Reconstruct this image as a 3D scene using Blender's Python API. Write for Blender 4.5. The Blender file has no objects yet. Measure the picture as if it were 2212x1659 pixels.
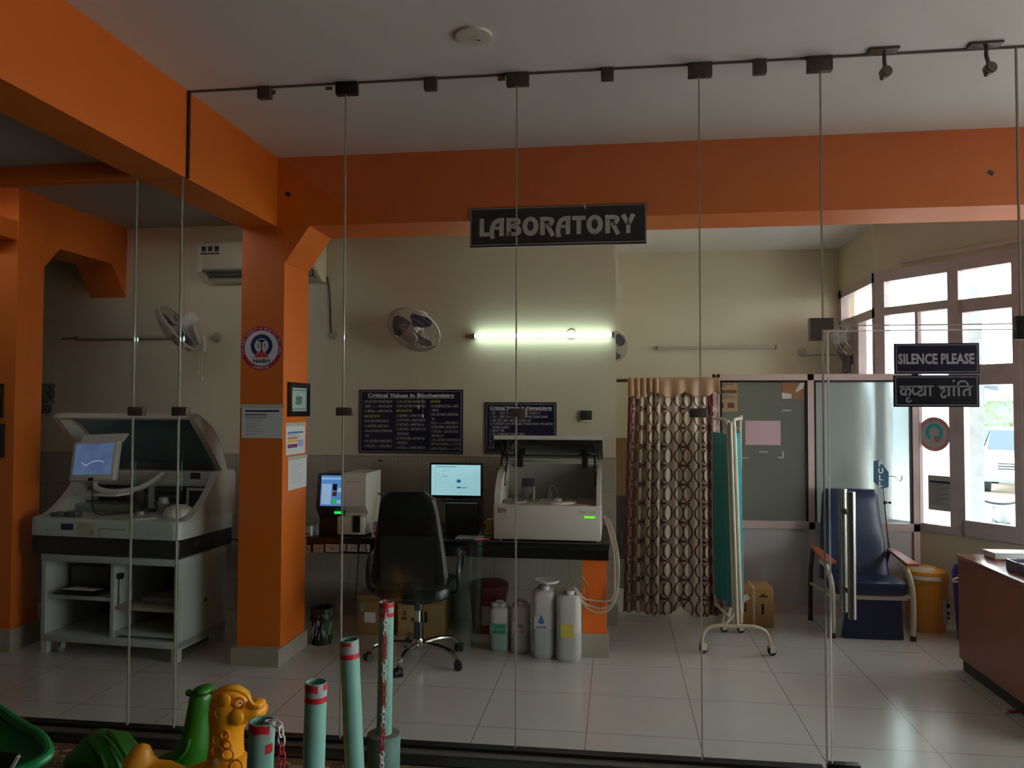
import bpy, bmesh, math, random
from mathutils import Vector, Matrix
R = random.Random(7)
C = bpy.context.scene.collection
PI = math.pi
sc = bpy.context.scene
# ---------------------------------------------------------------- camera
W, H = 2212.0, 1659.0
CAM_H, F, YAW, PIT, ROL = 1.65, 1691.06, 0.132018, 0.031385, 0.002412
O = Vector((0, 0, CAM_H))
FW = Vector((-math.sin(YAW)*math.cos(PIT), math.cos(YAW)*math.cos(PIT), math.sin(PIT)))
_rt = Vector((math.cos(YAW), math.sin(YAW), 0)); _up = _rt.cross(FW)
RT = math.cos(ROL)*_rt + math.sin(ROL)*_up
UP = -math.sin(ROL)*_rt + math.cos(ROL)*_up
def ray(px, py): return FW + (px-W/2)/F*RT - (py-H/2)/F*UP
def AX(px, py, x): d = ray(px, py); return O + d*(x/d.x)
def A(px, py, y): d = ray(px, py); return O + d*(y/d.y)          # measured point on the plane at depth y
def AZ(px, py, z): d = ray(px, py); return O + d*((z-CAM_H)/d.z)  # measured point at height z
cd = bpy.data.cameras.new('camera'); cam = bpy.data.objects.new('camera', cd); C.objects.link(cam)
cd.sensor_width = 36.0; cd.sensor_fit = 'HORIZONTAL'; cd.lens = F/W*36.0; cd.clip_start = 0.05; cd.clip_end = 300
m3 = Matrix((RT, UP, -FW)).transposed()
cam.matrix_world = Matrix.Translation(O) @ m3.to_4x4()
sc.camera = cam
# ---------------------------------------------------------------- materials
def lin(c):
    return tuple((v/255/12.92 if v/255 <= 0.04045 else ((v/255+0.055)/1.055)**2.4) for v in c)
MATS = {}
def mat(name, rgb, rough=0.5, metal=0.0, noise=0.0, nscale=8.0, bump=0.0, bscale=60.0, emit=0.0, spec=0.5, coat=0.0, rgb2=None, trans=0.0, alpha=1.0):
    if name in MATS: return MATS[name]
    m = bpy.data.materials.new(name); m.use_nodes = True
    nt = m.node_tree; N = nt.nodes; L = nt.links
    b = N['Principled BSDF']
    c = lin(rgb)+(1,)
    b.inputs['Base Color'].default_value = c
    b.inputs['Roughness'].default_value = rough
    b.inputs['Metallic'].default_value = metal
    b.inputs['Specular IOR Level'].default_value = spec
    b.inputs['Coat Weight'].default_value = coat
    b.inputs['Transmission Weight'].default_value = trans
    b.inputs['Alpha'].default_value = alpha
    if noise > 0 or rgb2:
        t = N.new('ShaderNodeTexCoord'); n = N.new('ShaderNodeTexNoise'); n.inputs['Scale'].default_value = nscale; n.inputs['Detail'].default_value = 4
        L.new(t.outputs['Object'], n.inputs['Vector'])
        mx = N.new('ShaderNodeMix'); mx.data_type = 'RGBA'
        c2 = lin(rgb2)+(1,) if rgb2 else tuple(v*(1-noise) for v in c[:3])+(1,)
        mx.inputs[6].default_value = c; mx.inputs[7].default_value = c2
        rp = N.new('ShaderNodeMapRange'); rp.inputs['From Min'].default_value = 0.35; rp.inputs['From Max'].default_value = 0.7
        L.new(n.outputs['Fac'], rp.inputs['Value']); L.new(rp.outputs['Result'], mx.inputs[0])
        L.new(mx.outputs[2], b.inputs['Base Color'])
    if bump > 0:
        t = N.new('ShaderNodeTexCoord'); n = N.new('ShaderNodeTexNoise'); n.inputs['Scale'].default_value = bscale; n.inputs['Detail'].default_value = 3
        L.new(t.outputs['Object'], n.inputs['Vector'])
        bp = N.new('ShaderNodeBump'); bp.inputs['Strength'].default_value = bump; bp.inputs['Distance'].default_value = 0.01
        L.new(n.outputs['Fac'], bp.inputs['Height']); L.new(bp.outputs['Normal'], b.inputs['Normal'])
    if emit > 0:
        b.inputs['Emission Color'].default_value = c; b.inputs['Emission Strength'].default_value = emit
    MATS[name] = m
    return m
def glassmat(name, tint=(1, 1, 1), refl=0.04, gain=0.9, rough=0.0, haze=0.0, hazecol=(1, 1, 1)):
    """Clear sheet glass: straight transmission, Fresnel reflection, an optional dusty or frosted share that scatters light."""
    if name in MATS: return MATS[name]
    m = bpy.data.materials.new(name); m.use_nodes = True
    nt = m.node_tree; N = nt.nodes; L = nt.links
    for n in list(N): N.remove(n)
    out = N.new('ShaderNodeOutputMaterial'); tr = N.new('ShaderNodeBsdfTransparent'); tr.inputs[0].default_value = tint+(1,)
    gl = N.new('ShaderNodeBsdfGlossy'); gl.inputs['Roughness'].default_value = rough; gl.inputs[0].default_value = (1, 1, 1, 1)
    lw = N.new('ShaderNodeLayerWeight'); lw.inputs['Blend'].default_value = 0.5
    pw = N.new('ShaderNodeMath'); pw.operation = 'POWER'; pw.inputs[1].default_value = 5
    ma = N.new('ShaderNodeMath'); ma.operation = 'MULTIPLY_ADD'; ma.inputs[1].default_value = gain; ma.inputs[2].default_value = refl
    L.new(lw.outputs['Facing'], pw.inputs[0]); L.new(pw.outputs[0], ma.inputs[0])
    mx = N.new('ShaderNodeMixShader'); L.new(ma.outputs[0], mx.inputs[0]); L.new(tr.outputs[0], mx.inputs[1]); L.new(gl.outputs[0], mx.inputs[2])
    last = mx
    if haze > 0:
        tl = N.new('ShaderNodeBsdfTranslucent'); tl.inputs[0].default_value = hazecol+(1,)
        df = N.new('ShaderNodeBsdfDiffuse'); df.inputs[0].default_value = hazecol+(1,)
        h2 = N.new('ShaderNodeMixShader'); h2.inputs[0].default_value = 0.5; L.new(tl.outputs[0], h2.inputs[1]); L.new(df.outputs[0], h2.inputs[2])
        h = N.new('ShaderNodeMixShader'); h.inputs[0].default_value = haze; L.new(mx.outputs[0], h.inputs[1]); L.new(h2.outputs[0], h.inputs[2]); last = h
    L.new(last.outputs[0], out.inputs[0])
    MATS[name] = m
    return m
# ---------------------------------------------------------------- mesh building
OFF = {}
class MB:
    """Collects shapes; build() links them as one mesh object. M is applied to everything that is added."""
    def __init__(s, M=None): s.v = []; s.f = []; s.mi = []; s.M = M or Matrix(); s.mat = 0
    def add(s, vs, fs, M=None):
        T = s.M @ M if M is not None else s.M
        n = len(s.v); s.v += [T @ Vector(v) for v in vs]
        s.f += [tuple(n+i for i in f) for f in fs]; s.mi += [s.mat]*len(fs)
        return s
    def bm(s, b, M=None):
        b.verts.index_update()
        s.add([v.co.copy() for v in b.verts], [[v.index for v in f.verts] for f in b.faces], M); b.free(); return s
    def box(s, x0, x1, y0, y1, z0, z1, bev=0.0, seg=2, M=None):
        if bev > 0:
            b = bmesh.new(); bmesh.ops.create_cube(b, size=1.0)
            for v in b.verts: v.co = Vector(((x0+x1)/2+v.co.x*(x1-x0), (y0+y1)/2+v.co.y*(y1-y0), (z0+z1)/2+v.co.z*(z1-z0)))
            bmesh.ops.bevel(b, geom=list(b.edges), offset=min(bev, 0.49*min(abs(x1-x0), abs(y1-y0), abs(z1-z0))), segments=seg, profile=0.5, affect='EDGES')
            return s.bm(b, M)
        vs = [(x, y, z) for x in (x0, x1) for y in (y0, y1) for z in (z0, z1)]
        return s.add(vs, [(0, 1, 3, 2), (4, 6, 7, 5), (0, 4, 5, 1), (2, 3, 7, 6), (0, 2, 6, 4), (1, 5, 7, 3)], M)
    def quad(s, a, b, c, d, M=None): return s.add([a, b, c, d], [(0, 1, 2, 3)], M)
    def prism(s, poly, axis, t0, t1, M=None, bev=0.0):
        """poly is a list of 2-D points; axis 'x': (y,z), 'y': (x,z), 'z': (x,y); extruded from t0 to t1."""
        def p(q, t): return {'x': (t, q[0], q[1]), 'y': (q[0], t, q[1]), 'z': (q[0], q[1], t)}[axis]
        n = len(poly); vs = [p(q, t0) for q in poly]+[p(q, t1) for q in poly]
        fs = [tuple(range(n))[::-1], tuple(range(n, 2*n))]+[(i, (i+1) % n, n+(i+1) % n, n+i) for i in range(n)]
        if bev > 0:
            b = bmesh.new(); bv = [b.verts.new(v) for v in vs]
            for f in fs: b.faces.new([bv[i] for i in f])
            bmesh.ops.bevel(b, geom=[e for e in b.edges if e.calc_face_angle(0) > 0.6], offset=bev, segments=2, profile=0.5, affect='EDGES')
            return s.bm(b, M)
        return s.add(vs, fs, M)
    def cyl(s, p0, p1, r0, r1=None, seg=20, caps=True, M=None):
        p0, p1 = Vector(p0), Vector(p1); r1 = r0 if r1 is None else r1
        d = (p1-p0).normalized(); a = d.orthogonal().normalized(); b = d.cross(a)
        vs = []
        for p, r in ((p0, r0), (p1, r1)):
            vs += [p+(a*math.cos(2*PI*i/seg)+b*math.sin(2*PI*i/seg))*r for i in range(seg)]
        fs = [(i, (i+1) % seg, seg+(i+1) % seg, seg+i) for i in range(seg)]
        if caps: fs += [tuple(range(seg))[::-1], tuple(range(seg, 2*seg))]
        return s.add(vs, fs, M)
    def tube(s, pts, r, seg=8, closed=False, M=None, flat=1.0):
        pts = [Vector(p) for p in pts]; n = len(pts); vs = []; fs = []
        rs = r if isinstance(r, (list, tuple)) else [r]*n
        a = None
        for i, p in enumerate(pts):
            q = pts[(i+1) % n] if (closed or i < n-1) else p; o = pts[i-1] if (closed or i > 0) else p
            t = (q-o).normalized()
            a = t.orthogonal().normalized() if a is None else (a-t*a.dot(t)).normalized()
            b = t.cross(a)
            vs += [p+(a*math.cos(2*PI*k/seg)*flat+b*math.sin(2*PI*k/seg))*rs[i] for k in range(seg)]
        for i in range(n if closed else n-1):
            j = (i+1) % n
            fs += [(i*seg+k, i*seg+(k+1) % seg, j*seg+(k+1) % seg, j*seg+k) for k in range(seg)]
        if not closed: fs += [tuple(range(seg))[::-1], tuple((n-1)*seg+k for k in range(seg))]
        return s.add(vs, fs, M)
    def lathe(s, prof, seg=28, M=None, sx=1.0, sy=1.0, cap0=True, cap1=True, a0=0, a1=2*PI):
        full = abs(a1-a0-2*PI) < 1e-6; k = seg if full else seg+1
        vs = []; fs = []
        for r, z in prof:
            vs += [(r*sx*math.cos(a0+(a1-a0)*i/seg), r*sy*math.sin(a0+(a1-a0)*i/seg), z) for i in range(k)]
        for j in range(len(prof)-1):
            for i in range(seg):
                i2 = (i+1) % k
                fs.append((j*k+i, j*k+i2, (j+1)*k+i2, (j+1)*k+i))
        if cap0: fs.append(tuple(range(k))[::-1])
        if cap1: fs.append(tuple((len(prof)-1)*k+i for i in range(k)))
        return s.add(vs, fs, M)
    def ball(s, c, rx, ry=None, rz=None, u=16, w=10, M=None):
        ry = rx if ry is None else ry; rz = rx if rz is None else rz
        b = bmesh.new(); bmesh.ops.create_uvsphere(b, u_segments=u, v_segments=w, radius=1.0)
        for v in b.verts: v.co = Vector((c[0]+v.co.x*rx, c[1]+v.co.y*ry, c[2]+v.co.z*rz))
        return s.bm(b, M)
    def loft(s, rings, cap=True, M=None, closed=True):
        n = len(rings[0]); vs = [v for r in rings for v in r]; fs = []
        for j in range(len(rings)-1):
            for i in range(n if closed else n-1):
                fs.append((j*n+i, j*n+(i+1) % n, (j+1)*n+(i+1) % n, (j+1)*n+i))
        if cap and closed: fs += [tuple(range(n))[::-1], tuple((len(rings)-1)*n+i for i in range(n))]
        return s.add(vs, fs, M)
    def sheet(s, grid, th=0.0, M=None):
        """grid[j][i] of points; th gives a second skin along the averaged normal."""
        h, w = len(grid), len(grid[0]); g = [[Vector(p) for p in row] for row in grid]
        vs = [p for row in g for p in row]; fs = [(j*w+i, j*w+i+1, (j+1)*w+i+1, (j+1)*w+i) for j in range(h-1) for i in range(w-1)]
        if th:
            k = len(vs); v2 = []
            for j in range(h):
                for i in range(w):
                    n = (g[j][min(i+1, w-1)]-g[j][max(i-1, 0)]).cross(g[min(j+1, h-1)][i]-g[max(j-1, 0)][i]).normalized(); v2.append(g[j][i]+n*th)
            vs += v2; fs += [tuple(x+k for x in f)[::-1] for f in fs]
            rim = [j*w for j in range(h)]+[(h-1)*w+i for i in range(1, w)]+[j*w+w-1 for j in range(h-2, -1, -1)]+[i for i in range(w-2, 0, -1)]
            for a, b in zip(rim, rim[1:]+rim[:1]): fs.append((a, b, b+k, a+k))
        return s.add(vs, fs, M)
    def build(s, name, m, parent=None, smooth=True, angle=35, sub=0):
        me = bpy.data.meshes.new(name)
        off = OFF.get(parent.name) if parent is not None else None
        vs = [v-off for v in s.v] if off else s.v
        me.from_pydata([tuple(v) for v in vs], [], s.f)
        for mm in (m if isinstance(m, (list, tuple)) else [m]): me.materials.append(mm)
        me.polygons.foreach_set('material_index', s.mi)
        b = bmesh.new(); b.from_mesh(me); bmesh.ops.remove_doubles(b, verts=b.verts, dist=1e-6); bmesh.ops.recalc_face_normals(b, faces=b.faces); b.to_mesh(me); b.free()
        if smooth:
            me.shade_smooth(); me.set_sharp_from_angle(angle=math.radians(angle))
        o = bpy.data.objects.new(name, me); C.objects.link(o)
        if parent is not None:
            o.parent = parent
            if off: OFF[o.name] = off
        if sub:
            md = o.modifiers.new('subdivision', 'SUBSURF'); md.levels = sub; md.render_levels = sub
        return o
def tag(o, label, cat, group=None, kind=None):
    o['label'] = label; o['category'] = cat
    if group: o['group'] = group
    if kind: o['kind'] = kind
    return o
def thing(name, label, cat, loc=(0, 0, 0), rotz=0.0, group=None, world=False):
    """An Empty at the thing's base. world=True: its parts are given in room coordinates."""
    o = bpy.data.objects.new(name, None); C.objects.link(o); o.empty_display_size = 0.1
    o.location = loc; o.rotation_euler = (0, 0, rotz)
    if world: OFF[o.name] = Vector(loc)
    return tag(o, label, cat, group)
def struct(o): o['kind'] = 'structure'; return o
def sroot(name, loc=(0, 0, 0)):
    o = bpy.data.objects.new(name, None); C.objects.link(o); o.location = loc; o.empty_display_size = 0.1; OFF[o.name] = Vector(loc); return struct(o)
def dup(root, loc, rotz=0.0, label=None, group=None, scale=None):
    r = root.copy(); C.objects.link(r); r.location = loc; r.rotation_euler = (0, 0, rotz)
    if scale: r.scale = scale
    if label: r['label'] = label
    if group: r['group'] = group
    def rec(src, dst):
        for ch in list(src.children):
            c = ch.copy(); C.objects.link(c); c.parent = dst; rec(ch, c)
    rec(root, r)
    return r
# ---------------------------------------------------------------- lettering
def text_geo(txt, h, bold=0.0, sx=1.0, align='LEFT', spacing=1.0, res=2, fitw=None):
    """Flat lettering in the x-z plane facing -y; returns verts, faces, width. h is the cap height."""
    cu = bpy.data.curves.new('lettering', 'FONT'); cu.body = txt; cu.size = h/0.729; cu.resolution_u = res; cu.offset = bold; cu.space_character = spacing
    cu.align_x = 'LEFT'
    o = bpy.data.objects.new('lettering', cu); C.objects.link(o)
    dg = bpy.context.evaluated_depsgraph_get()
    me = bpy.data.meshes.new_from_object(o.evaluated_get(dg))
    vs = [Vector((v.co.x*sx, 0, v.co.y)) for v in me.vertices]; fs = [tuple(p.vertices) for p in me.polygons]
    bpy.data.objects.remove(o); bpy.data.curves.remove(cu); bpy.data.meshes.remove(me)
    if not vs: return [], [], 0
    x0 = min(v.x for v in vs); x1 = max(v.x for v in vs); w = x1-x0
    k = fitw/w if fitw else 1.0
    a = {'LEFT': 0, 'CENTER': -w*k/2, 'RIGHT': -w*k}[align]
    return [Vector(((v.x-x0)*k+a, 0, v.z)) for v in vs], fs, w*k
def put_text(mb, txt, h, M, **kw):
    v, f, w = text_geo(txt, h, **kw)
    if v: mb.add(v, f, M)
    return w
def frame_at(o, xdir=(1, 0, 0), zdir=(0, 0, 1)):
    """A matrix whose local x runs along xdir and z along zdir (local -y faces the viewer) at o."""
    x = Vector(xdir).normalized(); z = Vector(zdir).normalized(); y = z.cross(x).normalized(); z = x.cross(y)
    m = Matrix((x, y, z)).transposed().to_4x4(); return Matrix.Translation(Vector(o)) @ m
def stroke(mb, pts, w, M=None, w1=None, y=0.0):
    """A flat ribbon along 2-D points (x,z) of width w (to w1)."""
    pts = [Vector((p[0], p[1])) for p in pts]; n = len(pts); w1 = w if w1 is None else w1
    L_, R_ = [], []
    for i, p in enumerate(pts):
        t = (pts[min(i+1, n-1)]-pts[max(i-1, 0)]).normalized(); nn = Vector((-t.y, t.x)); ww = (w+(w1-w)*i/(n-1))/2
        L_.append(p+nn*ww); R_.append(p-nn*ww)
    vs = [(q.x, y, q.y) for q in L_]+[(q.x, y, q.y) for q in R_]
    mb.add(vs, [(i, i+1, n+i+1, n+i) for i in range(n-1)], M)
def arc(cx, cz, rx, rz, a0, a1, n=14): return [(cx+rx*math.cos(math.radians(a0+(a1-a0)*i/n)), cz+rz*math.sin(math.radians(a0+(a1-a0)*i/n))) for i in range(n+1)]
def disc(mb, cx, cz, r0, r1, M=None, n=40, a0=0, a1=360, y=0.0):
    """A flat ring (r0 inner) in the x-z plane."""
    vs = []
    for i in range(n+1):
        a = math.radians(a0+(a1-a0)*i/n)
        vs += [(cx+r0*math.cos(a), y, cz+r0*math.sin(a)), (cx+r1*math.cos(a), y, cz+r1*math.sin(a))]
    mb.add(vs, [(2*i, 2*i+1, 2*i+3, 2*i+2) for i in range(n)], M)
def rect(mb, x0, x1, z0, z1, M=None, y=0.0): mb.add([(x0, y, z0), (x1, y, z0), (x1, y, z1), (x0, y, z1)], [(0, 1, 2, 3)], M)
def bez(pts, n=10):
    """Catmull-Rom through the points."""
    P = [Vector(p) for p in pts]; out = []
    for i in range(len(P)-1):
        a = P[max(i-1, 0)]; b = P[i]; c = P[i+1]; d = P[min(i+2, len(P)-1)]
        for k in range(n):
            t = k/n
            out.append(0.5*((2*b)+(c-a)*t+(2*a-5*b+4*c-d)*t*t+(3*b-a-3*c+d)*t*t*t))
    return out+[P[-1]]
SKY = 10.0
# ================================================================ the place
YG, YB, YW, YF, YP = 3.763, 4.855, 6.10, 7.95, 6.61        # glass, beam, back wall, far wall, partition
ZC, ZB = 3.295, 2.839
def joints(m, rgb, axes, amt=1.0):
    """Adds thin joint lines to a material: axes = [(axis index, period, offset, line width), ...] in object coordinates."""
    nt = m.node_tree; N = nt.nodes; L = nt.links; b = N['Principled BSDF']
    t = N.new('ShaderNodeTexCoord'); sp = N.new('ShaderNodeSeparateXYZ'); L.new(t.outputs['Object'], sp.inputs[0])
    acc = None
    for ax, per, off, w in axes:
        a = N.new('ShaderNodeMath'); a.operation = 'SUBTRACT'; a.inputs[1].default_value = off-w/2; L.new(sp.outputs[ax], a.inputs[0])
        d = N.new('ShaderNodeMath'); d.operation = 'FLOORED_MODULO'; d.inputs[1].default_value = per; L.new(a.outputs[0], d.inputs[0])
        c = N.new('ShaderNodeMath'); c.operation = 'LESS_THAN'; c.inputs[1].default_value = w; L.new(d.outputs[0], c.inputs[0])
        if acc is None: acc = c
        else:
            x = N.new('ShaderNodeMath'); x.operation = 'MAXIMUM'; L.new(acc.outputs[0], x.inputs[0]); L.new(c.outputs[0], x.inputs[1]); acc = x
    k = N.new('ShaderNodeMath'); k.operation = 'MULTIPLY'; k.inputs[1].default_value = amt; L.new(acc.outputs[0], k.inputs[0])
    mx = N.new('ShaderNodeMix'); mx.data_type = 'RGBA'; mx.inputs[7].default_value = lin(rgb)+(1,)
    src = b.inputs['Base Color'].links[0].from_socket if b.inputs['Base Color'].links else None
    if src: L.new(src, mx.inputs[6])
    else: mx.inputs[6].default_value = b.inputs['Base Color'].default_value
    L.new(k.outputs[0], mx.inputs[0]); L.new(mx.outputs[2], b.inputs['Base Color'])
    return m
orange = mat('orange_paint', (224, 109, 20), 0.55, noise=0.07, nscale=1.5, bump=0.08, bscale=90)
cream = mat('cream_wall_paint', (214, 203, 176), 0.6, noise=0.06, nscale=1.2, bump=0.05, bscale=70)
white_c = mat('ceiling_distemper', (228, 224, 224), 0.8, noise=0.06, nscale=1.0, bump=0.05, bscale=60)
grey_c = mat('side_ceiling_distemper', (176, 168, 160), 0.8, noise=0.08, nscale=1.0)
floor_m = joints(mat('vitrified_floor_tile', (204, 198, 190), 0.18, noise=0.05, nscale=2.5, spec=0.75), (62, 56, 50), [(0, 0.5615, -0.152, 0.004), (1, 0.54, 4.06, 0.004)], 0.75)
dado_m = joints(mat('wall_tile', (176, 166, 150), 0.3, noise=0.1, nscale=6), (96, 88, 76), [(0, 0.195, 0.03, 0.003), (2, 0.255, 1.265, 0.003)], 0.8)
skirt_m = mat('skirting_tile', (168, 158, 140), 0.3, noise=0.15, nscale=9)
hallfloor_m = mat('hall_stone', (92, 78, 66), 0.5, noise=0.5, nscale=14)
darktrim = mat('dark_channel', (24, 23, 22), 0.4, metal=0.3)
sill_m = mat('threshold_stone', (92, 86, 78), 0.4, noise=0.3, nscale=20)
alu = mat('pinkish_anodised_frame', (214, 186, 182), 0.35, metal=0.0, noise=0.08, nscale=5)
alud = mat('grey_anodised_frame', (206, 188, 190), 0.35, metal=0.0, noise=0.15, nscale=9)
lam = mat('partition_laminate', (196, 188, 190), 0.45, noise=0.08, nscale=2)
clear = glassmat('clear_glass', (0.93, 0.955, 0.94), 0.022, 0.5, 0.015)
edgeg = mat('glass_edge', (176, 186, 178), 0.2, spec=0.8)
winglass = glassmat('window_glass', (0.97, 0.99, 1.0), 0.03, 0.6, 0.02)
def frostmat(name, tint, rough, haze, hazecol, ior=1.18):
    m = glassmat(name, tint, 0.04, 0.5, 0.12, haze=haze, hazecol=hazecol); nt = m.node_tree
    tr = [n for n in nt.nodes if n.type == 'BSDF_TRANSPARENT'][0]; rf = nt.nodes.new('ShaderNodeBsdfRefraction'); rf.inputs['Color'].default_value = tint+(1,); rf.inputs['Roughness'].default_value = rough; rf.inputs['IOR'].default_value = ior
    half = nt.nodes.new('ShaderNodeMixShader'); half.inputs[0].default_value = 0.7; to = tr.outputs[0].links[0].to_socket; nt.links.new(tr.outputs[0], half.inputs[1]); nt.links.new(rf.outputs[0], half.inputs[2]); nt.links.new(half.outputs[0], to)
    return m
frost = frostmat('frosted_glass', (0.86, 0.93, 0.92), 0.32, 0.35, (0.70, 0.78, 0.78))
film = frostmat('filmed_glass', (0.62, 0.66, 0.64), 0.10, 0.30, (0.42, 0.45, 0.44))
milk = glassmat('milk_white_pane', (0.9, 0.95, 0.95), 0.03, 0.4, 0.1, haze=0.85, hazecol=(0.96, 0.97, 0.97))
paper = mat('white_paper', (214, 212, 210), 0.7)
black_p = mat('black_plastic', (16, 16, 17), 0.35)
steel = mat('brushed_steel', (170, 168, 164), 0.25, metal=1.0)
brown_patch = mat('weathered_patch_fitting', (92, 82, 70), 0.5, metal=0.4, noise=0.25, nscale=30)

def wallbox(name, x0, x1, y0, y1, z0, z1, m, parent=None):
    o = MB().box(x0, x1, y0, y1, z0, z1).build(name, m, parent, smooth=False)
    if parent is None: struct(o)
    return o
# floors
wallbox('floor', -6.2, 5.2, YG, 8.2, -0.1, 0.0, floor_m)
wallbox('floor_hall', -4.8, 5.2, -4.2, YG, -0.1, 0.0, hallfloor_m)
# ceilings
wallbox('ceiling', -2.33, 5.2, -4.2, 5.0, ZC, ZC+0.12, white_c)
wallbox('ceiling_left_hall', -4.8, -2.33, -4.2, YG+0.05, 2.925, 3.05, grey_c)
wallbox('ceiling_back', -2.33, 0.0, 5.0, 6.3, 3.165, 3.29, grey_c)
wallbox('ceiling_left', -6.3, -2.33, YG+0.05, 6.3, 3.165, 3.29, grey_c)
wallbox('ceiling_right', 0.0, 5.2, 5.0, 8.2, 3.22, 3.29, white_c)
# beams and columns
wallbox('trim_1', -2.46, -2.203, -4.2, 5.0, ZB, ZC, orange)
b = MB().box(-2.46, 5.2, YB, 5.245, ZB, ZC)
b.prism([(-2.146, 2.60), (-1.98, ZB+0.001), (-2.146, ZB+0.001)], 'y', YB, 5.245)
struct(b.build('trim_2', orange, smooth=False))
wallbox('trim_3', -4.8, -2.46, YG-0.05, YG+0.05, ZB, 2.925, orange)
col = sroot('wall_column_middle')
wallbox('column_shaft', -2.44, -2.146, YB-0.005, 5.25, 0.1, ZB, orange, col)
MB().box(-2.452, -2.13, 4.79, 5.262, 0.0, 0.112).build('skirting', skirt_m, col, smooth=False)
lcol = sroot('wall_column_left')
wallbox('column_shaft', -4.8, -4.066, 4.85, 5.10, 0.1, 3.165, orange, lcol)
MB().box(-4.8, -4.05, 4.835, 5.115, 0.0, 0.15).build('skirting', skirt_m, lcol, smooth=False)
b = MB().prism([(5.10, 2.62), (5.30, 2.83), (5.90, 2.83), (6.10, 2.58), (6.10, 3.165), (5.10, 3.165)], 'x', -4.42, -4.10)
b.box(-4.8, -4.075, 4.62, 4.85, 2.80, 2.93)
struct(b.build('trim_4', orange, smooth=False))
# walls
wallbox('wall_back', -6.2, 0.0, YW, YW+0.15, 0.0, 3.17, cream)
wallbox('trim_5', -6.2, -0.004, YW-0.012, YW, 0.0, 1.275, dado_m)
wallbox('baseboard_back', -0.115, 0.012, YW-0.035, YW-0.0125, 0.0, 0.165, skirt_m)
wallbox('wall_left', -6.3, -6.2, YG, 6.3, 0, 3.2, cream)
wallbox('wall_left_light_stop', -6.3, -4.8, YG-0.06, YG+0.06, 0, 3.3, cream)  # unseen wall, added to keep stray sky light out of the left bay
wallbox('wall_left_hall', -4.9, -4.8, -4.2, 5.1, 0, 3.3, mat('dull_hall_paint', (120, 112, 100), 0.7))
wallbox('wall_far', -0.2, 2.30, YF, YF+0.12, 0, 3.3, cream)
wallbox('wall_passage', -0.12, -0.02, YW+0.15, YF, 0, 3.3, cream)
wallbox('baseboard_far', -0.02, 2.16, YF-0.02, YF, 0, 0.1, skirt_m)
# the glazed bay on the right: side wall, then the slanting wall
CX, CY = 2.160, 6.900; D = Vector((0.6, -0.8, 0)); MA = frame_at((CX, CY, 0), D)
LA = 4.05
def bay(b, x0, x1, y0, y1, z0, z1, M=MA): b.box(x0, x1, y0, y1, z0, z1, M=M)
MS = frame_at((CX, YF, 0), (0, -1, 0)); LS = YF-CY          # side wall frame: local x runs towards the camera, outward is local +y
b = MB(); b.box(0, LA, 0, 0.14, 0, 0.70, M=MA); b.box(0, LA, 0, 0.14, 2.80, 3.3, M=MA)
struct(b.build('wall_right', cream, smooth=False))
b = MB(); b.box(0, LS, 0, 0.14, 0, 0.70, M=MS); b.box(0, LS, 0, 0.14, 2.80, 3.3, M=MS)
struct(b.build('wall_right_back', cream, smooth=False))
struct(MB().box(0.25, LA, -0.035, 0, 2.84, 2.865, M=MA).build('trim_6', alu, smooth=False))   # thin conduit strip above the windows
def window(name, M, L, stiles, zs, pane_holes, pane_m=winglass, fm=alud, dep=0.06):
    """A framed glazed unit: outer frame with the given stiles (x0,x1) and rails (z0,z1); pane_holes = [(x0,x1,z0,z1)]."""
    r = sroot(name)
    f = MB()
    for x0, x1, z0, z1 in stiles+zs: f.box(x0, x1, -0.01, dep, z0, z1, M=M)
    f.build('frame', fm, r, smooth=False)
    for h in pane_holes:
        MB().box(h[0]-0.01, h[1]+0.01, 0.028, 0.034, h[2]-0.01, h[3]+0.01, M=M).build('pane', pane_m, r, smooth=False)
    return r
# side window (two lights)
window('window_1', MS, LS, [(0.0, 0.09, 0.70, 2.80), (LS-0.05, LS, 0.70, 2.80), (0.50, 0.62, 0.70, 2.42)],
       [(0.0, LS, 2.72, 2.80), (0.0, LS, 2.42, 2.50), (0.0, LS, 0.70, 0.76)],
       [(0.09, LS-0.05, 2.50, 2.72), (0.62, LS-0.05, 0.76, 2.42)])
struct(MB().box(0.09, 0.50, 0.0, 0.03, 0.76, 2.42, M=MS).build('trim_7', alud, smooth=False))
# first slanting window: upper light and tall light
window('window_2', MA, LA, [(0.0, 0.092, 0.70, 2.80), (0.629, 0.713, 0.70, 2.80), (0.36, 0.385, 0.70, 2.43)],
       [(0.092, 0.629, 2.71, 2.80), (0.092, 0.629, 2.43, 2.495), (0.092, 0.629, 0.70, 0.755)],
       [(0.092, 0.629, 2.495, 2.71), (0.092, 0.36, 0.755, 2.43)])
w2 = bpy.data.objects['window_2']; MB().box(0.375, 0.639, 0.028, 0.034, 0.745, 2.44, M=MA).build('pane', milk, w2, smooth=False)
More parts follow.
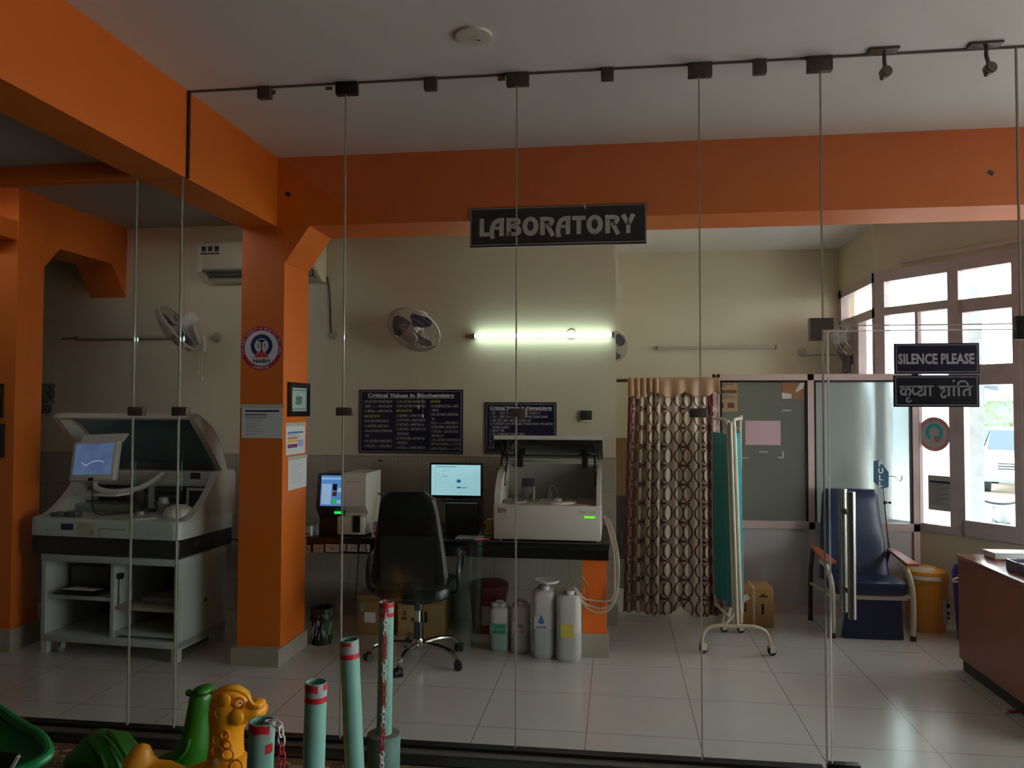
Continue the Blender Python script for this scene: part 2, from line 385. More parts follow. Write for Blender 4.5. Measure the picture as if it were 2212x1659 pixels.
# casement with rounded-off panes, then two more like it towards the entrance
def casement(name, o):
    return window(name, MA @ Matrix.Translation((o, 0, 0)), 0, [(0.0, 0.03, 0.70, 2.48), (0.388, 0.48, 0.70, 2.80)],
        [(0.0, 0.388, 2.708, 2.80), (0.0, 0.388, 2.385, 2.483), (0.0, 0.388, 1.835, 1.985), (0.0, 0.388, 0.70, 0.82)],
        [(0.0, 0.388, 2.483, 2.708), (0.03, 0.388, 1.985, 2.385), (0.03, 0.388, 0.82, 1.835)])
casement('window_3', 0.713)
window('window_4', MA @ Matrix.Translation((1.193, 0, 0)), 0, [(0.62, 0.72, 0.70, 2.80), (1.34, 1.44, 0.70, 2.80), (2.06, 2.16, 0.70, 2.80), (2.76, 2.86, 0.7, 2.8)],
       [(0, 2.8, 2.71, 2.80), (0, 2.8, 2.40, 2.49), (0, 2.8, 0.70, 0.80)], [(0, 0.62, 0.8, 2.4), (0, 0.62, 2.49, 2.71), (0.72, 1.34, 0.8, 2.4), (0.72, 1.34, 2.49, 2.71), (1.44, 2.06, 0.8, 2.4), (2.16, 2.76, 0.8, 2.4)])
# aluminium partition across the right bay
part = sroot('wall_partition', (0.79, YP, 0))
f = MB(); PX = [(0.79, 0.845), (1.537, 1.585), (2.335, 2.38)]
for x0, x1 in PX: f.box(x0, x1, YP-0.022, YP+0.03, 0, 1.935)
f.box(0.79, 2.38, YP-0.022, YP+0.03, 1.885, 1.935); f.box(0.79, 2.38, YP-0.022, YP+0.03, 0.685, 0.745)
f.build('frame', alu, part, smooth=False)
b = MB()
for x0, x1 in ((0.845, 1.537), (1.585, 2.335)):
    for bx in ((x0, x0+0.018), (x1-0.018, x1)): b.box(bx[0], bx[1], YP-0.012, YP+0.012, 0.745, 1.885)
    b.box(x0, x1, YP-0.012, YP+0.012, 1.868, 1.885)
b.build('glazing_bead', darktrim, part, smooth=False)
MB().box(0.845, 1.537, YP-0.003, YP+0.003, 0.745, 1.885).build('pane', film, part, smooth=False)
MB().box(1.585, 2.335, YP-0.003, YP+0.003, 0.745, 1.885).build('pane', frost, part, smooth=False)
for x0, x1 in ((0.845, 1.537), (1.585, 2.335)): MB().box(x0, x1, YP, YP+0.012, 0.0, 0.685).build('lower_panel', lam, part, smooth=False)
MB().box(0.845, 2.335, YP-0.02, YP-0.0005, 0.0, 0.075).build('skirting', alu, part, smooth=False)
# entrance hall behind the camera (unseen; right wall opening sized to tune the daylight)
b = MB(); HW0, HW1, HZ0, HZ1 = 0.3, 3.4, 0.5, 2.5
b.box(4.9, 5.0, -4.2, 4.2, 0, HZ0); b.box(4.9, 5.0, -4.2, 4.2, HZ1, 3.3); b.box(4.9, 5.0, -4.2, HW0, HZ0, HZ1); b.box(4.9, 5.0, HW1, 4.2, HZ0, HZ1)
struct(b.build('wall_right_hall', cream, smooth=False))
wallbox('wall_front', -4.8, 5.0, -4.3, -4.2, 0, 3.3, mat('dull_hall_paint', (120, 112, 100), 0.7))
# glass wall
gw = sroot('wall_glass', (0, YG, 0))
GX = [A(287, 900, YG).x, A(386, 900, YG).x, A(741, 900, YG).x, A(1115, 900, YG).x, A(1513, 900, YG).x, A(1779, 900, YG).x]
DX0 = A(1785, 900, YG).x; DX1 = A(2207, 900, YG).x; DZ = A(1785, 709, YG).z
def pane(x0, x1, z0, z1): MB().box(x0, x1, YG-0.006, YG+0.006, z0, z1).build('glass_panel', [clear], gw, smooth=False)
g = 0.0035
pane(-4.78, GX[0]-g, 0.02, ZB); pane(GX[0]+g, GX[1]-g, 0.02, ZB)
pane(GX[1]+g, -2.4605, 0.02, ZB)
pane(-2.4595, -2.204, 0.02, ZB-0.001)
pane(-2.202, GX[2]-g, 0.02, ZC); pane(GX[2]+g, GX[3]-g, 0.02, ZC); pane(GX[3]+g, GX[4]-g, 0.02, ZC); pane(GX[4]+g, GX[5]-g, 0.02, ZC)
pane(GX[5]+g, DX1, DZ+0.012, ZC); pane(DX1+2*g, 4.88, 0.02, ZC)
jm = mat('silicone_joint', (150, 144, 130), 0.35)
for x, z1 in ((GX[0], ZB), (GX[1], ZB), (GX[2], ZC), (GX[3], ZC), (GX[4], ZC), (GX[5], ZC), (DX1+g, ZC)):
    z0 = DZ+0.01 if x == DX1+g else 0.02
    MB().box(x-0.0032, x+0.0032, YG-0.0065, YG+0.0065, z0, z1-0.001).build('joint', jm, gw, smooth=False)
MB().box(-2.2028, -2.190, YG-0.008, YG+0.008, ZB, ZC).build('edge_seal', mat('dirty_sealant', (48, 30, 18), 0.8), gw, smooth=False)
MB().box(-2.19, 4.88, YG-0.008, YG+0.008, ZC-0.007, ZC-0.001).build('top_seal', mat('dirty_top_sealant', (88, 76, 66), 0.8), gw, smooth=False)
MB().box(GX[5]+0.02, DX1, YG-0.007, YG+0.007, DZ+0.0085, DZ+0.0125).build('transom_edge', jm, gw, smooth=False)
def patch(px0, py0, px1, py1, m=brown_patch):
    a = A(px0, py0, YG-0.02); c = A(px1, py1, YG-0.02)
    MB().box(a.x, c.x, YG-0.02, YG+0.02, c.z, min(a.z, ZC-0.001), bev=0.003).build('patch_fitting', m, gw)
blackpatch = mat('black_patch_fitting', (22, 21, 20), 0.4, metal=0.3)
patch(724, 176, 770, 201, blackpatch)
for q in ((1093, 151, 1142, 181), (1487, 134, 1539, 162), (1745, 121, 1800, 150), (555, 185, 582, 210), (915, 165, 942, 191), (1298, 142, 1326, 169), (1628, 127, 1657, 156),
          (275, 879, 307, 898), (370, 879, 402, 898), (725, 880, 760, 898), (1098, 882, 1136, 901), (1490, 882, 1529, 902)): patch(*q)
patch(2197, 682, 2262, 732, blackpatch)
# L-shaped corner fitting beside the door head
a = A(1750, 687, YG-0.022); c = A(1801, 711, YG-0.022); e = A(1776, 735, YG-0.022)
MB().prism([(a.x, a.z), (c.x, a.z), (c.x, c.z), (e.x, c.z), (e.x, e.z), (a.x, e.z)], 'y', YG-0.022, YG+0.022, bev=0.003).build('corner_patch_fitting', mat('scuffed_corner_fitting', (84, 72, 70), 0.5, metal=0.3, noise=0.35, nscale=26), gw)
# floor channel and thresholds in front of the glass
struct(MB().box(-4.8, DX0-0.03, YG-0.03, YG+0.025, 0.0, 0.028).build('trim_8', darktrim, smooth=False))
struct(MB().box(-4.8, 4.9, YG-0.085, YG-0.03, 0.0, 0.012).build('trim_9', sill_m, smooth=False))
struct(MB().box(-4.8, 4.9, YG-0.18, YG-0.085, 0.0, 0.006).build('trim_10', darktrim, smooth=False))
# the glass door with its pulls
door = sroot('door_1', (DX0, YG, 0))
DL = DX0+0.012
MB().box(DL, DX1-0.006, YG-0.006, YG+0.006, 0.012, DZ-0.012).build('glass_leaf', clear, door, smooth=False)
b = MB(); b.box(DL-0.005, DL+0.001, YG-0.0068, YG+0.0068, 0.012, DZ-0.012)
b.box(DL, DX1-0.006, YG-0.0068, YG+0.0068, DZ-0.016, DZ-0.012)
b.build('leaf_edge', mat('polished_glass_edge', (205, 210, 206), 0.15, spec=0.9), door, smooth=False)
a = A(1790, 1651, YG-0.02); c = A(1860, 1662, YG-0.02)
MB().box(a.x, c.x, YG-0.02, YG+0.02, 0.0, a.z, bev=0.003).build('bottom_patch_fitting', blackpatch, door)
hx = A(1839, 1200, YG-0.06).x; hz1 = A(1839, 1062, YG-0.06).z; hz0 = A(1839, 1336, YG-0.06).z
for sy in (-1, 1):
    h = MB().cyl((hx, YG+sy*0.065, hz0), (hx, YG+sy*0.065, hz1), 0.0185, seg=28)
    ho = h.build('pull_handle', steel, door)
    k = MB()
    for z in (hz0+0.11, hz1-0.10): k.cyl((hx, YG+sy*0.006, z), (hx, YG+sy*0.05, z), 0.012)
    k.build('standoff', darktrim, ho)
# ================================================================ signs, notices and wall fittings
navy = mat('navy_board', (22, 20, 52), 0.35)
navy2 = mat('dark_navy_acrylic', (20, 16, 44), 0.3)
maroonblk = mat('aubergine_board', (28, 14, 22), 0.4)
letter_w = mat('white_lettering', (225, 222, 215), 0.5)
letter_g = mat('grey_lettering', (190, 184, 176), 0.5)
letter_y = mat('yellow_lettering', (196, 190, 40), 0.5)
ink = mat('black_ink', (22, 22, 24), 0.7)
def plate(root, name, x0, x1, y, z0, z1, m, th=0.006, bev=0.0):
    return MB().box(x0, x1, y-th, y, z0, z1, bev=bev).build(name, m, root, smooth=bev > 0)
def border(mb, x0, x1, z0, z1, w, y):
    rect(mb, x0, x1, z0, z0+w, y=y); rect(mb, x0, x1, z1-w, z1, y=y); rect(mb, x0, x0+w, z0+w, z1-w, y=y); rect(mb, x1-w, x1, z0+w, z1-w, y=y)
# --- LABORATORY
YS = YB-0.001
bl = A(1016, 536, YS); tr = A(1396, 438, YS); SX0, SX1, SZ0, SZ1 = bl.x, tr.x, bl.z, tr.z-0.003
t = thing('sign_board', 'long dark board lettered LABORATORY on the orange beam', 'sign', ((SX0+SX1)/2, YS, SZ0), world=True)
plate(t, 'board', SX0, SX1, YS, SZ0, SZ1, maroonblk, 0.012)
b = MB(); border(b, SX0+0.003, SX1-0.003, SZ0+0.012, SZ1-0.006, 0.004, YS-0.0125); b.build('border_line', letter_g, t, smooth=False)
kx = (SX1-SX0)/1990.0; capz = (SZ1-SZ0)*0.455; kz = capz/225.0
ML = Matrix.Translation((SX0-95*kx, YS-0.013, SZ0+(SZ1-SZ0)*0.272)) @ Matrix.Diagonal((kx, 1, kz, 1))
b = MB()
def rc(x0, x1, t0, t1): rect(b, x0, x1, t0*225, t1*225, M=ML)
def st(p, w=50, w1=None): stroke(b, [(x, z*225) for x, z in p], w, M=ML, w1=w1)
def sm(p, n=6): return [(v.x, v.y) for v in bez([(x, z, 0) for x, z in p], n)]
rc(205, 258, 0, 1); rc(258, 318, 0, 0.22)
for x in (325, 1080):
    st(sm([(x+34, -0.13), (x+24, 0.12), (x+28, 0.45), (x+58, 0.76), (x+110, 0.885), (x+165, 0.885)]), 54); rc(x+108, x+160, 0, 0.76); rc(x+48, x+112, 0.36, 0.53)
rc(515, 570, 0, 0.76); st(sm([(515, 0.885), (600, 0.885), (645, 0.86), (650, 0.70), (585, 0.53), (650, 0.42), (658, 0.18), (610, 0.105), (540, 0.105)]), 48)
for x in (698, 1422):
    vs = []
    for i in range(41):
        a = 2*PI*i/40; vs += [(x+92+92*math.cos(a), 0, (0.5+0.53*math.sin(a))*225), (x+92+36*math.cos(a), 0, (0.52+0.28*math.sin(a))*225)]
    b.add(vs, [(2*i, 2*i+1, 2*i+3, 2*i+2) for i in range(40)], ML)
for x in (900, 1630):
    rc(x, x+54, 0, 0.75); st(sm([(x, 0.885), (x+80, 0.885), (x+128, 0.83), (x+130, 0.66), (x+85, 0.50)]), 50); st([(x+78, 0.58), (x+146, -0.07)], 50)
rc(1262, 1415, 0.77, 1.0); rc(1310, 1362, 0, 0.77)
st([(1828, 1.0), (1886, 0.46)], 52); st([(1942, 1.02), (1886, 0.46)], 52); st([(1886, 0.52), (1886, -0.02)], 50)
b.build('lettering', letter_g, t, smooth=False)
# small white scrap stuck on the top edge
a = A(1262, 441, YS-0.016)
tag(MB(frame_at(a, (1, 0, 0))).prism([(-0.008, 0.006), (0.002, 0.006), (0.014, -0.028), (0.004, -0.03)], 'y', -0.001, 0.0).build('tape_scrap', paper, smooth=False), 'tiny white tape scrap on top edge of LABORATORY board', 'tape')
# --- SILENCE PLEASE, and the same in Hindi, on the glass door
def door_sign(name, label, q, m):
    a = A(q[0], q[3], YG-0.0065); c = A(q[2], q[1], YG-0.0065)
    t = thing(name, label, 'sign', ((a.x+c.x)/2, YG-0.0065, a.z), world=True)
    plate(t, 'board', a.x, c.x, YG-0.0065, a.z, c.z, m, 0.008)
    b = MB(); border(b, a.x+0.007, c.x-0.006, a.z+0.007, c.z-0.006, 0.0035, YG-0.0147); b.build('border_line', mat('dull_silver_line', (120, 116, 128), 0.5), t, smooth=False)
    return t, a, c
lg = mat('dimmed_white_lettering', (150, 150, 150), 0.55)  # white letters; the dimness of their backlit face is put into the grey
t, a, c = door_sign('sign_board', 'navy board reading SILENCE PLEASE on the glass door', (1931, 741, 2113, 808), navy2)
b = MB(); put_text(b, 'SILENCE PLEASE', (c.z-a.z)*0.335, Matrix.Translation(((a.x+c.x)/2-0.002, YG-0.0148, a.z+(c.z-a.z)*0.335)), bold=0.0022, align='CENTER', fitw=(c.x-a.x)*0.90, spacing=1.02)
b.build('lettering', lg, t, smooth=False)
t, a, c = door_sign('sign_board', 'dark board with Hindi lettering just below the SILENCE PLEASE board', (1930, 810.5, 2113, 879), mat('black_acrylic', (12, 10, 20), 0.3))
ks = (c.x-a.x)/1880.0; kz = (c.z-a.z)/700.0
MH = Matrix.Translation((a.x-115*ks, YG-0.0148, a.z+1540*kz)) @ Matrix.Diagonal((ks, 1, kz, 1))
b = MB()
def hs(p, w=44, curve=True):
    q = [(x, -y) for x, y in p]; stroke(b, sm(q) if curve and len(q) > 2 else q, w, M=MH)
hs([(235, 1090), (1000, 1082)], 32); hs([(1090, 1090), (1870, 1086)], 32)
hs([(378, 1150), (305, 1138), (272, 1205), (305, 1268), (378, 1225)]); hs([(380, 1085), (380, 1300)], 46); hs([(395, 1165), (445, 1132), (485, 1180), (472, 1250), (440, 1290)], 42)
hs([(465, 1335), (405, 1355), (402, 1415), (455, 1425), (505, 1390)], 34)
hs([(540, 1085), (535, 1190), (570, 1258), (640, 1240)], 44)
hs([(665, 1110), (735, 1125), (720, 1185), (655, 1200)], 38); hs([(668, 1195), (655, 1260), (710, 1290), (800, 1230)], 42); hs([(808, 1085), (808, 1300)], 46); hs([(920, 1085), (920, 1300)], 46)
hs([(1145, 1150), (1190, 1122), (1232, 1160), (1205, 1215), (1150, 1222)], 40); hs([(1185, 1215), (1165, 1285), (1215, 1330), (1275, 1285)], 42); hs([(1330, 1085), (1330, 1300)], 46); hs([(1440, 1085), (1440, 1300)], 46)
hs([(1415, 965), (1465, 965)], 50, False)
hs([(1550, 1300), (1550, 1085)], 46, False); hs([(1540, 1085), (1540, 1010), (1610, 975), (1690, 978), (1745, 1030), (1740, 1085)], 36)
hs([(1672, 1300), (1655, 1215), (1700, 1158), (1785, 1150)], 44); hs([(1790, 1085), (1790, 1300)], 46)
b.build('lettering', mat('dimmed_white_lettering_dark', (120, 120, 124), 0.55), t, smooth=False)  # white Hindi letters, darker grey again with the backlit dimness painted in
# --- the two boards of critical values
def value_board(label, tl, br, y=YW):
    a = A(tl[0], tl[1], y); c = A(br[0], br[1], y)
    t = thing('notice_board', label, 'notice board', ((a.x+c.x)/2, y, c.z), world=True)
    plate(t, 'board', a.x, c.x, y, c.z, a.z, navy, 0.012)
    b = MB(); border(b, a.x+0.012, c.x-0.012, c.z+0.012, a.z-0.012, 0.0035, y-0.0125); b.build('border_line', letter_g, t, smooth=False)
    return t, a, c
t, a, c = value_board('large navy board titled Critical Values in Biochemistry, three columns of text', (778, 842), (1000, 981))
bw, bh = c.x-a.x, a.z-c.z; yy = YW-0.0128
def at_b(u, v): return Matrix.Translation((a.x+u*bw, yy, a.z-v*bh))
b = MB(); put_text(b, 'Critical Values in Biochemistry', bh*0.058, at_b(0.5, 0.115), bold=0.0016, align='CENTER', fitw=bw*0.84)
rect(b, a.x+bw*0.085, a.x+bw*0.92, a.z-bh*0.132, a.z-bh*0.125, y=yy); b.build('title', letter_w, t, smooth=False)
w_, y_ = MB(), MB()
cols = [(0.045, [(0.205, '1. BSF---LESS THAN 50 OR MORE THAN 300'), (0.28, '2. BSR/PP--------------MORE THAN 350'), (0.355, '3. Sr AMYLASE--------MORE THAN 1000'), (0.435, '*RENAL FUNCTION TEST'), (0.51, '1. BLOOD UREA---IF MORE THAN 120', .24), (0.59, '2. Sr CREATININE----MORE THAN 5', .24), (0.665, '3. Sr Na+---LESS THAN 120 OR MORE THAN'), (0.745, '    150', .035), (0.825, '4. Sr K+---LESS THAN 3 OR MORE THAN 5.5'), (0.905, '5. Sr URIC ACID-----------MORE THAN 10')], 0.275),
        (0.36, [(0.205, '6. Sr CAL----LESS THAN 7 OR MORE THAN 12'), (0.275, '7. Sr PHOS---LESS THAN 2 OR MORE THAN 6'), (0.35, '*HEPATIC FUNCTION TEST'), (0.425, '1. Sr BILIRUBIN------IF MORE THAN 12', .27), (0.495, '2. Sr SGOT (AST)------MORE THAN 100'), (0.565, '3. Sr SGPT (ALT)------MORE THAN 100', .27), (0.635, '4. Sr ALK PHOS------LESS THAN 24 OR'), (0.71, '    MORE THAN 300', .11), (0.78, '5. Sr TOTAL PROTEIN-----LESS THAN 3 OR', .275), (0.85, '    MORE THAN 15', .10), (0.925, '6. GGT (GT)----------MORE THAN 100', .28)], 0.285),
        (0.69, [(0.205, '*LIPID PROFILE', .095), (0.275, '1. Sr CHOLESTROL (TOTAL)------MORE', .265), (0.34, '    THAN 400', .065), (0.405, '2. H.D.L---LESS THAN 15 OR MORE THAN', .265), (0.475, '    150', .03), (0.535, '3. L.D.L-----------------MORE THAN 120'), (0.60, '4. Sr TRIGLYCERIDES-----MORE THAN 300'), (0.67, '5. TOTAL LIPID-------LESS THAN 350 OR', .27), (0.735, '    MORE THAN 1000', .11), (0.80, '6. V.L.D.L---LESS THAN 15 OR MORE THAN 30', .29), (0.865, '7. RATIO OF CHOL/HDL------------UP TO 5', .29), (0.935, '8. RATIO OF LDL/HDL--------------UP TO 3', .29)], 0.27)]
for u, lines, fw_ in cols:
    for ln in lines:
        v, s = ln[0], ln[1]; ww = ln[2] if len(ln) > 2 else fw_
        if s[0] == '*': put_text(y_, s[1:], bh*0.042, at_b(u, v), bold=0.0006, fitw=bw*(ww if len(ln) > 2 else 0.155), res=1)
        else: put_text(w_, s.strip(), bh*0.042, at_b(u+(0.014 if s[0] == ' ' else 0), v), bold=0.0005, fitw=bw*ww, res=1)
w_.build('text_line', letter_g, t, smooth=False); y_.build('heading', letter_y, t, smooth=False)
t, a, c = value_board('smaller navy board titled Critical Values In Hematology, partly behind the white analyser', (1048, 869), (1202, 982))
bw, bh = c.x-a.x, a.z-c.z
b = MB(); put_text(b, 'Critical Values In Hematology', bh*0.062, at_b(0.07, 0.135), bold=0.0011, fitw=bw*0.87); rect(b, a.x+bw*0.07, a.x+bw*0.94, a.z-bh*0.158, a.z-bh*0.148, y=yy); b.build('title', letter_w, t, smooth=False)
b = MB()
for v, u, s, ww in [(0.23, 0.07, '1. Hb', 0.08), (0.23, 0.21, 'LESS THAN 7 OR MORE THAN 17', 0.57), (0.30, 0.07, '2. TLC', 0.10), (0.30, 0.21, 'LESS THAN 2000 OR MORE THAN 20000', 0.67), (0.37, 0.07, '3. ESR (W)  M/F---MORE THAN 100', 0.58), (0.435, 0.07, '4. PLATLETS COUNT LESS THAN 30000 OR MORE', 0.88), (0.505, 0.10, 'THAN 6 LAKH', 0.24), (0.57, 0.07, '5. MP-IF +VE.', 0.21), (0.635, 0.07, '6. BT---IF MORE THAN 7 MIN', 0.49), (0.705, 0.07, '7.', 0.03), (0.765, 0.07, '8. I', 0.05), (0.83, 0.07, '9. A', 0.06), (0.895, 0.055, '10. R', 0.08)]:
    put_text(b, s, bh*0.048, at_b(u, v), bold=0.0005, fitw=bw*ww, res=1)
b.build('text_line', letter_g, t, smooth=False)
# --- round accreditation stickers
red_s = mat('sticker_crimson', (176, 30, 58), 0.45); white_s = mat('sticker_white', (214, 212, 216), 0.45); navy_s = mat('sticker_navy', (34, 38, 96), 0.45); tri_s = mat('sticker_red', (204, 44, 40), 0.45)
def sticker(label, M, r, ringm, qm, pale=False):
    t = thing('round_sticker', label, 'sticker', M.translation)
    Q = Matrix.Translation(-M.translation) @ M
    b = MB(Q); 
    b.cyl((0, 0, 0), (0, -0.001, 0), r, seg=56); b.build('backing', white_s, t)
    b = MB(Q); disc(b, 0, 0, r*0.80, r*0.995, n=56, y=-0.0012); b.build('outer_ring', ringm, t, smooth=False)
    b = MB(Q); disc(b, 0, r*0.11, r*0.33, r*0.52, y=-0.0014, a0=-58, a1=238)
    b.build('letter_ring', qm, t, smooth=False)
    b = MB(Q); b.add([(-r*0.36, -0.0016, -r*0.42), (r*0.36, -0.0016, -r*0.42), (0, -0.0016, -r*0.06)] if not pale else [(-0.05*r, -0.0016, -0.2*r), (0.1*r, -0.0016, -0.1*r), (0.36*r, -0.0016, -0.36*r), (0.36*r, -0.0016, -0.44*r), (0.08*r, -0.0016, -0.44*r)], [(0, 1, 2)] if not pale else [(0, 1, 2, 3, 4)]); b.build('triangle_mark', tri_s if not pale else mat('sticker_faded_red', (240, 130, 120), 0.5), t, smooth=False)
    txt = MB(Q)
    for s, rad, a0, a1, inv in (('PATIENT SAFETY & QUALITY OF CARE', r*0.86, 196, -16, False), ('• ACCREDITED •', r*0.935, 238, 302, True)):
        n = len(s)
        for i, ch in enumerate(s):
            if ch == ' ': continue
            an = math.radians(a0+(a1-a0)*i/(n-1)); v, f, w = text_geo(ch, r*0.085, bold=r*0.004, align='CENTER', res=1)
            rot = an-PI/2 if not inv else an+PI/2
            Mx = Matrix.Translation((rad*math.cos(an), -0.0016, rad*math.sin(an))) @ Matrix.Rotation(-rot, 4, 'Y')
            txt.add(v, f, Mx)
    txt.build('ring_lettering', white_s, t, smooth=False)
    if not pale:
        b = MB(Q); put_text(b, 'NABH', r*0.17, Matrix.Translation((0, -0.0016, -r*0.66)), bold=r*0.008, align='CENTER', fitw=r*0.78)
        b.build('acronym', ink, t, smooth=False)
        b = MB(Q)                                   # staff with spread wings and two grey side marks
        rect(b, -r*0.03, r*0.03, -r*0.12, r*0.36, y=-0.0017); b.add([(-r*0.20, -0.0017, r*0.36), (-r*0.05, -0.0017, r*0.26), (r*0.05, -0.0017, r*0.26), (r*0.20, -0.0017, r*0.36), (0, -0.0017, r*0.40)], [(0, 1, 2, 3, 4)])
        b.build('staff_emblem', ink, t, smooth=False)
        b = MB(Q); rect(b, -r*0.20, -r*0.10, 0.0, r*0.22, y=-0.0016); rect(b, r*0.10, r*0.20, 0.0, r*0.22, y=-0.0016); b.build('side_mark', mat('sticker_grey', (150, 150, 156), 0.5), t, smooth=False)
    return t
cc = A(565, 752, YB-0.0062); e = A(611, 752, YB-0.0062)
sticker('round red and navy accreditation sticker on the orange column', frame_at(cc), (e-cc).length*0.99, red_s, navy_s)
def on_bay(px, py, off=-0.004):                       # point on the slanting wall plane
    d = ray(px, py); n = Vector((0.8, 0.6, 0)); p0 = Vector((CX, CY, 0))+n*off
    return O+d*((p0-O).dot(n)/d.dot(n))
cc = on_bay(2018, 938, 0.022); e = on_bay(2055, 938, 0.022)
sticker('faded round sticker with a cyan letter Q on the narrow window light', frame_at(cc, D), (e-cc).length*0.97, mat('sticker_pale_red', (236, 150, 150), 0.5), mat('sticker_cyan', (40, 214, 226), 0.5), pale=True)
# --- sheets of paper: a text block is a few rows of print
def sheet_of_paper(label, M, w, h, rows, name='notice_sheet', cat='notice', head=None, m=paper, blocks=(), tape=False, group=None):
    t = thing(name, label, cat, M.translation, group=group); Q = Matrix.Translation(-M.translation) @ M
    MB(Q).box(0, w, -0.0012, 0, 0, h).build('sheet', m, t, smooth=False)
    if head:
        b = MB(Q); rect(b, w*head[0], w*head[1], h*head[2], h*head[3], y=-0.0015); b.build('header_band', mat('print_navy', (42, 44, 92), 0.7), t, smooth=False)
    if rows:
        b = MB(Q)
        for u0, u1, v, hh in rows: rect(b, w*u0, w*u1, h*v, h*(v+hh), y=-0.0015)
        b.build('print', mat('print_grey', (96, 98, 108), 0.8), t, smooth=False)
    for u0, u1, v0, v1, mm in blocks:
        b = MB(Q); rect(b, w*u0, w*u1, h*v0, h*v1, y=-0.0014); b.build('colour_block', mm, t, smooth=False)
    if tape:
        b = MB(Q); b.box(-0.012, w+0.012, -0.002, -0.0013, h-0.016, h+0.008); b.build('tape_strip', mat('clear_tape', (196, 190, 178), 0.25), t, smooth=False)
    return t
def rows(n, v0, v1, u0=0.1, u1=0.9, th=0.010, seed=1):
    r = random.Random(seed); return [(u0, u0+(u1-u0)*r.uniform(0.45, 1.0), v0+(v1-v0)*i/max(1, n-1), th) for i in range(n)]
yc = YB-0.0058
a = A(522, 946, yc); c = A(612, 876, yc)
sheet_of_paper('landscape bilingual notice sheet taped to the front of the orange column', frame_at((a.x, yc, a.z)), c.x-a.x-0.004, c.z-a.z, rows(8, 0.12, 0.58, 0.09, 0.60, 0.012), head=(0.08, 0.92, 0.80, 0.86), blocks=((0.08, 0.62, 0.70, 0.735, mat('print_navy', (42, 44, 92), 0.7)), (0.08, 0.62, 0.63, 0.65, mat('print_navy', (42, 44, 92), 0.7))), tape=True)
XS = -2.1455
def on_side(px, py): return AX(px, py, XS)
def side_sheet(label, q, **k):
    bl = on_side(q[0], q[3]); tr = on_side(q[2], q[1]); br = on_side(q[2], q[4] if len(q) > 4 else q[3]); tl = on_side(q[0], q[1])
    w = tr.y-bl.y; h = tl.z-bl.z
    return sheet_of_paper(label, frame_at(bl, (0, 1, 0)), w, h, **k)
side_sheet('sheet with orange, yellow and purple printed bars on the column side', (617, 916, 659, 984), rows=rows(5, 0.52, 0.66, 0.08, 0.85, 0.008), blocks=((0.08, 0.9, 0.68, 0.74, mat('print_blue', (88, 120, 190), 0.7)), (0.08, 0.58, 0.50, 0.56, mat('print_orange', (222, 120, 70), 0.7)), (0.08, 0.58, 0.40, 0.47, mat('print_yellow', (236, 180, 70), 0.7)), (0.08, 0.58, 0.22, 0.34, mat('print_purple', (124, 54, 104), 0.7)), (0.60, 0.9, 0.24, 0.46, mat('print_lilac', (172, 168, 206), 0.7))), tape=True)
side_sheet('handwritten white sheet hanging lowest on the side of the column', (622, 990, 662, 1060), rows=rows(14, 0.2, 0.92, 0.1, 0.9, 0.006, seed=5), tape=True)
bl = on_side(620, 900); tl = on_side(620, 825); br = on_side(664, 900)
t = thing('framed_certificate', 'black framed certificate with green print on the column side', 'picture frame', bl); Q = frame_at((0, 0, 0), (0, 1, 0)); w = br.y-bl.y; h = tl.z-bl.z
b = MB(Q); e = 0.035
for x0, x1, z0, z1 in ((0, w, 0, e), (0, w, h-e, h), (0, e, e, h-e), (w-e, w, e, h-e)): b.box(x0, x1, -0.02, 0, z0, z1)
b.build('frame', black_p, t, smooth=False)
MB(Q).box(e, w-e, -0.008, 0, e, h-e).build('certificate', mat('certificate_paper', (196, 206, 196), 0.6), t, smooth=False)
b = MB(Q); border(b, e+0.012, w-e-0.012, e+0.012, h-e-0.012, 0.006, -0.0085)
for i in range(9): rect(b, w/2-0.04-0.035*R.random(), w/2+0.04+0.035*R.random(), e+0.045+i*(h-2*e-0.1)/9, e+0.051+i*(h-2*e-0.1)/9, y=-0.0085)
b.build('green_print', mat('print_green', (84, 130, 104), 0.7), t, smooth=False)
MB(Q).box(e, w-e, -0.0115, -0.0095, e, h-e).build('glazing', winglass, t, smooth=False)
# two black frames at the far left
for lab, q in (('upper black framed notice on the orange left column', (-30, 829, 9, 902)), ('lower black framed notice on the orange left column', (-30, 915, 11, 987))):
    a = A(q[0], q[3], 4.849); c = A(q[2], q[1], 4.849); t = thing('framed_notice', lab, 'picture frame', (a.x, 4.849, a.z), world=True)
    b = MB(); e = 0.014
    for x0, x1, z0, z1 in ((a.x, c.x, a.z, a.z+e), (a.x, c.x, c.z-e, c.z), (a.x, a.x+e, a.z, c.z), (c.x-e, c.x, a.z, c.z)): b.box(x0, x1, 4.829, 4.849, z0, z1)
    b.build('frame', black_p, t, smooth=False); MB().box(a.x+e, c.x-e, 4.84, 4.848, a.z+e, c.z-e).build('notice', mat('dark_print_sheet', (34, 34, 40), 0.5), t, smooth=False)
    b = MB()
    for i in range(6): rect(b, a.x+0.03, c.x-0.03-0.02*R.random(), a.z+0.04+i*0.024, a.z+0.047+i*0.024, y=4.839)
    b.build('print', mat('print_grey_light', (150, 150, 150), 0.7), t, smooth=False)
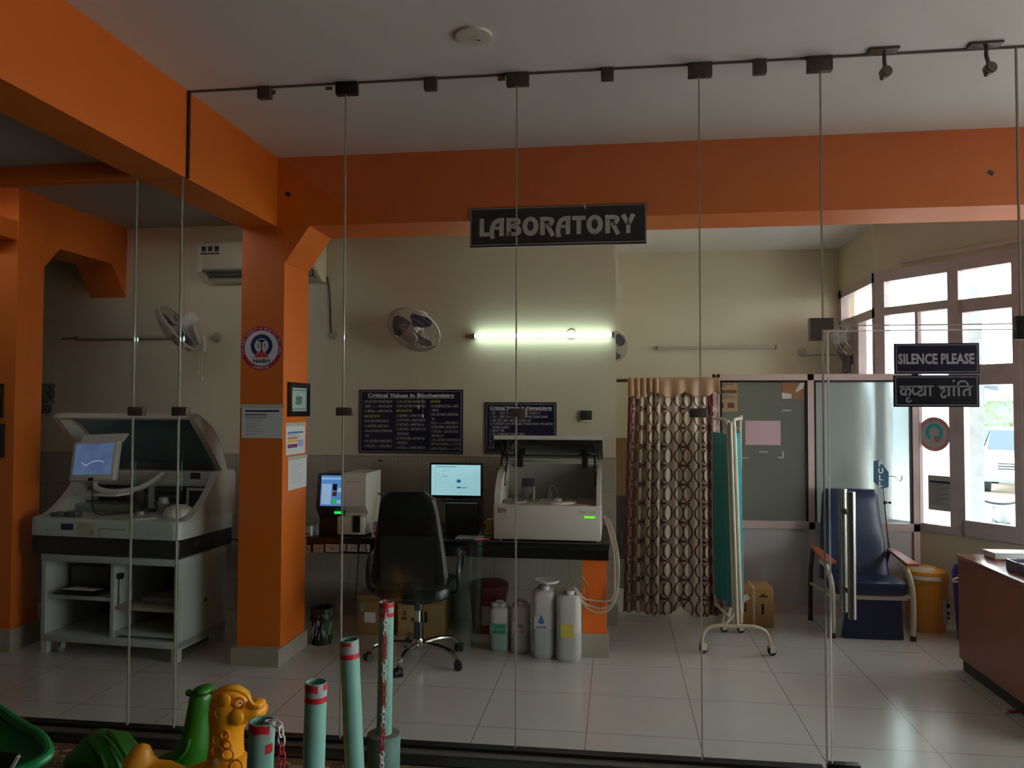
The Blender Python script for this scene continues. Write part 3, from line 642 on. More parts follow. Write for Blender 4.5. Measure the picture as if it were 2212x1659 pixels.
# sheets in sleeves on the wall tiles, posters and a pink sheet on the partition
a = A(800, 1063, YW-0.0125); c = A(848, 986, YW-0.0125)
sheet_of_paper('pale sleeved sheet on wall tiles beneath the biochemistry board', frame_at(a), c.x-a.x, c.z-a.z, rows(5, 0.62, 0.8, 0.12, 0.7, 0.006), blocks=((0.36, 0.54, 0.86, 0.90, ink),), m=mat('aged_paper', (168, 156, 140), 0.6))
a = A(1052, 1090, YW-0.0125); c = A(1092, 1004, YW-0.0125)
sheet_of_paper('pale sleeved sheet on wall tiles beside the lit monitor', frame_at(a), c.x-a.x, c.z-a.z, rows(3, 0.7, 0.8, 0.12, 0.7, 0.006), blocks=((0.5, 0.75, 0.88, 0.91, ink),), m=mat('aged_paper', (168, 156, 140), 0.6))
yp = YP-0.0035; sep = mat('sepia_print', (96, 74, 58), 0.7)
a = A(1542, 889, yp); c = A(1593, 826, yp)
sheet_of_paper('tan hand washing style poster with pictures on partition glass beside the curtain', frame_at(a), c.x-a.x, c.z-a.z, rows(4, 0.42, 0.58, 0.05, 0.95, 0.02)+rows(2, 0.85, 0.92, 0.1, 0.9, 0.025), name='poster', cat='poster', m=mat('tan_poster', (186, 150, 110), 0.6), blocks=((0.03, 0.97, 0.63, 0.74, sep), (0.15, 0.42, 0.12, 0.30, sep), (0.58, 0.86, 0.12, 0.30, sep)))
a = A(1689, 862, yp); c = A(1738, 826, yp)
t = sheet_of_paper('torn brown poster at the upper right corner of partition pane', frame_at(a), c.x-a.x, c.z-a.z, rows(2, 0.1, 0.2, 0.1, 0.9, 0.03), name='poster', cat='poster', m=mat('brown_poster', (160, 104, 66), 0.6))
b = MB(Matrix.Translation(a-a)); w, h = c.x-a.x, c.z-a.z
b.prism([(0.0, h*0.40), (w*0.42, h*0.30), (w*0.42, h*0.05), (0.0, h*0.0)], 'y', -0.003, -0.0015); b.prism([(w*0.80, h*0.95), (w, h*1.0), (w*0.92, h*0.62), (w*0.62, h*0.40), (w*0.60, h*0.52)], 'y', -0.003, -0.0015)
b.build('torn_patch', paper, t, smooth=False)
a = A(1610, 961, yp); c = A(1686, 909, yp)
sheet_of_paper('blank pink sheet taped to the grey partition pane', frame_at(a), c.x-a.x, c.z-a.z, None, m=mat('pink_paper', (214, 176, 186), 0.65))
b = MB()                                             # leftover strips of tape round the pink sheet
for q in ((1588, 923, 1600, 926), (1640, 975, 1660, 977), (1652, 910, 1653, 925), (1690, 975, 1693, 990), (1680, 987, 1692, 990), (1591, 988, 1618, 990), (1689, 885, 1710, 888)):
    p = A(q[0], q[3], yp); s = A(q[2], q[1], yp); b.box(p.x, max(s.x, p.x+0.003), yp-0.0006, yp, p.z, max(s.z, p.z+0.003))
tag(b.build('tape_residue', mat('yellowed_tape', (190, 190, 180), 0.4), smooth=False), 'torn strips of old tape around the pink sheet', 'tape', kind='stuff')
cn = on_bay(2006, 1100, 0.022); e = on_bay(2055, 1030, 0.022)
sheet_of_paper('grey printed table taped low on the bright window light', frame_at(cn, D), (Vector((e.x, e.y, 0))-Vector((cn.x, cn.y, 0))).length, e.z-cn.z, rows(12, 0.18, 0.74, 0.08, 0.95, 0.012, seed=9), head=(0.06, 0.96, 0.79, 0.85), m=mat('translucent_paper', (188, 188, 180), 0.7))
# tape scraps on glass and beam
tp = mat('brown_tape', (96, 80, 66), 0.5)
for lab, q, y, m in (('small brown tape scrap beside the leftmost top clip', (588, 194, 595, 205), YG-0.0067, tp), ('brown tape scrap left of the black top fitting', (703, 187, 718, 195), YG-0.0067, tp), ('brown tape scrap left of the second double fitting', (1075, 163, 1091, 175), YG-0.0067, tp)):
    a = A(q[0], q[3], y); c = A(q[2], q[1], y); tag(MB().box(a.x, c.x, y-0.001, y, a.z, c.z).build('tape_scrap', m, smooth=False), lab, 'tape')
for lab, p in (('black square sticker on the orange beam near the column', (622, 419)), ('black square sticker on the orange beam at far right', (2140, 373))):
    a = A(p[0], p[1], YB-0.0005); tag(MB(Matrix.Translation((a.x, YB, a.z)) @ Matrix.Rotation(0.6, 4, 'Y')).box(-0.017, 0.017, -0.002, -0.0003, -0.013, 0.013).build('square_sticker', black_p, smooth=False), lab, 'sticker')
# --- ceiling smoke detector
a = AZ(1023, 75, ZC)
t = thing('smoke_detector', 'round white disc shaped detector on the ceiling', 'smoke detector', a)
rr = (AZ(1063, 75, ZC)-a).length
MB().lathe([(rr, 0), (rr, -0.006), (rr*0.96, -0.011), (rr*0.30, -0.014), (0.001, -0.014)], 48).build('cover', mat('off_white_plastic', (214, 208, 196), 0.45), t)
MB().lathe([(rr*0.25, -0.0141), (rr*0.25, -0.0155), (rr*0.21, -0.0155), (rr*0.21, -0.0142)], 32, cap0=False, cap1=False).build('ring', mat('cream_plastic', (196, 188, 172), 0.45), t)
MB().box(0.012, 0.026, 0.022, 0.028, -0.0152, -0.0135).build('indicator_light', ink, t, smooth=False)
# --- swivel brackets hanging at the glass top
for lab, q in (('brown ceiling bracket with round knob nearest the door fitting', (1877, 1941, 127, 1913, 156)), ('brown ceiling bracket with round knob at the far right', (2093, 2165, 115, 2138, 148))):
    a = A(q[0], q[2], YG-0.05); c = A(q[1], q[2], YG-0.05); k = A(q[3], q[4], YG-0.05)
    t = thing('swivel_bracket', lab, 'bracket', ((a.x+c.x)/2, YG-0.05, ZC), group=None, world=True)
    MB().box(a.x, c.x, YG-0.075, YG-0.02, ZC-0.012, ZC-0.0005, bev=0.002).build('ceiling_plate', brown_patch, t)
    mx_ = (a.x+c.x)/2
    MB().tube([(mx_+0.005, YG-0.05, ZC-0.01), (mx_+0.002, YG-0.05, (ZC+k.z)/2+0.005), (k.x, YG-0.05, k.z)], 0.0085, 10).build('arm', brown_patch, t)
    b = MB(); b.cyl((k.x, YG-0.065, k.z), (k.x, YG-0.037, k.z), 0.026, seg=24); b.cyl((k.x, YG-0.072, k.z), (k.x, YG-0.064, k.z), 0.018, seg=20); b.ball((k.x-0.015, YG-0.05, k.z-0.026), 0.011)
    b.build('knob', mat('tarnished_knob', (112, 104, 92), 0.45, metal=0.3), t)
# ================================================================ wall fans, air conditioner, tube lights
plastic_w = mat('ivory_plastic', (206, 196, 172), 0.4)
fan_w = mat('fan_white_plastic', (216, 210, 200), 0.4)
blade_m = mat('fan_blade_blue', (46, 52, 92), 0.35)
def wall_fan(label, base, head, axis, r, group='wall fans'):
    """base: point on the wall; head: centre of the cage; axis: where the fan blows."""
    t = thing('wall_fan', label, 'fan', base, group=group); base = Vector(base); h = Vector(head)-base
    ax = Vector(axis).normalized(); z = (Vector((0, 0, 1))-ax*ax.z).normalized(); x = (-ax).cross(z)
    MH = Matrix.Translation(h) @ Matrix((x, -ax, z)).transposed().to_4x4()           # local -y = axis
    b = MB(MH)
    for yy, rr in ((-0.055, r*0.80), (-0.075, r*0.55), (-0.035, r*0.97), (0.045, r*0.80)): b.tube([(rr*math.cos(a), yy, rr*math.sin(a)) for a in [2*PI*i/48 for i in range(48)]], 0.0016, 4, closed=True)
    n = 72
    for i in range(n):
        a = 2*PI*i/n; c, s = math.cos(a), math.sin(a); c2, s2 = math.cos(a+0.10), math.sin(a+0.10)
        b.tube([(r*0.30*c, -0.085, r*0.30*s), (r*0.62*c2, -0.073, r*0.62*s2), (r*0.97*c2, -0.035, r*0.97*s2), (r*c2, 0.0, r*s2)], 0.0013, 3)
        if i % 2 == 0: b.tube([(r*c, 0.0, r*s), (r*0.9*c, 0.035, r*0.9*s), (r*0.30*c, 0.062, r*0.30*s)], 0.0013, 3)
    cage = b.build('cage', mat('fan_wire', (150, 142, 134), 0.45), t)
    b = MB(MH); b.tube([(r*math.cos(a), 0, r*math.sin(a)) for a in [2*PI*i/56 for i in range(56)]], 0.008, 8, closed=True); b.build('cage_rim', fan_w, cage)
    b = MB(MH @ Matrix.Rotation(PI/2, 4, 'X')); b.lathe([(r*0.31, 0.078), (r*0.31, 0.086), (r*0.27, 0.094), (0.001, 0.097)], 32); b.build('badge', mat('fan_badge', (176, 164, 154), 0.45), cage)
    for k in range(3):
        a0 = 2*PI*k/3+0.5; g = []
        for j in range(7):
            rr = r*(0.22+0.66*j/6); row = []
            for i in range(9):
                u = i/8; wid = 0.95 if j < 5 else (0.85 if j == 5 else 0.6)
                a = a0+wid*(u-0.5)*1.35+0.25*(j/6); row.append((rr*math.cos(a), 0.020-0.045*u, rr*math.sin(a)))
            g.append(row)
        MB(MH).sheet(g, 0.003).build('blade', blade_m, t)
    b = MB(MH @ Matrix.Rotation(-PI/2, 4, 'X')); b.lathe([(0.028, -0.03), (0.05, 0.055), (0.052, 0.07), (0.047, 0.16), (0.040, 0.175), (0.001, 0.178)], 28); b.build('motor_housing', fan_w, t)
    m0 = MH @ Vector((0, 0.12, -0.03)); wallp = Vector((0, 0, 0))
    b = MB(); b.tube(bez([wallp+Vector((0, -0.02, 0.02)), Vector((h.x*0.2, -0.05, h.z*0.25)), Vector((m0.x*0.8, m0.y*0.75-0.01, m0.z*0.6)), m0], 6), 0.020, 10); b.build('bracket_arm', fan_w, t)
    b = MB(); b.prism([(-0.035, -0.045), (0.035, -0.045), (0.04, 0.03), (0.02, 0.09), (-0.02, 0.09), (-0.04, 0.03)], 'y', -0.045, 0, bev=0.006); b.build('wall_mount', fan_w, t)
    return t
def pull_cords(t, pts, m=mat('pull_cord', (196, 188, 170), 0.6)):
    for x, y, z in pts:
        b = MB(); b.tube([(x, y, -0.03), (x+0.002, y, z)], 0.0012, 4); o = b.build('pull_cord', m, t)
        MB().cyl((x+0.002, y, z), (x+0.002, y, z-0.03), 0.006, 0.004, 10).build('cord_bead', fan_w, o)
hd = A(895, 711, 5.80); bs = A(908, 738, YW)
t = wall_fan('white wall fan with blue blades left of the glowing tube light', bs, hd, (-0.22, -0.66, -0.72), 0.205)
pull_cords(t, [(0.0, -0.05, -0.51), (0.035, -0.05, -0.58)])
hd = A(382, 708, 5.72); bs = A(437, 748, YW)
t = wall_fan('white wall fan seen from the side above the big analyser', bs, hd, (-0.80, -0.20, -0.60), 0.205)
pull_cords(t, [(0.0, -0.05, -0.20), (0.03, -0.05, -0.26)])
wall_fan('white wall fan half hidden behind the end of back wall', A(1322, 775, YF), A(1322, 748, YF-0.22), (0.12, -0.95, -0.25), 0.16)
# split air conditioner
AY = YW-0.21; a = A(429, 527, AY); c = A(684, 579, AY); e = A(684, 600, AY)
t = thing('air_conditioner', 'cream split air conditioner on the back wall behind the column', 'air conditioner', ((a.x+c.x)/2, YW, e.z), world=True)
b = MB(); b.prism([(YW-0.002, a.z+0.02), (AY+0.03, a.z+0.02), (AY+0.005, a.z-0.01), (AY+0.005, c.z), (AY+0.03, c.z-0.02), (YW-0.09, e.z), (YW-0.002, e.z)], 'x', a.x+0.03, c.x-0.03); b.build('body', plastic_w, t, smooth=False)
for x0, x1 in ((a.x, a.x+0.03), (c.x-0.03, c.x)): MB().prism([(YW-0.002, a.z+0.022), (AY+0.03, a.z+0.022), (AY, a.z-0.01), (AY, c.z-0.01), (AY+0.05, c.z-0.05), (YW-0.10, e.z-0.005), (YW-0.002, e.z-0.005)], 'x', x0, x1, bev=0.006).build('end_cover', mat('ivory_plastic_end', (222, 206, 170), 0.4), t)
MB().box(a.x+0.03, c.x-0.03, AY-0.006, AY+0.005, c.z+0.012, a.z, bev=0.006).build('front_panel', plastic_w, t)
MB().box(a.x+0.03, c.x-0.03, AY+0.002, AY+0.012, c.z-0.012, c.z+0.006).build('air_gap', black_p, t, smooth=False)
lv = MB()
for i in range(2): lv.box(a.x+0.06, c.x-0.05, AY+0.02+i*0.035, AY+0.028+i*0.035, c.z-0.035-i*0.018, c.z-0.012-i*0.018)
lv.build('louvre', mat('louvre_dark', (36, 34, 32), 0.5), t, smooth=False)
p = A(432, 530, AY); q = A(475, 548, AY)
MB().box(p.x+0.01, q.x, AY-0.0075, AY-0.006, q.z, p.z).build('energy_label', mat('energy_label', (176, 172, 160), 0.6), t, smooth=False)
b = MB(); [rect(b, p.x+0.02+i*0.055, p.x+0.055+i*0.055, q.z+0.02, p.z-0.012, y=AY-0.008) for i in range(3)]; rect(b, p.x+0.01, q.x, q.z-0.004, q.z+0.006, y=AY-0.008); b.build('label_print', ink, t, smooth=False)
p = A(670, 588, AY+0.02); MB().box(p.x-0.03, p.x+0.02, AY+0.015, AY+0.025, p.z-0.025, p.z+0.025).build('display_window', black_p, t, smooth=False)
pts = [A(x, y, YW-0.008) for x, y in ((707, 598), (711, 625), (713, 660), (714, 700), (716, 720))]
tag(MB().tube(bez(pts, 5), 0.006, 6).build('power_cable', mat('dark_cable', (52, 44, 38), 0.6)), 'dark cable running down from the air conditioner to round plate', 'cable')
# round cover plates
plm = mat('round_cover_plate', (176, 164, 146), 0.45)
def cover(label, p, y, r=0.040):
    a = A(p[0], p[1], y); t = thing('round_cover_plate', label, 'cover plate', a, group='round wall cover plates')
    MB(Matrix.Rotation(PI/2, 4, 'X')).lathe([(r, 0.0), (r, 0.006), (r*0.88, 0.011), (0.001, 0.012)], 32).build('cover', plm, t)
    MB().cyl((0.004, -0.0115, -r*0.45), (0.004, -0.014, -r*0.45), 0.0045, seg=12).build('screw', ink, t); return t
cover('round wall plate beside the fan above the big analyser', (469, 729), YW); cover('round wall plate at the end of air conditioner cable', (721, 724), YW); cover('round wall plate just behind the glowing tube light', (1234, 722), YW)
t = cover('round wall plate with cord on the far wall above the partition', (1733, 761), YF, 0.045)
tag(MB().tube(bez([A(1735, 764, YF-0.02), A(1741, 768, YF-0.03), A(1770, 766, YF-0.015), A(1806, 767, YF-0.008)], 6), 0.006, 6).build('power_cable', mat('pale_cable', (150, 146, 140), 0.6)), 'pale cord running right from the far wall plate', 'cable')
# tube lights
def tube_light(label, p0, p1, y, lit, half=4.5):
    a = A(p0[0], p0[1], y-0.03); c = A(p1[0], p1[1], y-0.03); t = thing('tube_light', label, 'tube light', ((a.x+c.x)/2, y, a.z), world=True)
    z = a.z; dz = (A(p0[0], p0[1]-half, y-0.03).z-z)
    MB().box(a.x-0.02, c.x+0.012, y-0.030, y-0.0005, z-dz*0.8, z+dz*0.8, bev=0.004).build('batten', mat('batten_white', (196, 194, 186), 0.4), t)
    if lit: m = mat('glowing_tube', (226, 255, 246), 0.3, emit=LAMP)
    else: m = mat('dead_tube', (186, 180, 170), 0.3)
    MB().cyl((a.x, y-0.033, z), (c.x, y-0.033, z), dz, seg=16).build('tube', m, t)
    for x in (a.x-0.012, c.x): MB().box(x-0.004, x+0.016, y-0.05, y-0.0005, z-dz*1.15, z+dz*1.15, bev=0.003).build('end_cap', mat('tube_cap', (120, 112, 100), 0.5), t)
    return t
LAMP = 20.0
tube_light('lit tube light glowing greenish white on the back wall', (1025, 726), (1322, 725), YW, True)
tube_light('unlit tube light on the far wall above the partition', (1420, 752), (1674, 752), YF, False, 3.6)
tube_light('unlit tube light behind the fan over the big analyser', (168, 730), (372, 727), YW, False, 3.2)
tag(MB().tube([A(133, 732, YW-0.006), A(150, 731, YW-0.006), A(164, 730, YW-0.01)], 0.005, 6).build('lamp_cord', mat('dark_cable', (52, 44, 38), 0.6)), 'short dark cord at the left end of the unlit tube', 'cable')
# little control box on the wall to the right of the hematology board
a = A(1254, 907, YW); c = A(1279, 887, YW); t = thing('wall_control_box', 'small dark control box on the wall above the white analyser', 'control box', ((a.x+c.x)/2, YW, a.z), world=True)
MB().box(a.x, c.x, YW-0.03, YW, a.z, c.z, bev=0.004).build('box', mat('dark_green_box', (44, 46, 40), 0.4), t); p = A(1254, 912, YW)
MB().box(a.x+0.002, c.x-0.004, YW-0.028, YW, p.z, a.z-0.0005, bev=0.003).build('lower_edge', plastic_w, t)
# plastic pouches hung at the far end of back wall
for lab, q in (('upper clear plastic pouch hung on the back wall beside the left column', (86, 829, 119, 872)), ('lower clear plastic pouch hung on the back wall beside the left column', (86, 874, 113, 893))):
    a = A(q[0]-6, q[3], YW-0.03); c = A(q[2], q[1], YW-0.03); g = []
    for j in range(8):
        g.append([(a.x+(c.x-a.x)*i/8, YW-0.035+0.014*math.sin(i*1.7+j*2.1), a.z+(c.z-a.z)*j/7+0.004*math.sin(i*2+j)) for i in range(9)])
    t = thing('plastic_pouch', lab, 'plastic pouch', ((a.x+c.x)/2, YW, c.z), group=None, world=True)
    MB().sheet(g, 0.002).build('pouch', mat('crinkled_plastic', (160, 168, 172), 0.08, trans=0.6, spec=1.0), t, angle=20)
    MB().cyl(((a.x+c.x)/2, YW-0.04, c.z), ((a.x+c.x)/2, YW, c.z), 0.004, seg=8).build('nail', steel, t)
# ================================================================ the laboratory counter and what stands on it
granite = mat('black_granite', (20, 20, 21), 0.25, noise=0.3, nscale=40)
CT, CF = 0.752, 5.25
t = thing('work_counter', 'black stone work counter along the back wall', 'counter', (-1.08, 5.67, 0.70), world=True)
MB().box(-2.14, -0.045, CF, YW-0.013, 0.715, CT, bev=0.004).build('worktop', granite, t)
MB().box(-2.14, -0.05, CF+0.004, CF+0.034, 0.645, 0.715).build('front_apron', granite, t, smooth=False)
lab_m = mat('label_paper', (188, 178, 166), 0.7)
for x0, x1, y0, y1 in ((659, 671, 1178, 1194), (677, 699, 1176.5, 1193), (703, 733, 1176, 1192.5), (735, 748, 1175, 1190.5), (750, 772, 1176, 1191.5), (775, 799, 1176, 1191.5)):
    a = A(x0, y1, CF-0.001); c = A(x1, y0, CF-0.001); o = MB().box(a.x, c.x, CF-0.002, CF-0.0005, a.z, c.z).build('shelf_label', lab_m, t, smooth=False)
    b = MB(); s = 0.014
    for k in range(2): put_text(b, R.choice(['F', 'S', '1', 'J', 'H', 'D']), 0.022, Matrix.Translation(((a.x+c.x)/2-0.012+k*0.016, CF-0.0025, a.z+0.015)), bold=0.0004, res=1)
    b.build('label_print', mat('print_grey', (96, 98, 108), 0.8), o, smooth=False)
p = MB().box(-0.224, -0.063, 5.285, 5.40, 0.0, 0.644)
r_ = sroot('wall_counter_pier', (-0.14, 5.34, 0))
MB().box(-0.224, -0.063, 5.285, 5.40, 0.155, 0.644).build('pier', mat('fresh_orange_paint', (238, 112, 26), 0.5), r_, smooth=False)
MB().box(-0.235, -0.05, 5.275, 5.41, 0.0, 0.155).build('skirting', skirt_m, r_, smooth=False)
# --- small white and black blood cell counter with a touch screen
FY = 5.315; cell_w = mat('analyser_ivory', (198, 190, 176), 0.4)
x0 = A(686, 1100, FY).x; xm = A(743, 1100, FY).x; x1 = A(790, 1100, FY).x; zt = A(740, 1022, FY).z
t = thing('cell_counter', 'small ivory blood cell counter with lit blue touch screen', 'analyser', ((x0+x1)/2, 5.5, CT), world=True)
b = MB(); b.prism([(FY+0.03, CT+0.012), (5.66, CT+0.012), (5.66, zt), (FY+0.02, zt), (FY, zt-0.03), (FY, CT+0.21), (FY+0.055, CT+0.16), (FY+0.03, CT+0.14)], 'x', xm-0.01, x1, bev=0.008); b.build('housing', cell_w, t)
b = MB(); b.prism([(FY+0.05, CT+0.002), (5.62, CT+0.002), (5.62, zt-0.01), (FY+0.005, zt-0.004), (FY-0.03, CT+0.20), (FY+0.04, CT+0.12)], 'x', x0, xm-0.008, bev=0.01); b.build('screen_housing', black_p, t)
b = MB(); b.box(xm-0.05, x1-0.012, FY+0.004, FY+0.03, CT+0.012, CT+0.135, bev=0.006); b.build('sample_bay', cell_w, t)
a = A(690, 1092, FY-0.02); c = A(740, 1027, FY-0.02); n = Vector((0, -1, 0)); zz0, zz1 = a.z, c.z; dy = 0.035*(zz1-zz0)/(zt-0.004-CT-0.2); ys0 = FY-0.03+0.035*(zz0-CT-0.2)/(zt-0.004-CT-0.2)
Ms = frame_at((a.x+0.008, ys0-0.003, zz0), (1, 0, 0), (0, dy, zz1-zz0)); sw, sh = c.x-a.x-0.012, zz1-zz0
MB(Ms).box(0, sw, -0.002, 0.0, 0, sh).build('touch_screen', mat('screen_blue', (92, 150, 226), 0.2, emit=0.55), t, smooth=False)
b = MB(Ms); rect(b, 0, sw, sh*0.86, sh*0.93, y=-0.003); rect(b, sw*0.05, sw*0.5, sh*0.05, sh*0.72, y=-0.003); rect(b, sw*0.78, sw*0.97, sh*0.45, sh*0.60, y=-0.003); rect(b, sw*0.78, sw*0.97, sh*0.08, sh*0.2, y=-0.003); b.build('screen_table', mat('screen_pale', (160, 196, 236), 0.2, emit=0.6), t, smooth=False)
for i, mm in enumerate((mat('screen_graph_black', (14, 14, 20), 0.3, emit=0.01), mat('screen_graph_red', (120, 30, 30), 0.3, emit=0.3), mat('screen_graph_green', (30, 190, 60), 0.3, emit=0.8))):
    b = MB(Ms); rect(b, sw*0.56, sw*0.76, sh*(0.50 if i == 0 else 0.32 if i == 1 else 0.08), sh*(0.72 if i == 0 else 0.46 if i == 1 else 0.22), y=-0.003); b.build('screen_graph', mm, t, smooth=False)
a = A(722, 1110, FY-0.03); c = A(736, 1105, FY-0.03); MB().box(a.x, c.x, FY-0.029, FY-0.02, a.z, c.z).build('status_light', mat('green_light', (30, 220, 90), 0.3, emit=1.2), t, smooth=False)
a = A(762, 1150, FY); c = A(778, 1114, FY); MB().box(a.x, c.x, FY-0.006, FY+0.012, a.z, c.z, bev=0.004).build('sample_door', black_p, t)
b = MB(); put_text(b, 'HEMATOLOGY ANALYZER', 0.008, Matrix.Translation((xm+0.015, FY-0.0006, zt-0.065)), fitw=0.10, res=1); b.build('front_print', mat('print_grey', (96, 98, 108), 0.8), t, smooth=False)
# --- monitor on its stand, desktop computer below
MY = 5.62; a = A(928, 1075, MY); c = A(1042, 1001, MY); cx = (a.x+c.x)/2
pc0 = A(962, 1150, 5.5); pc1 = A(1030, 1088, 5.5); pz = pc1.z
t = thing('monitor', 'black flat monitor with pale blue lit screen', 'monitor', (cx, MY+0.06, pz), world=True)
MB().box(a.x, c.x, MY, MY+0.035, a.z, c.z, bev=0.005).build('bezel', black_p, t)
e = 0.013; sx0, sx1, sz0, sz1 = a.x+e, c.x-e, a.z+0.02, c.z-e
MB().box(sx0, sx1, MY-0.0015, MY, sz0, sz1).build('screen', mat('screen_pale_cyan', (170, 220, 232), 0.25, emit=0.75), t, smooth=False)
sw, sh = sx1-sx0, sz1-sz0; b = MB()
for i in range(36): u = sw*(0.13+0.26*R.random()); v = sh*(0.25+0.6*R.random()); rect(b, sx0+u, sx0+u+0.003, sz0+v, sz0+v+0.003, y=MY-0.002)
rect(b, sx0+sw*0.10, sx0+sw*0.50, sz0+sh*0.93, sz0+sh*0.945, y=MY-0.002); [rect(b, sx0+sw*0.24+i*0.012, sx0+sw*0.24+i*0.012+0.008, sz0+sh*0.62, sz0+sh*0.635, y=MY-0.002) for i in range(3)]
rect(b, sx0+sw*0.605, sx0+sw*0.73, sz0+sh*0.245, sz0+sh*0.262, y=MY-0.002); rect(b, sx0+sw*0.56, sx0+sw*0.58, sz0+sh*0.66, sz0+sh*0.672, y=MY-0.002); rect(b, sx0+sw*0.085, sx0+sw*0.088, sz0+sh*0.05, sz0+sh*0.95, y=MY-0.002)
b.build('screen_print', mat('screen_ink', (60, 90, 110), 0.5), t, smooth=False)
b = MB(); rect(b, sx0+sw*0.52, sx0+sw*0.60, sz0+sh*0.42, sz0+sh*0.52, y=MY-0.002); rect(b, sx0+sw*0.52, sx0+sw*0.60, sz0+sh*0.235, sz0+sh*0.285, y=MY-0.002); b.build('screen_button', mat('screen_button_blue', (30, 120, 190), 0.4, emit=0.5), t, smooth=False)
MB().box(cx-0.03, cx+0.03, MY+0.02, MY+0.05, 0.97, a.z+0.05, bev=0.005).build('neck', black_p, t)
MB().box(cx-0.10, cx+0.10, MY-0.04, MY+0.12, pz+0.0005, pz+0.015, bev=0.005).build('base', black_p, t)
t = thing('desktop_computer', 'black desktop computer lying under the monitor', 'computer', ((pc0.x+pc1.x)/2, 5.65, CT), world=True)
MB().box(pc0.x, pc1.x, 5.5, 5.80, CT+0.0005, pz, bev=0.006).build('case', mat('computer_case', (24, 24, 25), 0.4), t)
b = MB(); [b.box(pc0.x+0.02, pc1.x-0.02, 5.4985, 5.5005, CT+0.05+i*0.03, CT+0.056+i*0.03) for i in range(3)]; b.build('front_slot', mat('slot_black', (8, 8, 8), 0.5), t, smooth=False)
# --- white chemistry analyser with lid up
EY = 5.31; x0 = A(1066, 1130, EY).x; x1 = A(1298, 1130, EY).x; zb = A(1180, 1167, EY).z; zf = A(1180, 1092, EY).z; EB = 5.86
erb = mat('analyser_offwhite', (202, 192, 180), 0.45); erb_g = mat('analyser_grey', (150, 146, 138), 0.45)
t = thing('chemistry_analyser', 'off white bench chemistry analyser with smoked lid raised', 'analyser', ((x0+x1)/2, 5.55, CT), world=True)
MB().box(x0, x1, EY, EB, zb, zf, bev=0.008).build('body', erb, t)
for px, yy in ((1080, EY+0.03), (1290, EY+0.03), (1084, EB-0.05), (1286, EB-0.05)):
    fx = A(px, 1172, EY+0.03).x; MB().cyl((fx, yy, CT+0.0003), (fx, yy, zb+0.002), 0.014, seg=14).build('foot', erb_g, t)
zk = A(1200, 1001, EB-0.08).z; BKY = EB-0.10
MB().box(x0+0.03, x1-0.02, BKY, EB, zf, zk).build('rear_panel', erb_g, t, smooth=False)
for xa, xb in ((x0+0.002, x0+0.045), (x1-0.030, x1-0.004)):
    b = MB(); pr = [(EY+0.02, zf)]+[(EY+0.02+0.34*(1-math.cos(k*PI/12)), zf+0.24*math.sin(k*PI/12)) for k in range(1, 7)]+[(EB, zf+0.24), (EB, zf)]; b.prism(pr, 'x', xa, xb); b.build('side_wing', erb, t, smooth=False)
# lid
z_t = A(1180, 943, 5.42).z; hz = zk+0.03; Ml = frame_at((x0-0.012, EB-0.04, hz), (1, 0, 0), (0, 5.42-(EB-0.04), z_t-hz)); lh = math.hypot(5.42-EB+0.04, z_t-hz); lw = x1-x0+0.02
lo = MB(Ml).box(0, lw, -0.018, 0.0, lh*0.1, lh, bev=0.004).build('lid', mat('smoked_acrylic', (26, 26, 27), 0.12, spec=0.7), t)
b = MB(Ml); b.box(-0.004, lw+0.004, -0.022, 0.004, lh-0.010, lh+0.006); b.build('lid_edge_strip', mat('pale_strip', (206, 206, 196), 0.4), lo, smooth=False)
b = MB(Ml); b.prism([(0.0, -0.02), (0.0, -0.10), (0.012, -0.10), (0.012, -0.02)], 'z', lh*0.15, lh*0.2)
for xa in (0.03, lw-0.04): b.box(xa, xa+0.012, -0.03, -0.018, 0.05, lh*0.9)
b.build('lid_rib', black_p, lo, smooth=False)
for px in (1124, 1264):
    hx = A(px, 985, EB-0.1).x; b = MB(); b.box(hx-0.045, hx+0.045, BKY-0.07, BKY-0.002, hz+0.03, hz+0.075, bev=0.004); b.box(hx-0.022, hx+0.022, BKY-0.04, BKY-0.001, zk-0.025, hz+0.04, bev=0.004); b.build('hinge', black_p, t)
MB().box(x0+0.03, x1-0.02, BKY-0.02, BKY-0.004, hz+0.0, hz+0.006).build('hinge_bar', mat('pale_strip', (206, 206, 196), 0.4), t, smooth=False)
for pa, pb in (((1098, 988), (1089, 1046)), ((1286, 988), (1286, 1045))):
    p = A(pa[0], pa[1], 5.58); q = A(pb[0], pb[1], 5.52); b = MB(); m_ = p.lerp(q, 0.55); b.cyl(p, m_, 0.010, seg=12); b.cyl(m_, q, 0.005, seg=10); b.ball(q, 0.011); b.ball(p, 0.010); b.build('gas_strut', black_p, t)
def disc_tray(px, py, y, r, m, name):
    c0 = A(px, py, y); b = MB(Matrix.Translation((c0.x, y, zf+0.0005))); b.lathe([(r, 0), (r, 0.012), (r*0.93, 0.018), (r*0.90, 0.012), (r*0.25, 0.010), (r*0.2, 0.03), (0.001, 0.032)], 40); return b.build(name, m, t)
disc_tray(1205, 1085, EY+0.17, 0.13, erb, 'reagent_disc'); disc_tray(1112, 1085, EY+0.14, 0.085, mat('tray_green_grey', (128, 130, 118), 0.4), 'sample_disc'); disc_tray(1215, 1085, EY+0.30, 0.06, erb_g, 'wash_station')
hb = mat('arm_slate', (52, 56, 66), 0.35)
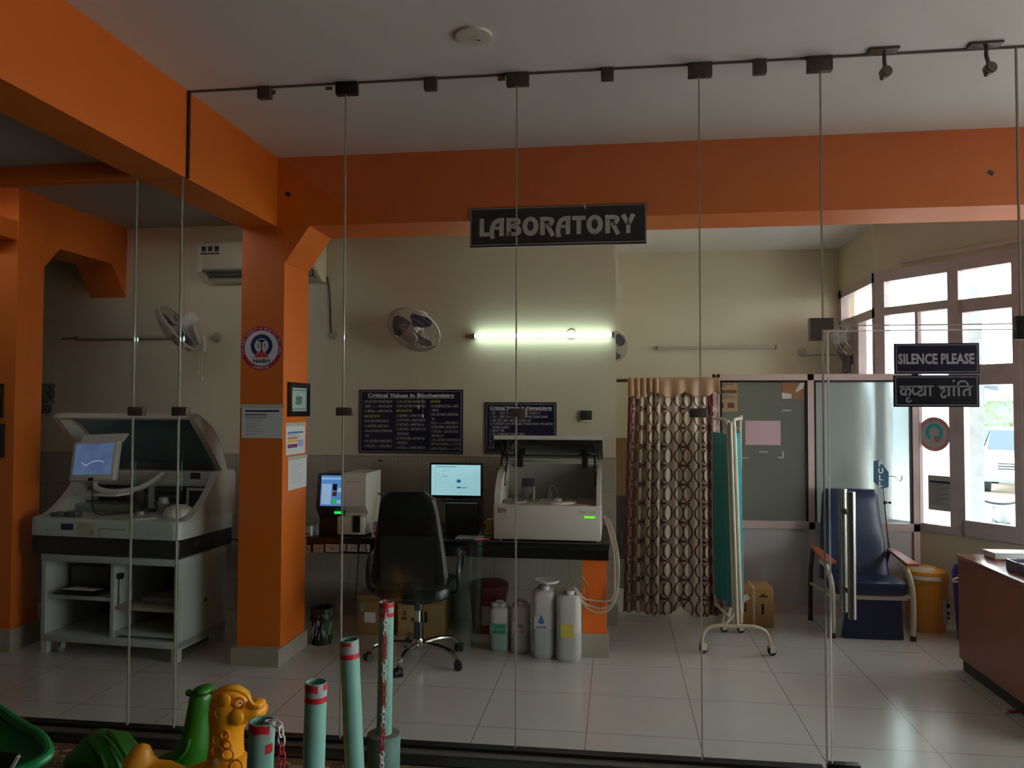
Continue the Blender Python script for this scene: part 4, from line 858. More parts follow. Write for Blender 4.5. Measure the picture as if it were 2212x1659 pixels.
a = A(1128, 1050, EY+0.20); c = A(1156, 1034, EY+0.20); b = MB(); b.box(a.x, c.x, EY+0.17, EY+0.25, a.z, c.z, bev=0.006); b.build('dispenser_head', hb, t); b = MB(); b.cyl((c.x-0.010, EY+0.20, zf), (c.x-0.010, EY+0.20, a.z+0.01), 0.008, seg=12); b.build('dispenser_post', mat('arm_post', (176, 164, 138), 0.35), t)
a = A(1126, 1066, EY+0.30); c = A(1147, 1052, EY+0.30); b = MB(); b.box(a.x, c.x, EY+0.27, EY+0.34, a.z, c.z, bev=0.006); b.build('dispenser_head', mat('arm_slate_pale', (110, 112, 118), 0.35), t); b = MB(); b.cyl((a.x+0.012, EY+0.30, zf), (a.x+0.012, EY+0.30, a.z+0.01), 0.005, seg=10); b.cyl((c.x-0.008, EY+0.30, zf), (c.x-0.008, EY+0.30, a.z+0.01), 0.005, seg=10); b.build('dispenser_post', steel, t)
b = MB()
for px, py in ((1186, 1062), (1191, 1062)): p = A(px, py, EY+0.24); b.cyl((p.x, EY+0.24, zf), (p.x, EY+0.24, p.z), 0.004, seg=8)
p0, p1 = A(1186, 1062, EY+0.24), A(1205, 1068, EY+0.24); b.tube(bez([p0, p0.lerp(p1, 0.3)+Vector((0, 0, 0.05)), p0.lerp(p1, 0.8)+Vector((0, 0, 0.035)), p1, (p1.x, p1.y, zf+0.02)], 6), 0.003, 6)
b.build('probe_tubing', mat('clear_tubing', (186, 176, 160), 0.2), t)
a = A(1262, 1119, EY); c = A(1285, 1116, EY); MB().box(a.x, c.x, EY-0.002, EY+0.001, a.z, c.z).build('status_light', mat('lime_light', (90, 235, 20), 0.3, emit=1.5), t, smooth=False)
b = MB(); p = A(1076, 1106, EY); put_text(b, 'Erba', 0.026, Matrix.Translation((p.x, EY-0.0008, p.z+0.004)), bold=0.0008, fitw=0.055); rect(b, p.x, p.x+0.055, p.z-0.004, p.z-0.001, y=EY-0.0008); b.build('maker_print', ink, t, smooth=False)
b = MB(); p = A(1252, 1110, EY); put_text(b, 'EM 200', 0.02, Matrix.Translation((p.x, EY-0.0008, p.z)), fitw=0.105); b.build('model_print', mat('faint_print', (160, 150, 136), 0.6), t, smooth=False)
# --- small things along the counter
def bottle(label, px, py, y, r, h, m, capm, cat='bottle'):
    p = A(px, py, y); t = thing('reagent_bottle', label, cat, (p.x, y, CT+0.0005)); MB().lathe([(r*0.9, 0), (r, 0.006), (r, h*0.72), (r*0.45, h*0.84), (r*0.45, h*0.88)], 20).build('bottle', m, t); MB().lathe([(r*0.52, h*0.86), (r*0.52, h), (0.001, h)], 16).build('cap', capm, t); return t
def carton_small(name, label, q, y, d, m, cat='box'):
    a = A(q[0], q[3], y); c = A(q[2], q[1], y); t = thing(name, label, cat, ((a.x+c.x)/2, y+d/2, CT+0.0005), world=True); MB().box(a.x, c.x, y, y+d, CT+0.0005, c.z, bev=0.002).build('carton', m, t); b = MB(); rect(b, a.x+0.004, c.x-0.004, CT+0.01, CT+0.02, y=y-0.0006); b.build('print_band', mat('print_grey', (96, 98, 108), 0.8), t, smooth=False); return t
carton_small('small_carton', 'white upright carton on the counter against the orange column', (659, 1137, 671, 1168), 5.29, 0.10, mat('carton_white', (206, 204, 198), 0.6))
carton_small('small_carton', 'grey lidded carton on the counter left of the cell counter', (673, 1133, 685, 1165), 5.33, 0.10, mat('carton_grey', (150, 150, 146), 0.6))
carton_small('small_carton', 'mustard yellow carton on the counter left of the white analyser', (1046, 1123, 1064, 1152), 5.42, 0.09, mat('carton_mustard', (168, 142, 74), 0.6))
a = A(803, 1168, 5.31); c = A(823, 1138, 5.31); t = thing('tube_rack', 'small white rack of purple capped sample tubes', 'test tube rack', ((a.x+c.x)/2, 5.34, CT+0.0005), world=True)
b = MB()
for z in (CT+0.001, CT+0.04, CT+0.062): b.box(a.x, c.x, 5.31, 5.37, z, z+0.005)
for x in (a.x, c.x-0.004): b.box(x, x+0.004, 5.31, 5.37, CT+0.001, CT+0.067)
b.build('frame', mat('rack_white', (206, 200, 196), 0.45), t, smooth=False)
for i in range(3):
    for j in range(2):
        x = a.x+0.012+i*(c.x-a.x-0.024)/2; y = 5.325+j*0.03; o = MB().cyl((x, y, CT+0.006), (x, y, CT+0.085), 0.0065, seg=10).build('sample_tube', mat('sample_tube', (150, 60, 60), 0.25), t); MB().cyl((x, y, CT+0.085), (x, y, CT+0.105), 0.008, seg=10).build('tube_cap', mat('tube_cap_purple', (120, 96, 170), 0.45), o)
tag(MB().tube(bez([A(812, 1065, 5.6), A(822, 1068, 5.58), A(830, 1085, 5.5), A(826, 1110, 5.45), A(815, 1140, 5.42), (A(812, 1150, 5.42).x, 5.42, CT+0.006)], 6), 0.005, 6).build('power_cable', black_p), 'black cable behind the cell counter and chair', 'cable')
for lab, pts in (('thin black cable hanging off the counter edge on the left', [(795, 1160, 5.235), (782, 1166, 5.235), (776, 1180, 5.238), (773, 1220, 5.24), (770, 1270, 5.3), (766, 1300, 5.42)]), ('thin black cable looping off the counter edge toward the chair', [(803, 1158, 5.235), (793, 1164, 5.235), (790, 1178, 5.238), (796, 1205, 5.24), (806, 1230, 5.26), (820, 1248, 5.3)])):
    tag(MB().tube(bez([A(*q) for q in pts], 6), 0.004, 6).build('power_cable', black_p), lab, 'cable')
tag(MB().tube(bez([A(x, y, 5.42) for x, y in ((1052, 1120), (1040, 1128), (1048, 1136))]+[(A(1030, 1150, 5.42).x, 5.42, CT+0.006), (A(1018, 1152, 5.42).x, 5.42, CT+0.006)], 6), 0.004, 6).build('power_cable', black_p), 'black cable curling between monitor and white analyser', 'cable')
a = A(1016, 1152, 5.36); t = thing('paper_sheet', 'loose white paper lying on the counter below the monitor', 'paper', (a.x, 5.36, CT+0.001)); MB().box(-0.10, 0.09, -0.04, 0.10, 0, 0.004).build('sheets', mat('dim_paper', (176, 170, 160), 0.6), t, smooth=False)
a = A(1040, 1158, 5.28); t = thing('marker_pen', 'red marker pen lying on the counter edge', 'pen', (a.x, 5.29, CT+0.008), 0.5); MB().cyl((-0.05, 0, 0), (0.03, 0, 0), 0.006, seg=10).build('barrel', mat('pen_red', (176, 60, 74), 0.4), t); MB().cyl((0.03, 0, 0), (0.06, 0, 0), 0.0065, seg=10).build('cap', mat('pen_cap_red', (140, 30, 40), 0.4), t)
# ================================================================ office chair
OC = A(904, 1390, 5.05); t = thing('office_chair', 'black upholstered office swivel chair with chrome star base, back to us', 'chair', (OC.x, 5.05, 0))
leath = mat('black_leatherette', (20, 20, 21), 0.38, noise=0.2, nscale=6, bump=0.1, bscale=30); chrome = mat('chrome', (196, 196, 192), 0.12, metal=1.0)
YBK = -0.30
def loop(w, z, y, d, n=28, p=4.0):                     # super-ellipse cross-section in x-y
    return [(w*math.copysign(abs(math.cos(2*PI*i/n))**(2/p), math.cos(2*PI*i/n)), y+d*math.copysign(abs(math.sin(2*PI*i/n))**(2/p), math.sin(2*PI*i/n)), z) for i in range(n)]
zt = A(900, 1062, 5.05+YBK).z; zb = A(900, 1277, 5.05+YBK).z; rg = []
for k in range(17):
    u = k/16; z = zb+(zt-zb)*u; w = 0.165+0.092*(1-u)**0.9
    if u < 0.12: w *= math.sqrt(1-(1-u/0.12)**2*0.35)
    if u > 0.90: w *= math.sqrt(max(0.02, 1-((u-0.90)/0.10)**2*0.55))
    rg.append(loop(w, z, YBK+0.05-0.10*(u-0.3)**2, 0.038 if 0 < k < 16 else 0.020))
MB().loft(rg).build('backrest', leath, t, angle=60)
rg = [[(p[0]*0.995, p[1]-0.002, p[2]) for p in loop(w*1.02, z, YBK+0.055-0.10*(u-0.3)**2, 0.012)] for (w, z, u) in [(0.165+0.092*(1-k/16)**0.9, zb+(zt-zb)*k/16, k/16) for k in range(2, 16)]]
MB().loft(rg).build('back_piping', mat('grey_piping', (70, 70, 72), 0.4), t, angle=60)
b = MB(); zp = zb+(zt-zb)*0.55; g = [[(-0.17+0.34*i/6-0.0, YBK+0.005-0.006+0.004*math.sin(j), zb+0.05+(zp-zb-0.05)*j/6) for i in range(7)] for j in range(7)]; b.sheet(g, 0.004); b.build('back_pocket', mat('faded_leatherette', (34, 34, 35), 0.5, bump=0.2, bscale=18), t)
rg = [loop(0.25*s, z, -0.02, 0.24*s) for s, z in ((0.90, 0.44), (1.0, 0.46), (1.0, 0.51), (0.93, 0.535), (0.6, 0.54))]; MB().loft(rg).build('seat', leath, t, angle=50)
b = MB(); b.box(-0.11, 0.11, -0.14, 0.10, 0.40, 0.44, bev=0.01); b.prism([(-0.28, zb-0.02), (-0.30, zb+0.16), (-0.27, zb+0.16), (-0.24, 0.42), (-0.05, 0.40), (-0.05, 0.43), (-0.22, 0.46)], 'x', -0.045, 0.045, bev=0.006); b.build('tilt_mechanism', black_p, t)
b = MB(); [b.cyl((x, -0.30, zb+0.035), (x, -0.31, zb+0.035), 0.009, seg=12) for x in (-0.028, 0.028)]; b.build('bolt', steel, t)
b = MB(); b.cyl((0, 0, 0.10), (0, 0, 0.255), 0.032, seg=20); b.cyl((0, 0, 0.33), (0, 0, 0.41), 0.030, seg=20); b.build('gas_lift_sleeve', black_p, t); MB().cyl((0, 0, 0.25), (0, 0, 0.34), 0.016, seg=16).build('gas_lift_rod', chrome, t)
MB().lathe([(0.045, 0.075), (0.05, 0.085), (0.05, 0.12), (0.036, 0.135), (0.033, 0.15)], 24).build('base_hub', chrome, t)
for k in range(5):
    an = math.radians(118+72*k); c, s = math.cos(an), math.sin(an)
    pts = bez([(0.03*c, 0.03*s, 0.11), (0.16*c, 0.16*s, 0.118), (0.27*c, 0.27*s, 0.10), (0.315*c, 0.315*s, 0.062)], 5); b = MB(); b.tube(pts, [0.020-0.008*i/(len(pts)-1) for i in range(len(pts))], 10); b.build('base_arm', chrome, t)
    Mk = Matrix.Translation((0.325*c, 0.325*s, 0)) @ Matrix.Rotation(an+0.7, 4, 'Z'); b = MB(Mk)
    for d in (-0.016, 0.016): b.cyl((0, d-0.010, 0.027), (0, d+0.010, 0.027), 0.0268, seg=20)
    o = b.build('caster', black_p, t); b = MB(Mk); b.lathe([(0.024, 0.032), (0.022, 0.052), (0.010, 0.06), (0.008, 0.068)], 14); b.build('caster_hood', black_p, o)
for sx in (-1, 1):
    b = MB(); b.tube(bez([(sx*0.20, -0.12, 0.47), (sx*0.285, -0.14, 0.49), (sx*0.295, -0.16, 0.62), (sx*0.29, -0.10, 0.70), (sx*0.285, 0.06, 0.70), (sx*0.28, 0.08, 0.62), (sx*0.21, 0.06, 0.48)], 6), 0.016, 10); b.build('armrest', black_p, t)
# ================================================================ under the counter
hd_w = mat('milky_polythene', (196, 190, 182), 0.4, spec=0.4)
def jerrycan(label, px0, px1, ytop, ybase, yfl, liquid, lab, caps=1, depth=0.16, labtext=None):
    a = A(px0, ybase, yfl); c = A(px1, ybase, yfl); w = (c.x-a.x)/2; cx = (a.x+c.x)/2; h = A((px0+px1)/2, ytop, yfl).z
    t = thing('jerrycan', label, 'jerrycan', (cx, yfl+depth/2, 0), group='plastic cans beside the orange pier')
    def rg(z, s): return [(p[0], p[1], z) for p in loop(w*s, z, 0, depth/2*s, 32, 3.6)]
    lvl = h*0.42
    MB().loft([rg(0.0, 0.86), rg(0.012, 0.95), rg(h*0.07, 1.0), rg(h*0.40, 1.0), rg(lvl, 0.999)], cap=True).build('body', liquid, t, angle=40)
    MB().loft([rg(lvl+0.0006, 0.999), rg(h*0.60, 0.985), rg(h*0.74, 1.0), rg(h*0.86, 0.99), rg(h*0.91, 0.92), rg(h*0.94, 0.74), rg(h*0.95, 0.5)], cap=True).build('shoulder', hd_w, t, angle=40)
    MB().tube(bez([(-w*0.45, 0, h*0.92), (-w*0.3, 0, h*1.0), (w*0.2, 0, h*1.0), (w*0.35, 0, h*0.925)], 5), 0.012, 8).build('handle', hd_w, t)
    for k in range(caps):
        x = (w*0.12 if caps == 1 else (-w*0.42 if k == 0 else w*0.30)); yy = -depth*0.20
        MB().cyl((x, yy, h*0.90), (x, yy, h*0.975), 0.024, seg=18).build('spout', hd_w, t); MB().cyl((x, yy, h*0.955), (x, yy, h*1.005), 0.029, seg=20).build('cap', mat('cap_white', (206, 204, 196), 0.45), t)
    lm, tm, u0, u1, v0, v1 = lab
    o = MB().box(-w+2*w*u0, -w+2*w*u1, -depth/2-0.0025, -depth/2+0.004, h*v0, h*v1).build('can_label', lm, t, smooth=False)
    if labtext:
        b = MB(); n = len(labtext)
        for i, s in enumerate(labtext): put_text(b, s, h*(v1-v0)*0.55/n, Matrix.Translation((-w+w*(u0+u1), -depth/2-0.003, h*(v1-(v1-v0)*(i+0.8)/n))), bold=0.0008, align='CENTER', fitw=2*w*(u1-u0)*0.82, res=1)
        b.build('label_print', tm, o, smooth=False)
    return t, cx, w, h
l_pale = mat('label_milky', (190, 186, 182), 0.6); l_cy = mat('label_teal', (84, 150, 130), 0.6); l_y = mat('label_yellow', (206, 184, 74), 0.6)
j1 = jerrycan('short can with teal cleaning mix label, greenish liquid inside', 1055, 1099, 1306, 1402, 5.30, mat('liquid_greenish', (140, 166, 154), 0.4), (l_cy, mat('teal_print', (30, 110, 92), 0.6), 0.1, 0.85, 0.38, 0.60), 2, 0.15, ['CLEANING', 'MIX'])
j2 = jerrycan('short milky can with red printed label, second from the left', 1101, 1143, 1303, 1407, 5.28, mat('liquid_milky', (182, 178, 172), 0.4), (l_pale, mat('red_print', (170, 70, 70), 0.6), 0.15, 0.82, 0.38, 0.62), 1, 0.15, ['CD', 'ACID WASH'])
j3 = jerrycan('tall milky can with blue water drop label under white funnel', 1146, 1199, 1270, 1417, 5.19, mat('liquid_bluish', (172, 178, 184), 0.4), (l_pale, mat('blue_print', (60, 90, 150), 0.6), 0.15, 0.72, 0.42, 0.60), 1, 0.19, ['', '', 'WATER'])
t, cx, w, h = j3; b = MB(); dx, dz = -w*0.12, h*0.53; b.add([(dx+0.02*math.sin(k*PI/6), -0.0985, dz-0.016*math.cos(k*PI/6)) if k < 4 or k > 8 else (dx, -0.0985, dz+0.045) for k in range(12)], [tuple(range(12))]); b.build('drop_mark', mat('drop_blue', (44, 104, 190), 0.5), t, smooth=False)
j4 = jerrycan('tall milky can with yellow label and hose, next to the orange pier', 1199, 1255, 1280, 1423, 5.15, mat('liquid_grey', (176, 176, 174), 0.4), (l_y, ink, 0.22, 0.72, 0.36, 0.54), 1, 0.19)
t, cx, w, h = j3; fx = A(1180, 1280, 5.22); t = thing('funnel', 'white plastic funnel standing in the tall blue drop can', 'funnel', (fx.x+0.004, 5.25, h*1.008))
zf0 = 0.0; zt_ = A(1180, 1255, 5.22).z-h*1.008
MB().lathe([(0.010, -0.0), (0.016, 0.03), (0.076, zt_-0.012), (0.080, zt_), (0.076, zt_), (0.012, 0.03)], 36, cap0=False, cap1=False).build('cone', mat('funnel_white', (214, 208, 204), 0.45), t); MB().tube([(0.080*math.cos(a), 0.080*math.sin(a), zt_) for a in [2*PI*i/32 for i in range(32)]], 0.003, 6, closed=True).build('rim', mat('funnel_white', (214, 208, 204), 0.45), t)
# hoses from the analyser to the cans
t4, cx4, w4, h4 = j4; hose_p = mat('pink_hose', (196, 150, 134), 0.3); hose_c = mat('clear_hose', (176, 166, 146), 0.25)
cap4 = Vector((cx4+w4*0.12, 5.15+0.095-0.038, h4*1.0))
for lab, m, dx, dz, r in (('pinkish hose, uppermost of those running from the analyser to the cans', hose_p, 0.0, 0.0, 0.007), ('clear hose in the middle of the bundle beside the orange pier', hose_c, 0.015, -0.04, 0.006), ('clear hose, lowest of the bundle across the orange pier', mat('clear_hose_b', (186, 176, 150), 0.25), 0.028, -0.065, 0.006)):
    pts = [(x1+0.004, 5.60, 0.90), (x1+0.035+dx, 5.50, 0.86), (-0.018+dx, 5.30, 0.70), (-0.012+dx, 5.26, 0.52), (-0.018+dx*0.5, 5.24, 0.42+dz*0.3), (-0.06, 5.235, 0.385+dz), (-0.15, 5.235, 0.385+dz*1.1), (-0.215, 5.225, 0.40+dz*0.6), (cap4.x+0.035, 5.20, h4*1.04+dz*0.3), (cap4.x+0.004+dx*0.3, cap4.y, cap4.z+0.012)]
    tag(MB().tube(bez(pts, 7), r, 8).build('hose', m), lab, 'hose')
tag(MB().tube(bez([(cap4.x-0.01, cap4.y, cap4.z+0.006), (cap4.x, cap4.y, cap4.z+0.06), (cap4.x+0.06, cap4.y+0.02, cap4.z+0.09), (cap4.x+0.11, cap4.y+0.03, cap4.z+0.03), (cap4.x+0.115, cap4.y+0.04, cap4.z-0.10)], 7), 0.005, 8).build('hose', mat('olive_hose', (120, 112, 70), 0.4)), 'thin olive hose arching up from the yellow label can', 'hose')
# cartons, bins
card = mat('brown_cardboard', (150, 110, 70), 0.75, noise=0.12, nscale=7); cardy = mat('tan_cardboard', (176, 144, 92), 0.75, noise=0.1, nscale=7)
def carton(label, q, y, d, m, marks=(), tape=True, group=None, rot=0.0, grid=0.0):
    a = A(q[0], q[3], y); c = A(q[2], q[1], y); w, h = c.x-a.x, c.z
    t = thing('cardboard_carton', label, 'carton', ((a.x+c.x)/2, y+d/2, 0), rot, group)
    MB().box(-w/2, w/2, -d/2, d/2, 0.0005, h, bev=0.003).build('box', m, t)
    if tape: MB().box(-w/2-0.0006, w/2+0.0006, -d/2-0.0008, d/2+0.0008, h-0.05, h+0.0008).build('flap_tape', mat('parcel_tape', (140, 104, 62), 0.35), t, smooth=False)
    for u0, u1, v0, v1, mm in marks: MB().box(-w/2+w*u0, -w/2+w*u1, -d/2-0.0016, -d/2+0.0002, h*v0, h*v1).build('printed_mark' if mm is ink else 'pasted_label', mm, t, smooth=False)
    return t
carton('brown carton with pasted labels under the counter behind the green post', (771, 1288, 838, 1370), 5.56, 0.30, card, ((0.10, 0.24, 0.60, 0.82, mat('label_greenish', (130, 140, 126), 0.6)), (0.24, 0.60, 0.32, 0.58, paper)))
carton('tan carton with black handling marks behind the chair column', (859, 1292, 906, 1371), 5.58, 0.30, cardy, ((0.20, 0.42, 0.42, 0.50, ink), (0.62, 0.78, 0.40, 0.48, ink), (0.24, 0.40, 0.54, 0.66, ink)))
carton('tan carton with black handling marks right of the chair column', (912, 1292, 955, 1371), 5.58, 0.30, cardy, ((0.08, 0.40, 0.86, 0.92, ink), (0.10, 0.26, 0.36, 0.64, ink)))
def bin_(name, label, cx, cy, r0, r1, h, m, cat='bin', seg=36): 
    t = thing(name, label, cat, (cx, cy, 0)); MB().lathe([(r0, 0.0005), (r1, h), (r1+0.006, h), (r1+0.006, h+0.012), (r1-0.006, h+0.012), (r0-0.006, 0.01)], seg, cap0=True, cap1=True).build('bin_body', m, t); return t
p = AZ(684, 1398, 0); wr = (A(708, 1360, 5.3).x-A(661, 1360, 5.3).x)/2; hz_ = A(684, 1312, 5.28).z
t = bin_('waste_bin', 'black waste bin with white floral pattern beside the column', p.x, 5.33, wr*0.86, wr, hz_*0.92, mat('bin_black', (18, 18, 18), 0.5))
b = MB(); rr_ = random.Random(3)
for k in range(34):
    an = PI+rr_.random()*PI; z0 = 0.03+0.16*rr_.random(); pts = []
    for i in range(6):
        an += rr_.uniform(-0.10, 0.10); z0 += rr_.uniform(0.002, 0.018); r_2 = wr*(0.86+0.14*z0/(hz_*0.92))+0.0025; pts.append((r_2*math.cos(an), r_2*math.sin(an), z0))
    b.tube(pts, 0.0028, 4)
b.build('floral_pattern', mat('pattern_white', (190, 190, 186), 0.5), t)
g = []
for j in range(6):
    g.append([((wr*(1.0+0.06*math.sin(j*1.3)+0.02*math.sin(i*2.3+j)))*math.cos(2*PI*i/32), (wr*(1.0+0.05*math.sin(j*1.3)+0.02*math.sin(i*1.7+j)))*math.sin(2*PI*i/32), hz_*0.62+hz_*0.36*j/5+0.006*math.sin(i*1.9)) for i in range(32)])
MB().loft(g, cap=False).build('bin_liner', mat('liner_black', (14, 14, 15), 0.35), t)
a = A(1003, 1290, 5.66); c = A(1092, 1290, 5.66); rr = (c.x-a.x)/2; t = bin_('waste_bin', 'dark red bin with paper label behind the short cans', (a.x+c.x)/2, 5.66+rr, rr*0.72, rr*0.95, A(1048, 1285, 5.66).z, mat('bin_red', (104, 30, 28), 0.45))
zl = A(1048, 1285, 5.66).z; MB().lathe([(rr*1.0, zl+0.003), (rr*1.0, zl+0.05), (rr*0.85, zl+0.065), (0.001, zl+0.07)], 36).build('lid', mat('bin_red_lid', (96, 26, 26), 0.45), t)
p = A(1040, 1350, 5.68); q = A(1058, 1310, 5.68); MB().box(p.x-t.location.x, q.x-t.location.x, -rr*0.93, -rr*0.90, p.z, q.z).build('bin_label', mat('aged_paper', (168, 156, 140), 0.6), t, smooth=False)
# ================================================================ the big analyser on its trolley (left bay)
RZ = -0.07; TX, TY = -3.838, 4.852
trol_m = mat('trolley_pale_paint', (186, 192, 186), 0.45, noise=0.06, nscale=4); dark_in = mat('dark_interior', (14, 14, 15), 0.7)
zt = A(388, 1210, 4.78).z
t = thing('equipment_trolley', 'pale open fronted trolley cabinet on casters carrying the big analyser', 'trolley', (TX, TY, 0), RZ)
TW, TD = 1.03, 0.55
b = MB(); b.box(-0.005, TW+0.005, -0.005, TD, zt-0.045, zt, bev=0.004); b.build('top_board', trol_m, t)
MB().box(0, 0.03, 0, TD, 0.13, zt-0.045).build('side_panel', trol_m, t, smooth=False); MB().box(TW-0.03, TW, 0, TD, 0.075, zt-0.045).build('side_panel', trol_m, t, smooth=False)
MB().box(0, TW, 0, TD, 0.085, 0.13, bev=0.003).build('bottom_board', trol_m, t); MB().box(0.03, TW-0.03, TD-0.02, TD, 0.13, zt-0.045).build('back_panel', dark_in, t, smooth=False)
MB().box(0.52, 0.545, 0.01, TD-0.02, 0.13, zt-0.045).build('divider', trol_m, t, smooth=False)
MB().box(0.03, 0.52, 0.02, TD-0.02, 0.365, 0.39).build('shelf', trol_m, t, smooth=False); MB().box(0.545, TW-0.03, 0.02, TD-0.02, 0.315, 0.338).build('shelf', mat('shelf_beige', (168, 156, 130), 0.5), t, smooth=False)
MB().box(0.545, TW-0.03, 0.02, TD-0.02, 0.15, 0.172).build('shelf', trol_m, t, smooth=False)
for x, y in ((0.002, 0.002), (TW-0.047, 0.002), (0.002, TD-0.047), (TW-0.047, TD-0.047)): MB().box(x, x+0.045, y, y+0.045, 0.0006, 0.085).build('foot', trol_m, t, smooth=False)
for x, y in ((0.115, 0.05), (TW-0.12, TD-0.06), (0.115, TD-0.06)):
    o = MB().cyl((x-0.012, y, 0.0315), (x+0.012, y, 0.0315), 0.031, seg=24).build('caster_wheel', mat('caster_grey', (120, 126, 120), 0.5), t); b = MB(); b.box(x-0.02, x-0.014, y-0.015, y+0.02, 0.03, 0.086); b.box(x+0.014, x+0.02, y-0.015, y+0.02, 0.03, 0.086); b.build('caster_fork', trol_m, o, smooth=False)
b = MB(); b.cyl((0.545, 0.05, 0.53), (0.575, 0.05, 0.53), 0.022, seg=18); b.build('cable_knob', black_p, t); MB().cyl((0.562, 0.05, 0.345), (0.562, 0.05, 0.51), 0.007, seg=10).build('white_rod', mat('rod_white', (190, 190, 186), 0.4), t)
MB().box(TW, TW+0.002, TD*0.52, TD*0.58, 0.33, 0.345).build('side_slot', black_p, t, smooth=False)
MT = Matrix.Translation((TX, TY, 0)) @ Matrix.Rotation(RZ, 4, 'Z')
pr = thing('printer', 'black printer on the left shelf inside the trolley', 'printer', MT @ Vector((0.27, 0.30, 0.3905)), RZ)
MB().box(-0.20, 0.20, -0.13, 0.20, 0.0, 0.17, bev=0.012).build('case', mat('printer_black', (16, 16, 17), 0.4), pr); MB().prism([(-0.31, 0.012), (-0.13, 0.03), (-0.13, 0.04), (-0.31, 0.02)], 'x', -0.17, 0.15).build('output_tray', mat('printer_black', (16, 16, 17), 0.4), pr, smooth=False)
pp = thing('paper_sheet', 'pale sheet lying on the printer output tray', 'paper', MT @ Vector((0.28, 0.08, 0.431)), RZ); MB(Matrix.Rotation(-0.11, 4, 'X')).box(-0.12, 0.11, -0.08, 0.085, -0.006, -0.002).build('sheet', paper, pp, smooth=False)
pp = thing('document_pile', 'untidy papers on the right shelf inside the trolley', 'paper pile', MT @ Vector((0.79, 0.25, 0.3385)), RZ)
for k in range(5): MB(Matrix.Rotation(R.uniform(-0.3, 0.3), 4, 'Z')).box(-0.14, 0.12, -0.10, 0.09, k*0.006, k*0.006+0.005).build('sheet', mat('dim_paper', (176, 170, 160), 0.6), pp, smooth=False)
# analyser
BX0, BX1, BD = -0.105, 1.035, 0.66
body_w = mat('analyser_cool_white', (196, 200, 192), 0.38); body_s = mat('analyser_warm_white', (206, 200, 188), 0.38); band = mat('analyser_black_band', (15, 15, 16), 0.4)
zb0, zb1, zf1 = zt, A(385, 1168, 4.78).z, A(378, 1128, 4.79).z
zr = A(490, 1012, 5.46).z
t = thing('biochemistry_analyser', 'large white floor standing biochemistry analyser with blue lined lid open', 'analyser', (TX, TY, zt+0.0005), RZ)
LB = Matrix.Translation((0, 0, -zt-0.0005))
b = MB(LB); b.box(BX0+0.01, BX1-0.01, 0.0, BD-0.02, zb0+0.0006, zb1, bev=0.02, seg=3); b.build('lower_band', band, t)
def rrect(x0, x1, y0, y1, r, z, n=6):
    o = []
    for cx, cy, a0 in ((x1-r, y1-r, 0), (x0+r, y1-r, 90), (x0+r, y0+r, 180), (x1-r, y0+r, 270)): o += [(cx+r*math.cos(math.radians(a0+90*k/n)), cy+r*math.sin(math.radians(a0+90*k/n)), z) for k in range(n+1)]
    return o
b = MB(LB); b.loft([rrect(BX0, BX1, -0.012, BD, 0.055, z) for z in (zb1+0.0005, zf1-0.012)]+[rrect(BX0+0.008, BX1-0.008, -0.004, BD-0.008, 0.05, zf1)]); b.build('body', body_w, t, angle=40)
prof = [(0.045, zf1-0.03), (0.045, zf1-0.002), (0.12, zf1+0.012), (0.20, zf1+0.055), (0.28, zf1+0.115), (0.35, zf1+0.185), (0.40, zf1+0.25), (0.42, zr-0.015), (0.45, zr), (BD-0.05, zr), (BD-0.015, zr-0.012), (BD-0.002, zr-0.045), (BD-0.002, zf1-0.03)]
for x0, x1 in ((BX0+0.0015, BX0+0.055), (BX1-0.055, BX1-0.0015)): MB(LB).prism(prof, 'x', x0, x1, bev=0.004).build('side_wing', body_s, t)
MB(LB).box(BX0+0.055, BX1-0.055, BD-0.08, BD-0.01, zf1-0.01, zr-0.02).build('rear_wall', mat('analyser_interior', (40, 42, 42), 0.6), t, smooth=False)
MB(LB).box(BX0+0.055, BX1-0.055, 0.42, BD-0.05, zr-0.115, zr-0.005, bev=0.01).build('gantry_cover', body_s, t)
MB(LB).box(BX0+0.056, BX1-0.056, 0.40, 0.4195, zr-0.105, zr-0.06, bev=0.004).build('gantry_trim', body_w, t)
b = MB(LB)
for k, (z, y) in enumerate(((zf1+0.05, 0.45), (zf1+0.10, 0.47), (zf1+0.145, 0.46))): b.box(BX0+0.06, BX1-0.06, y, y+0.02, z, z+0.016)
b.build('guide_rail', mat('rail_steel', (104, 106, 106), 0.35, metal=0.7), t, smooth=False)
MB(LB).box(BX0+0.06, BX0+0.56, 0.34, 0.44, zf1-0.001, zf1+0.055, bev=0.006).build('reagent_cover', mat('analyser_grey_green', (140, 150, 144), 0.4), t)
b = MB(LB)
for x, y, w, h in ((0.42, 0.36, 0.05, 0.20), (0.50, 0.40, 0.04, 0.18), (0.72, 0.42, 0.03, 0.16), (0.84, 0.38, 0.14, 0.17)): b.box(x, x+w, y, y+0.05, zf1+0.0005, zf1+h, bev=0.004)
b.build('probe_column', mat('column_dark_grey', (58, 60, 62), 0.45), t)
b = MB(LB); b.box(0.515, 0.555, 0.385, 0.395, zf1+0.03, zf1+0.20); b.box(0.83, 0.845, 0.365, 0.378, zf1+0.005, zf1+0.18); b.box(0.83, 0.99, 0.365, 0.378, zf1+0.165, zf1+0.185); b.box(0.975, 0.99, 0.365, 0.378, zf1+0.03, zf1+0.18); b.build('probe_bracket', mat('bracket_pale', (176, 184, 178), 0.4), t, smooth=False)
b = MB(LB @ Matrix.Translation((0.62, 0.16, zf1+0.0005))); b.lathe([(0.16, 0), (0.16, 0.012), (0.13, 0.016), (0.03, 0.016), (0.028, 0.04), (0.001, 0.042)], 40); b.build('reaction_disc', mat('disc_pale', (176, 170, 150), 0.4), t)
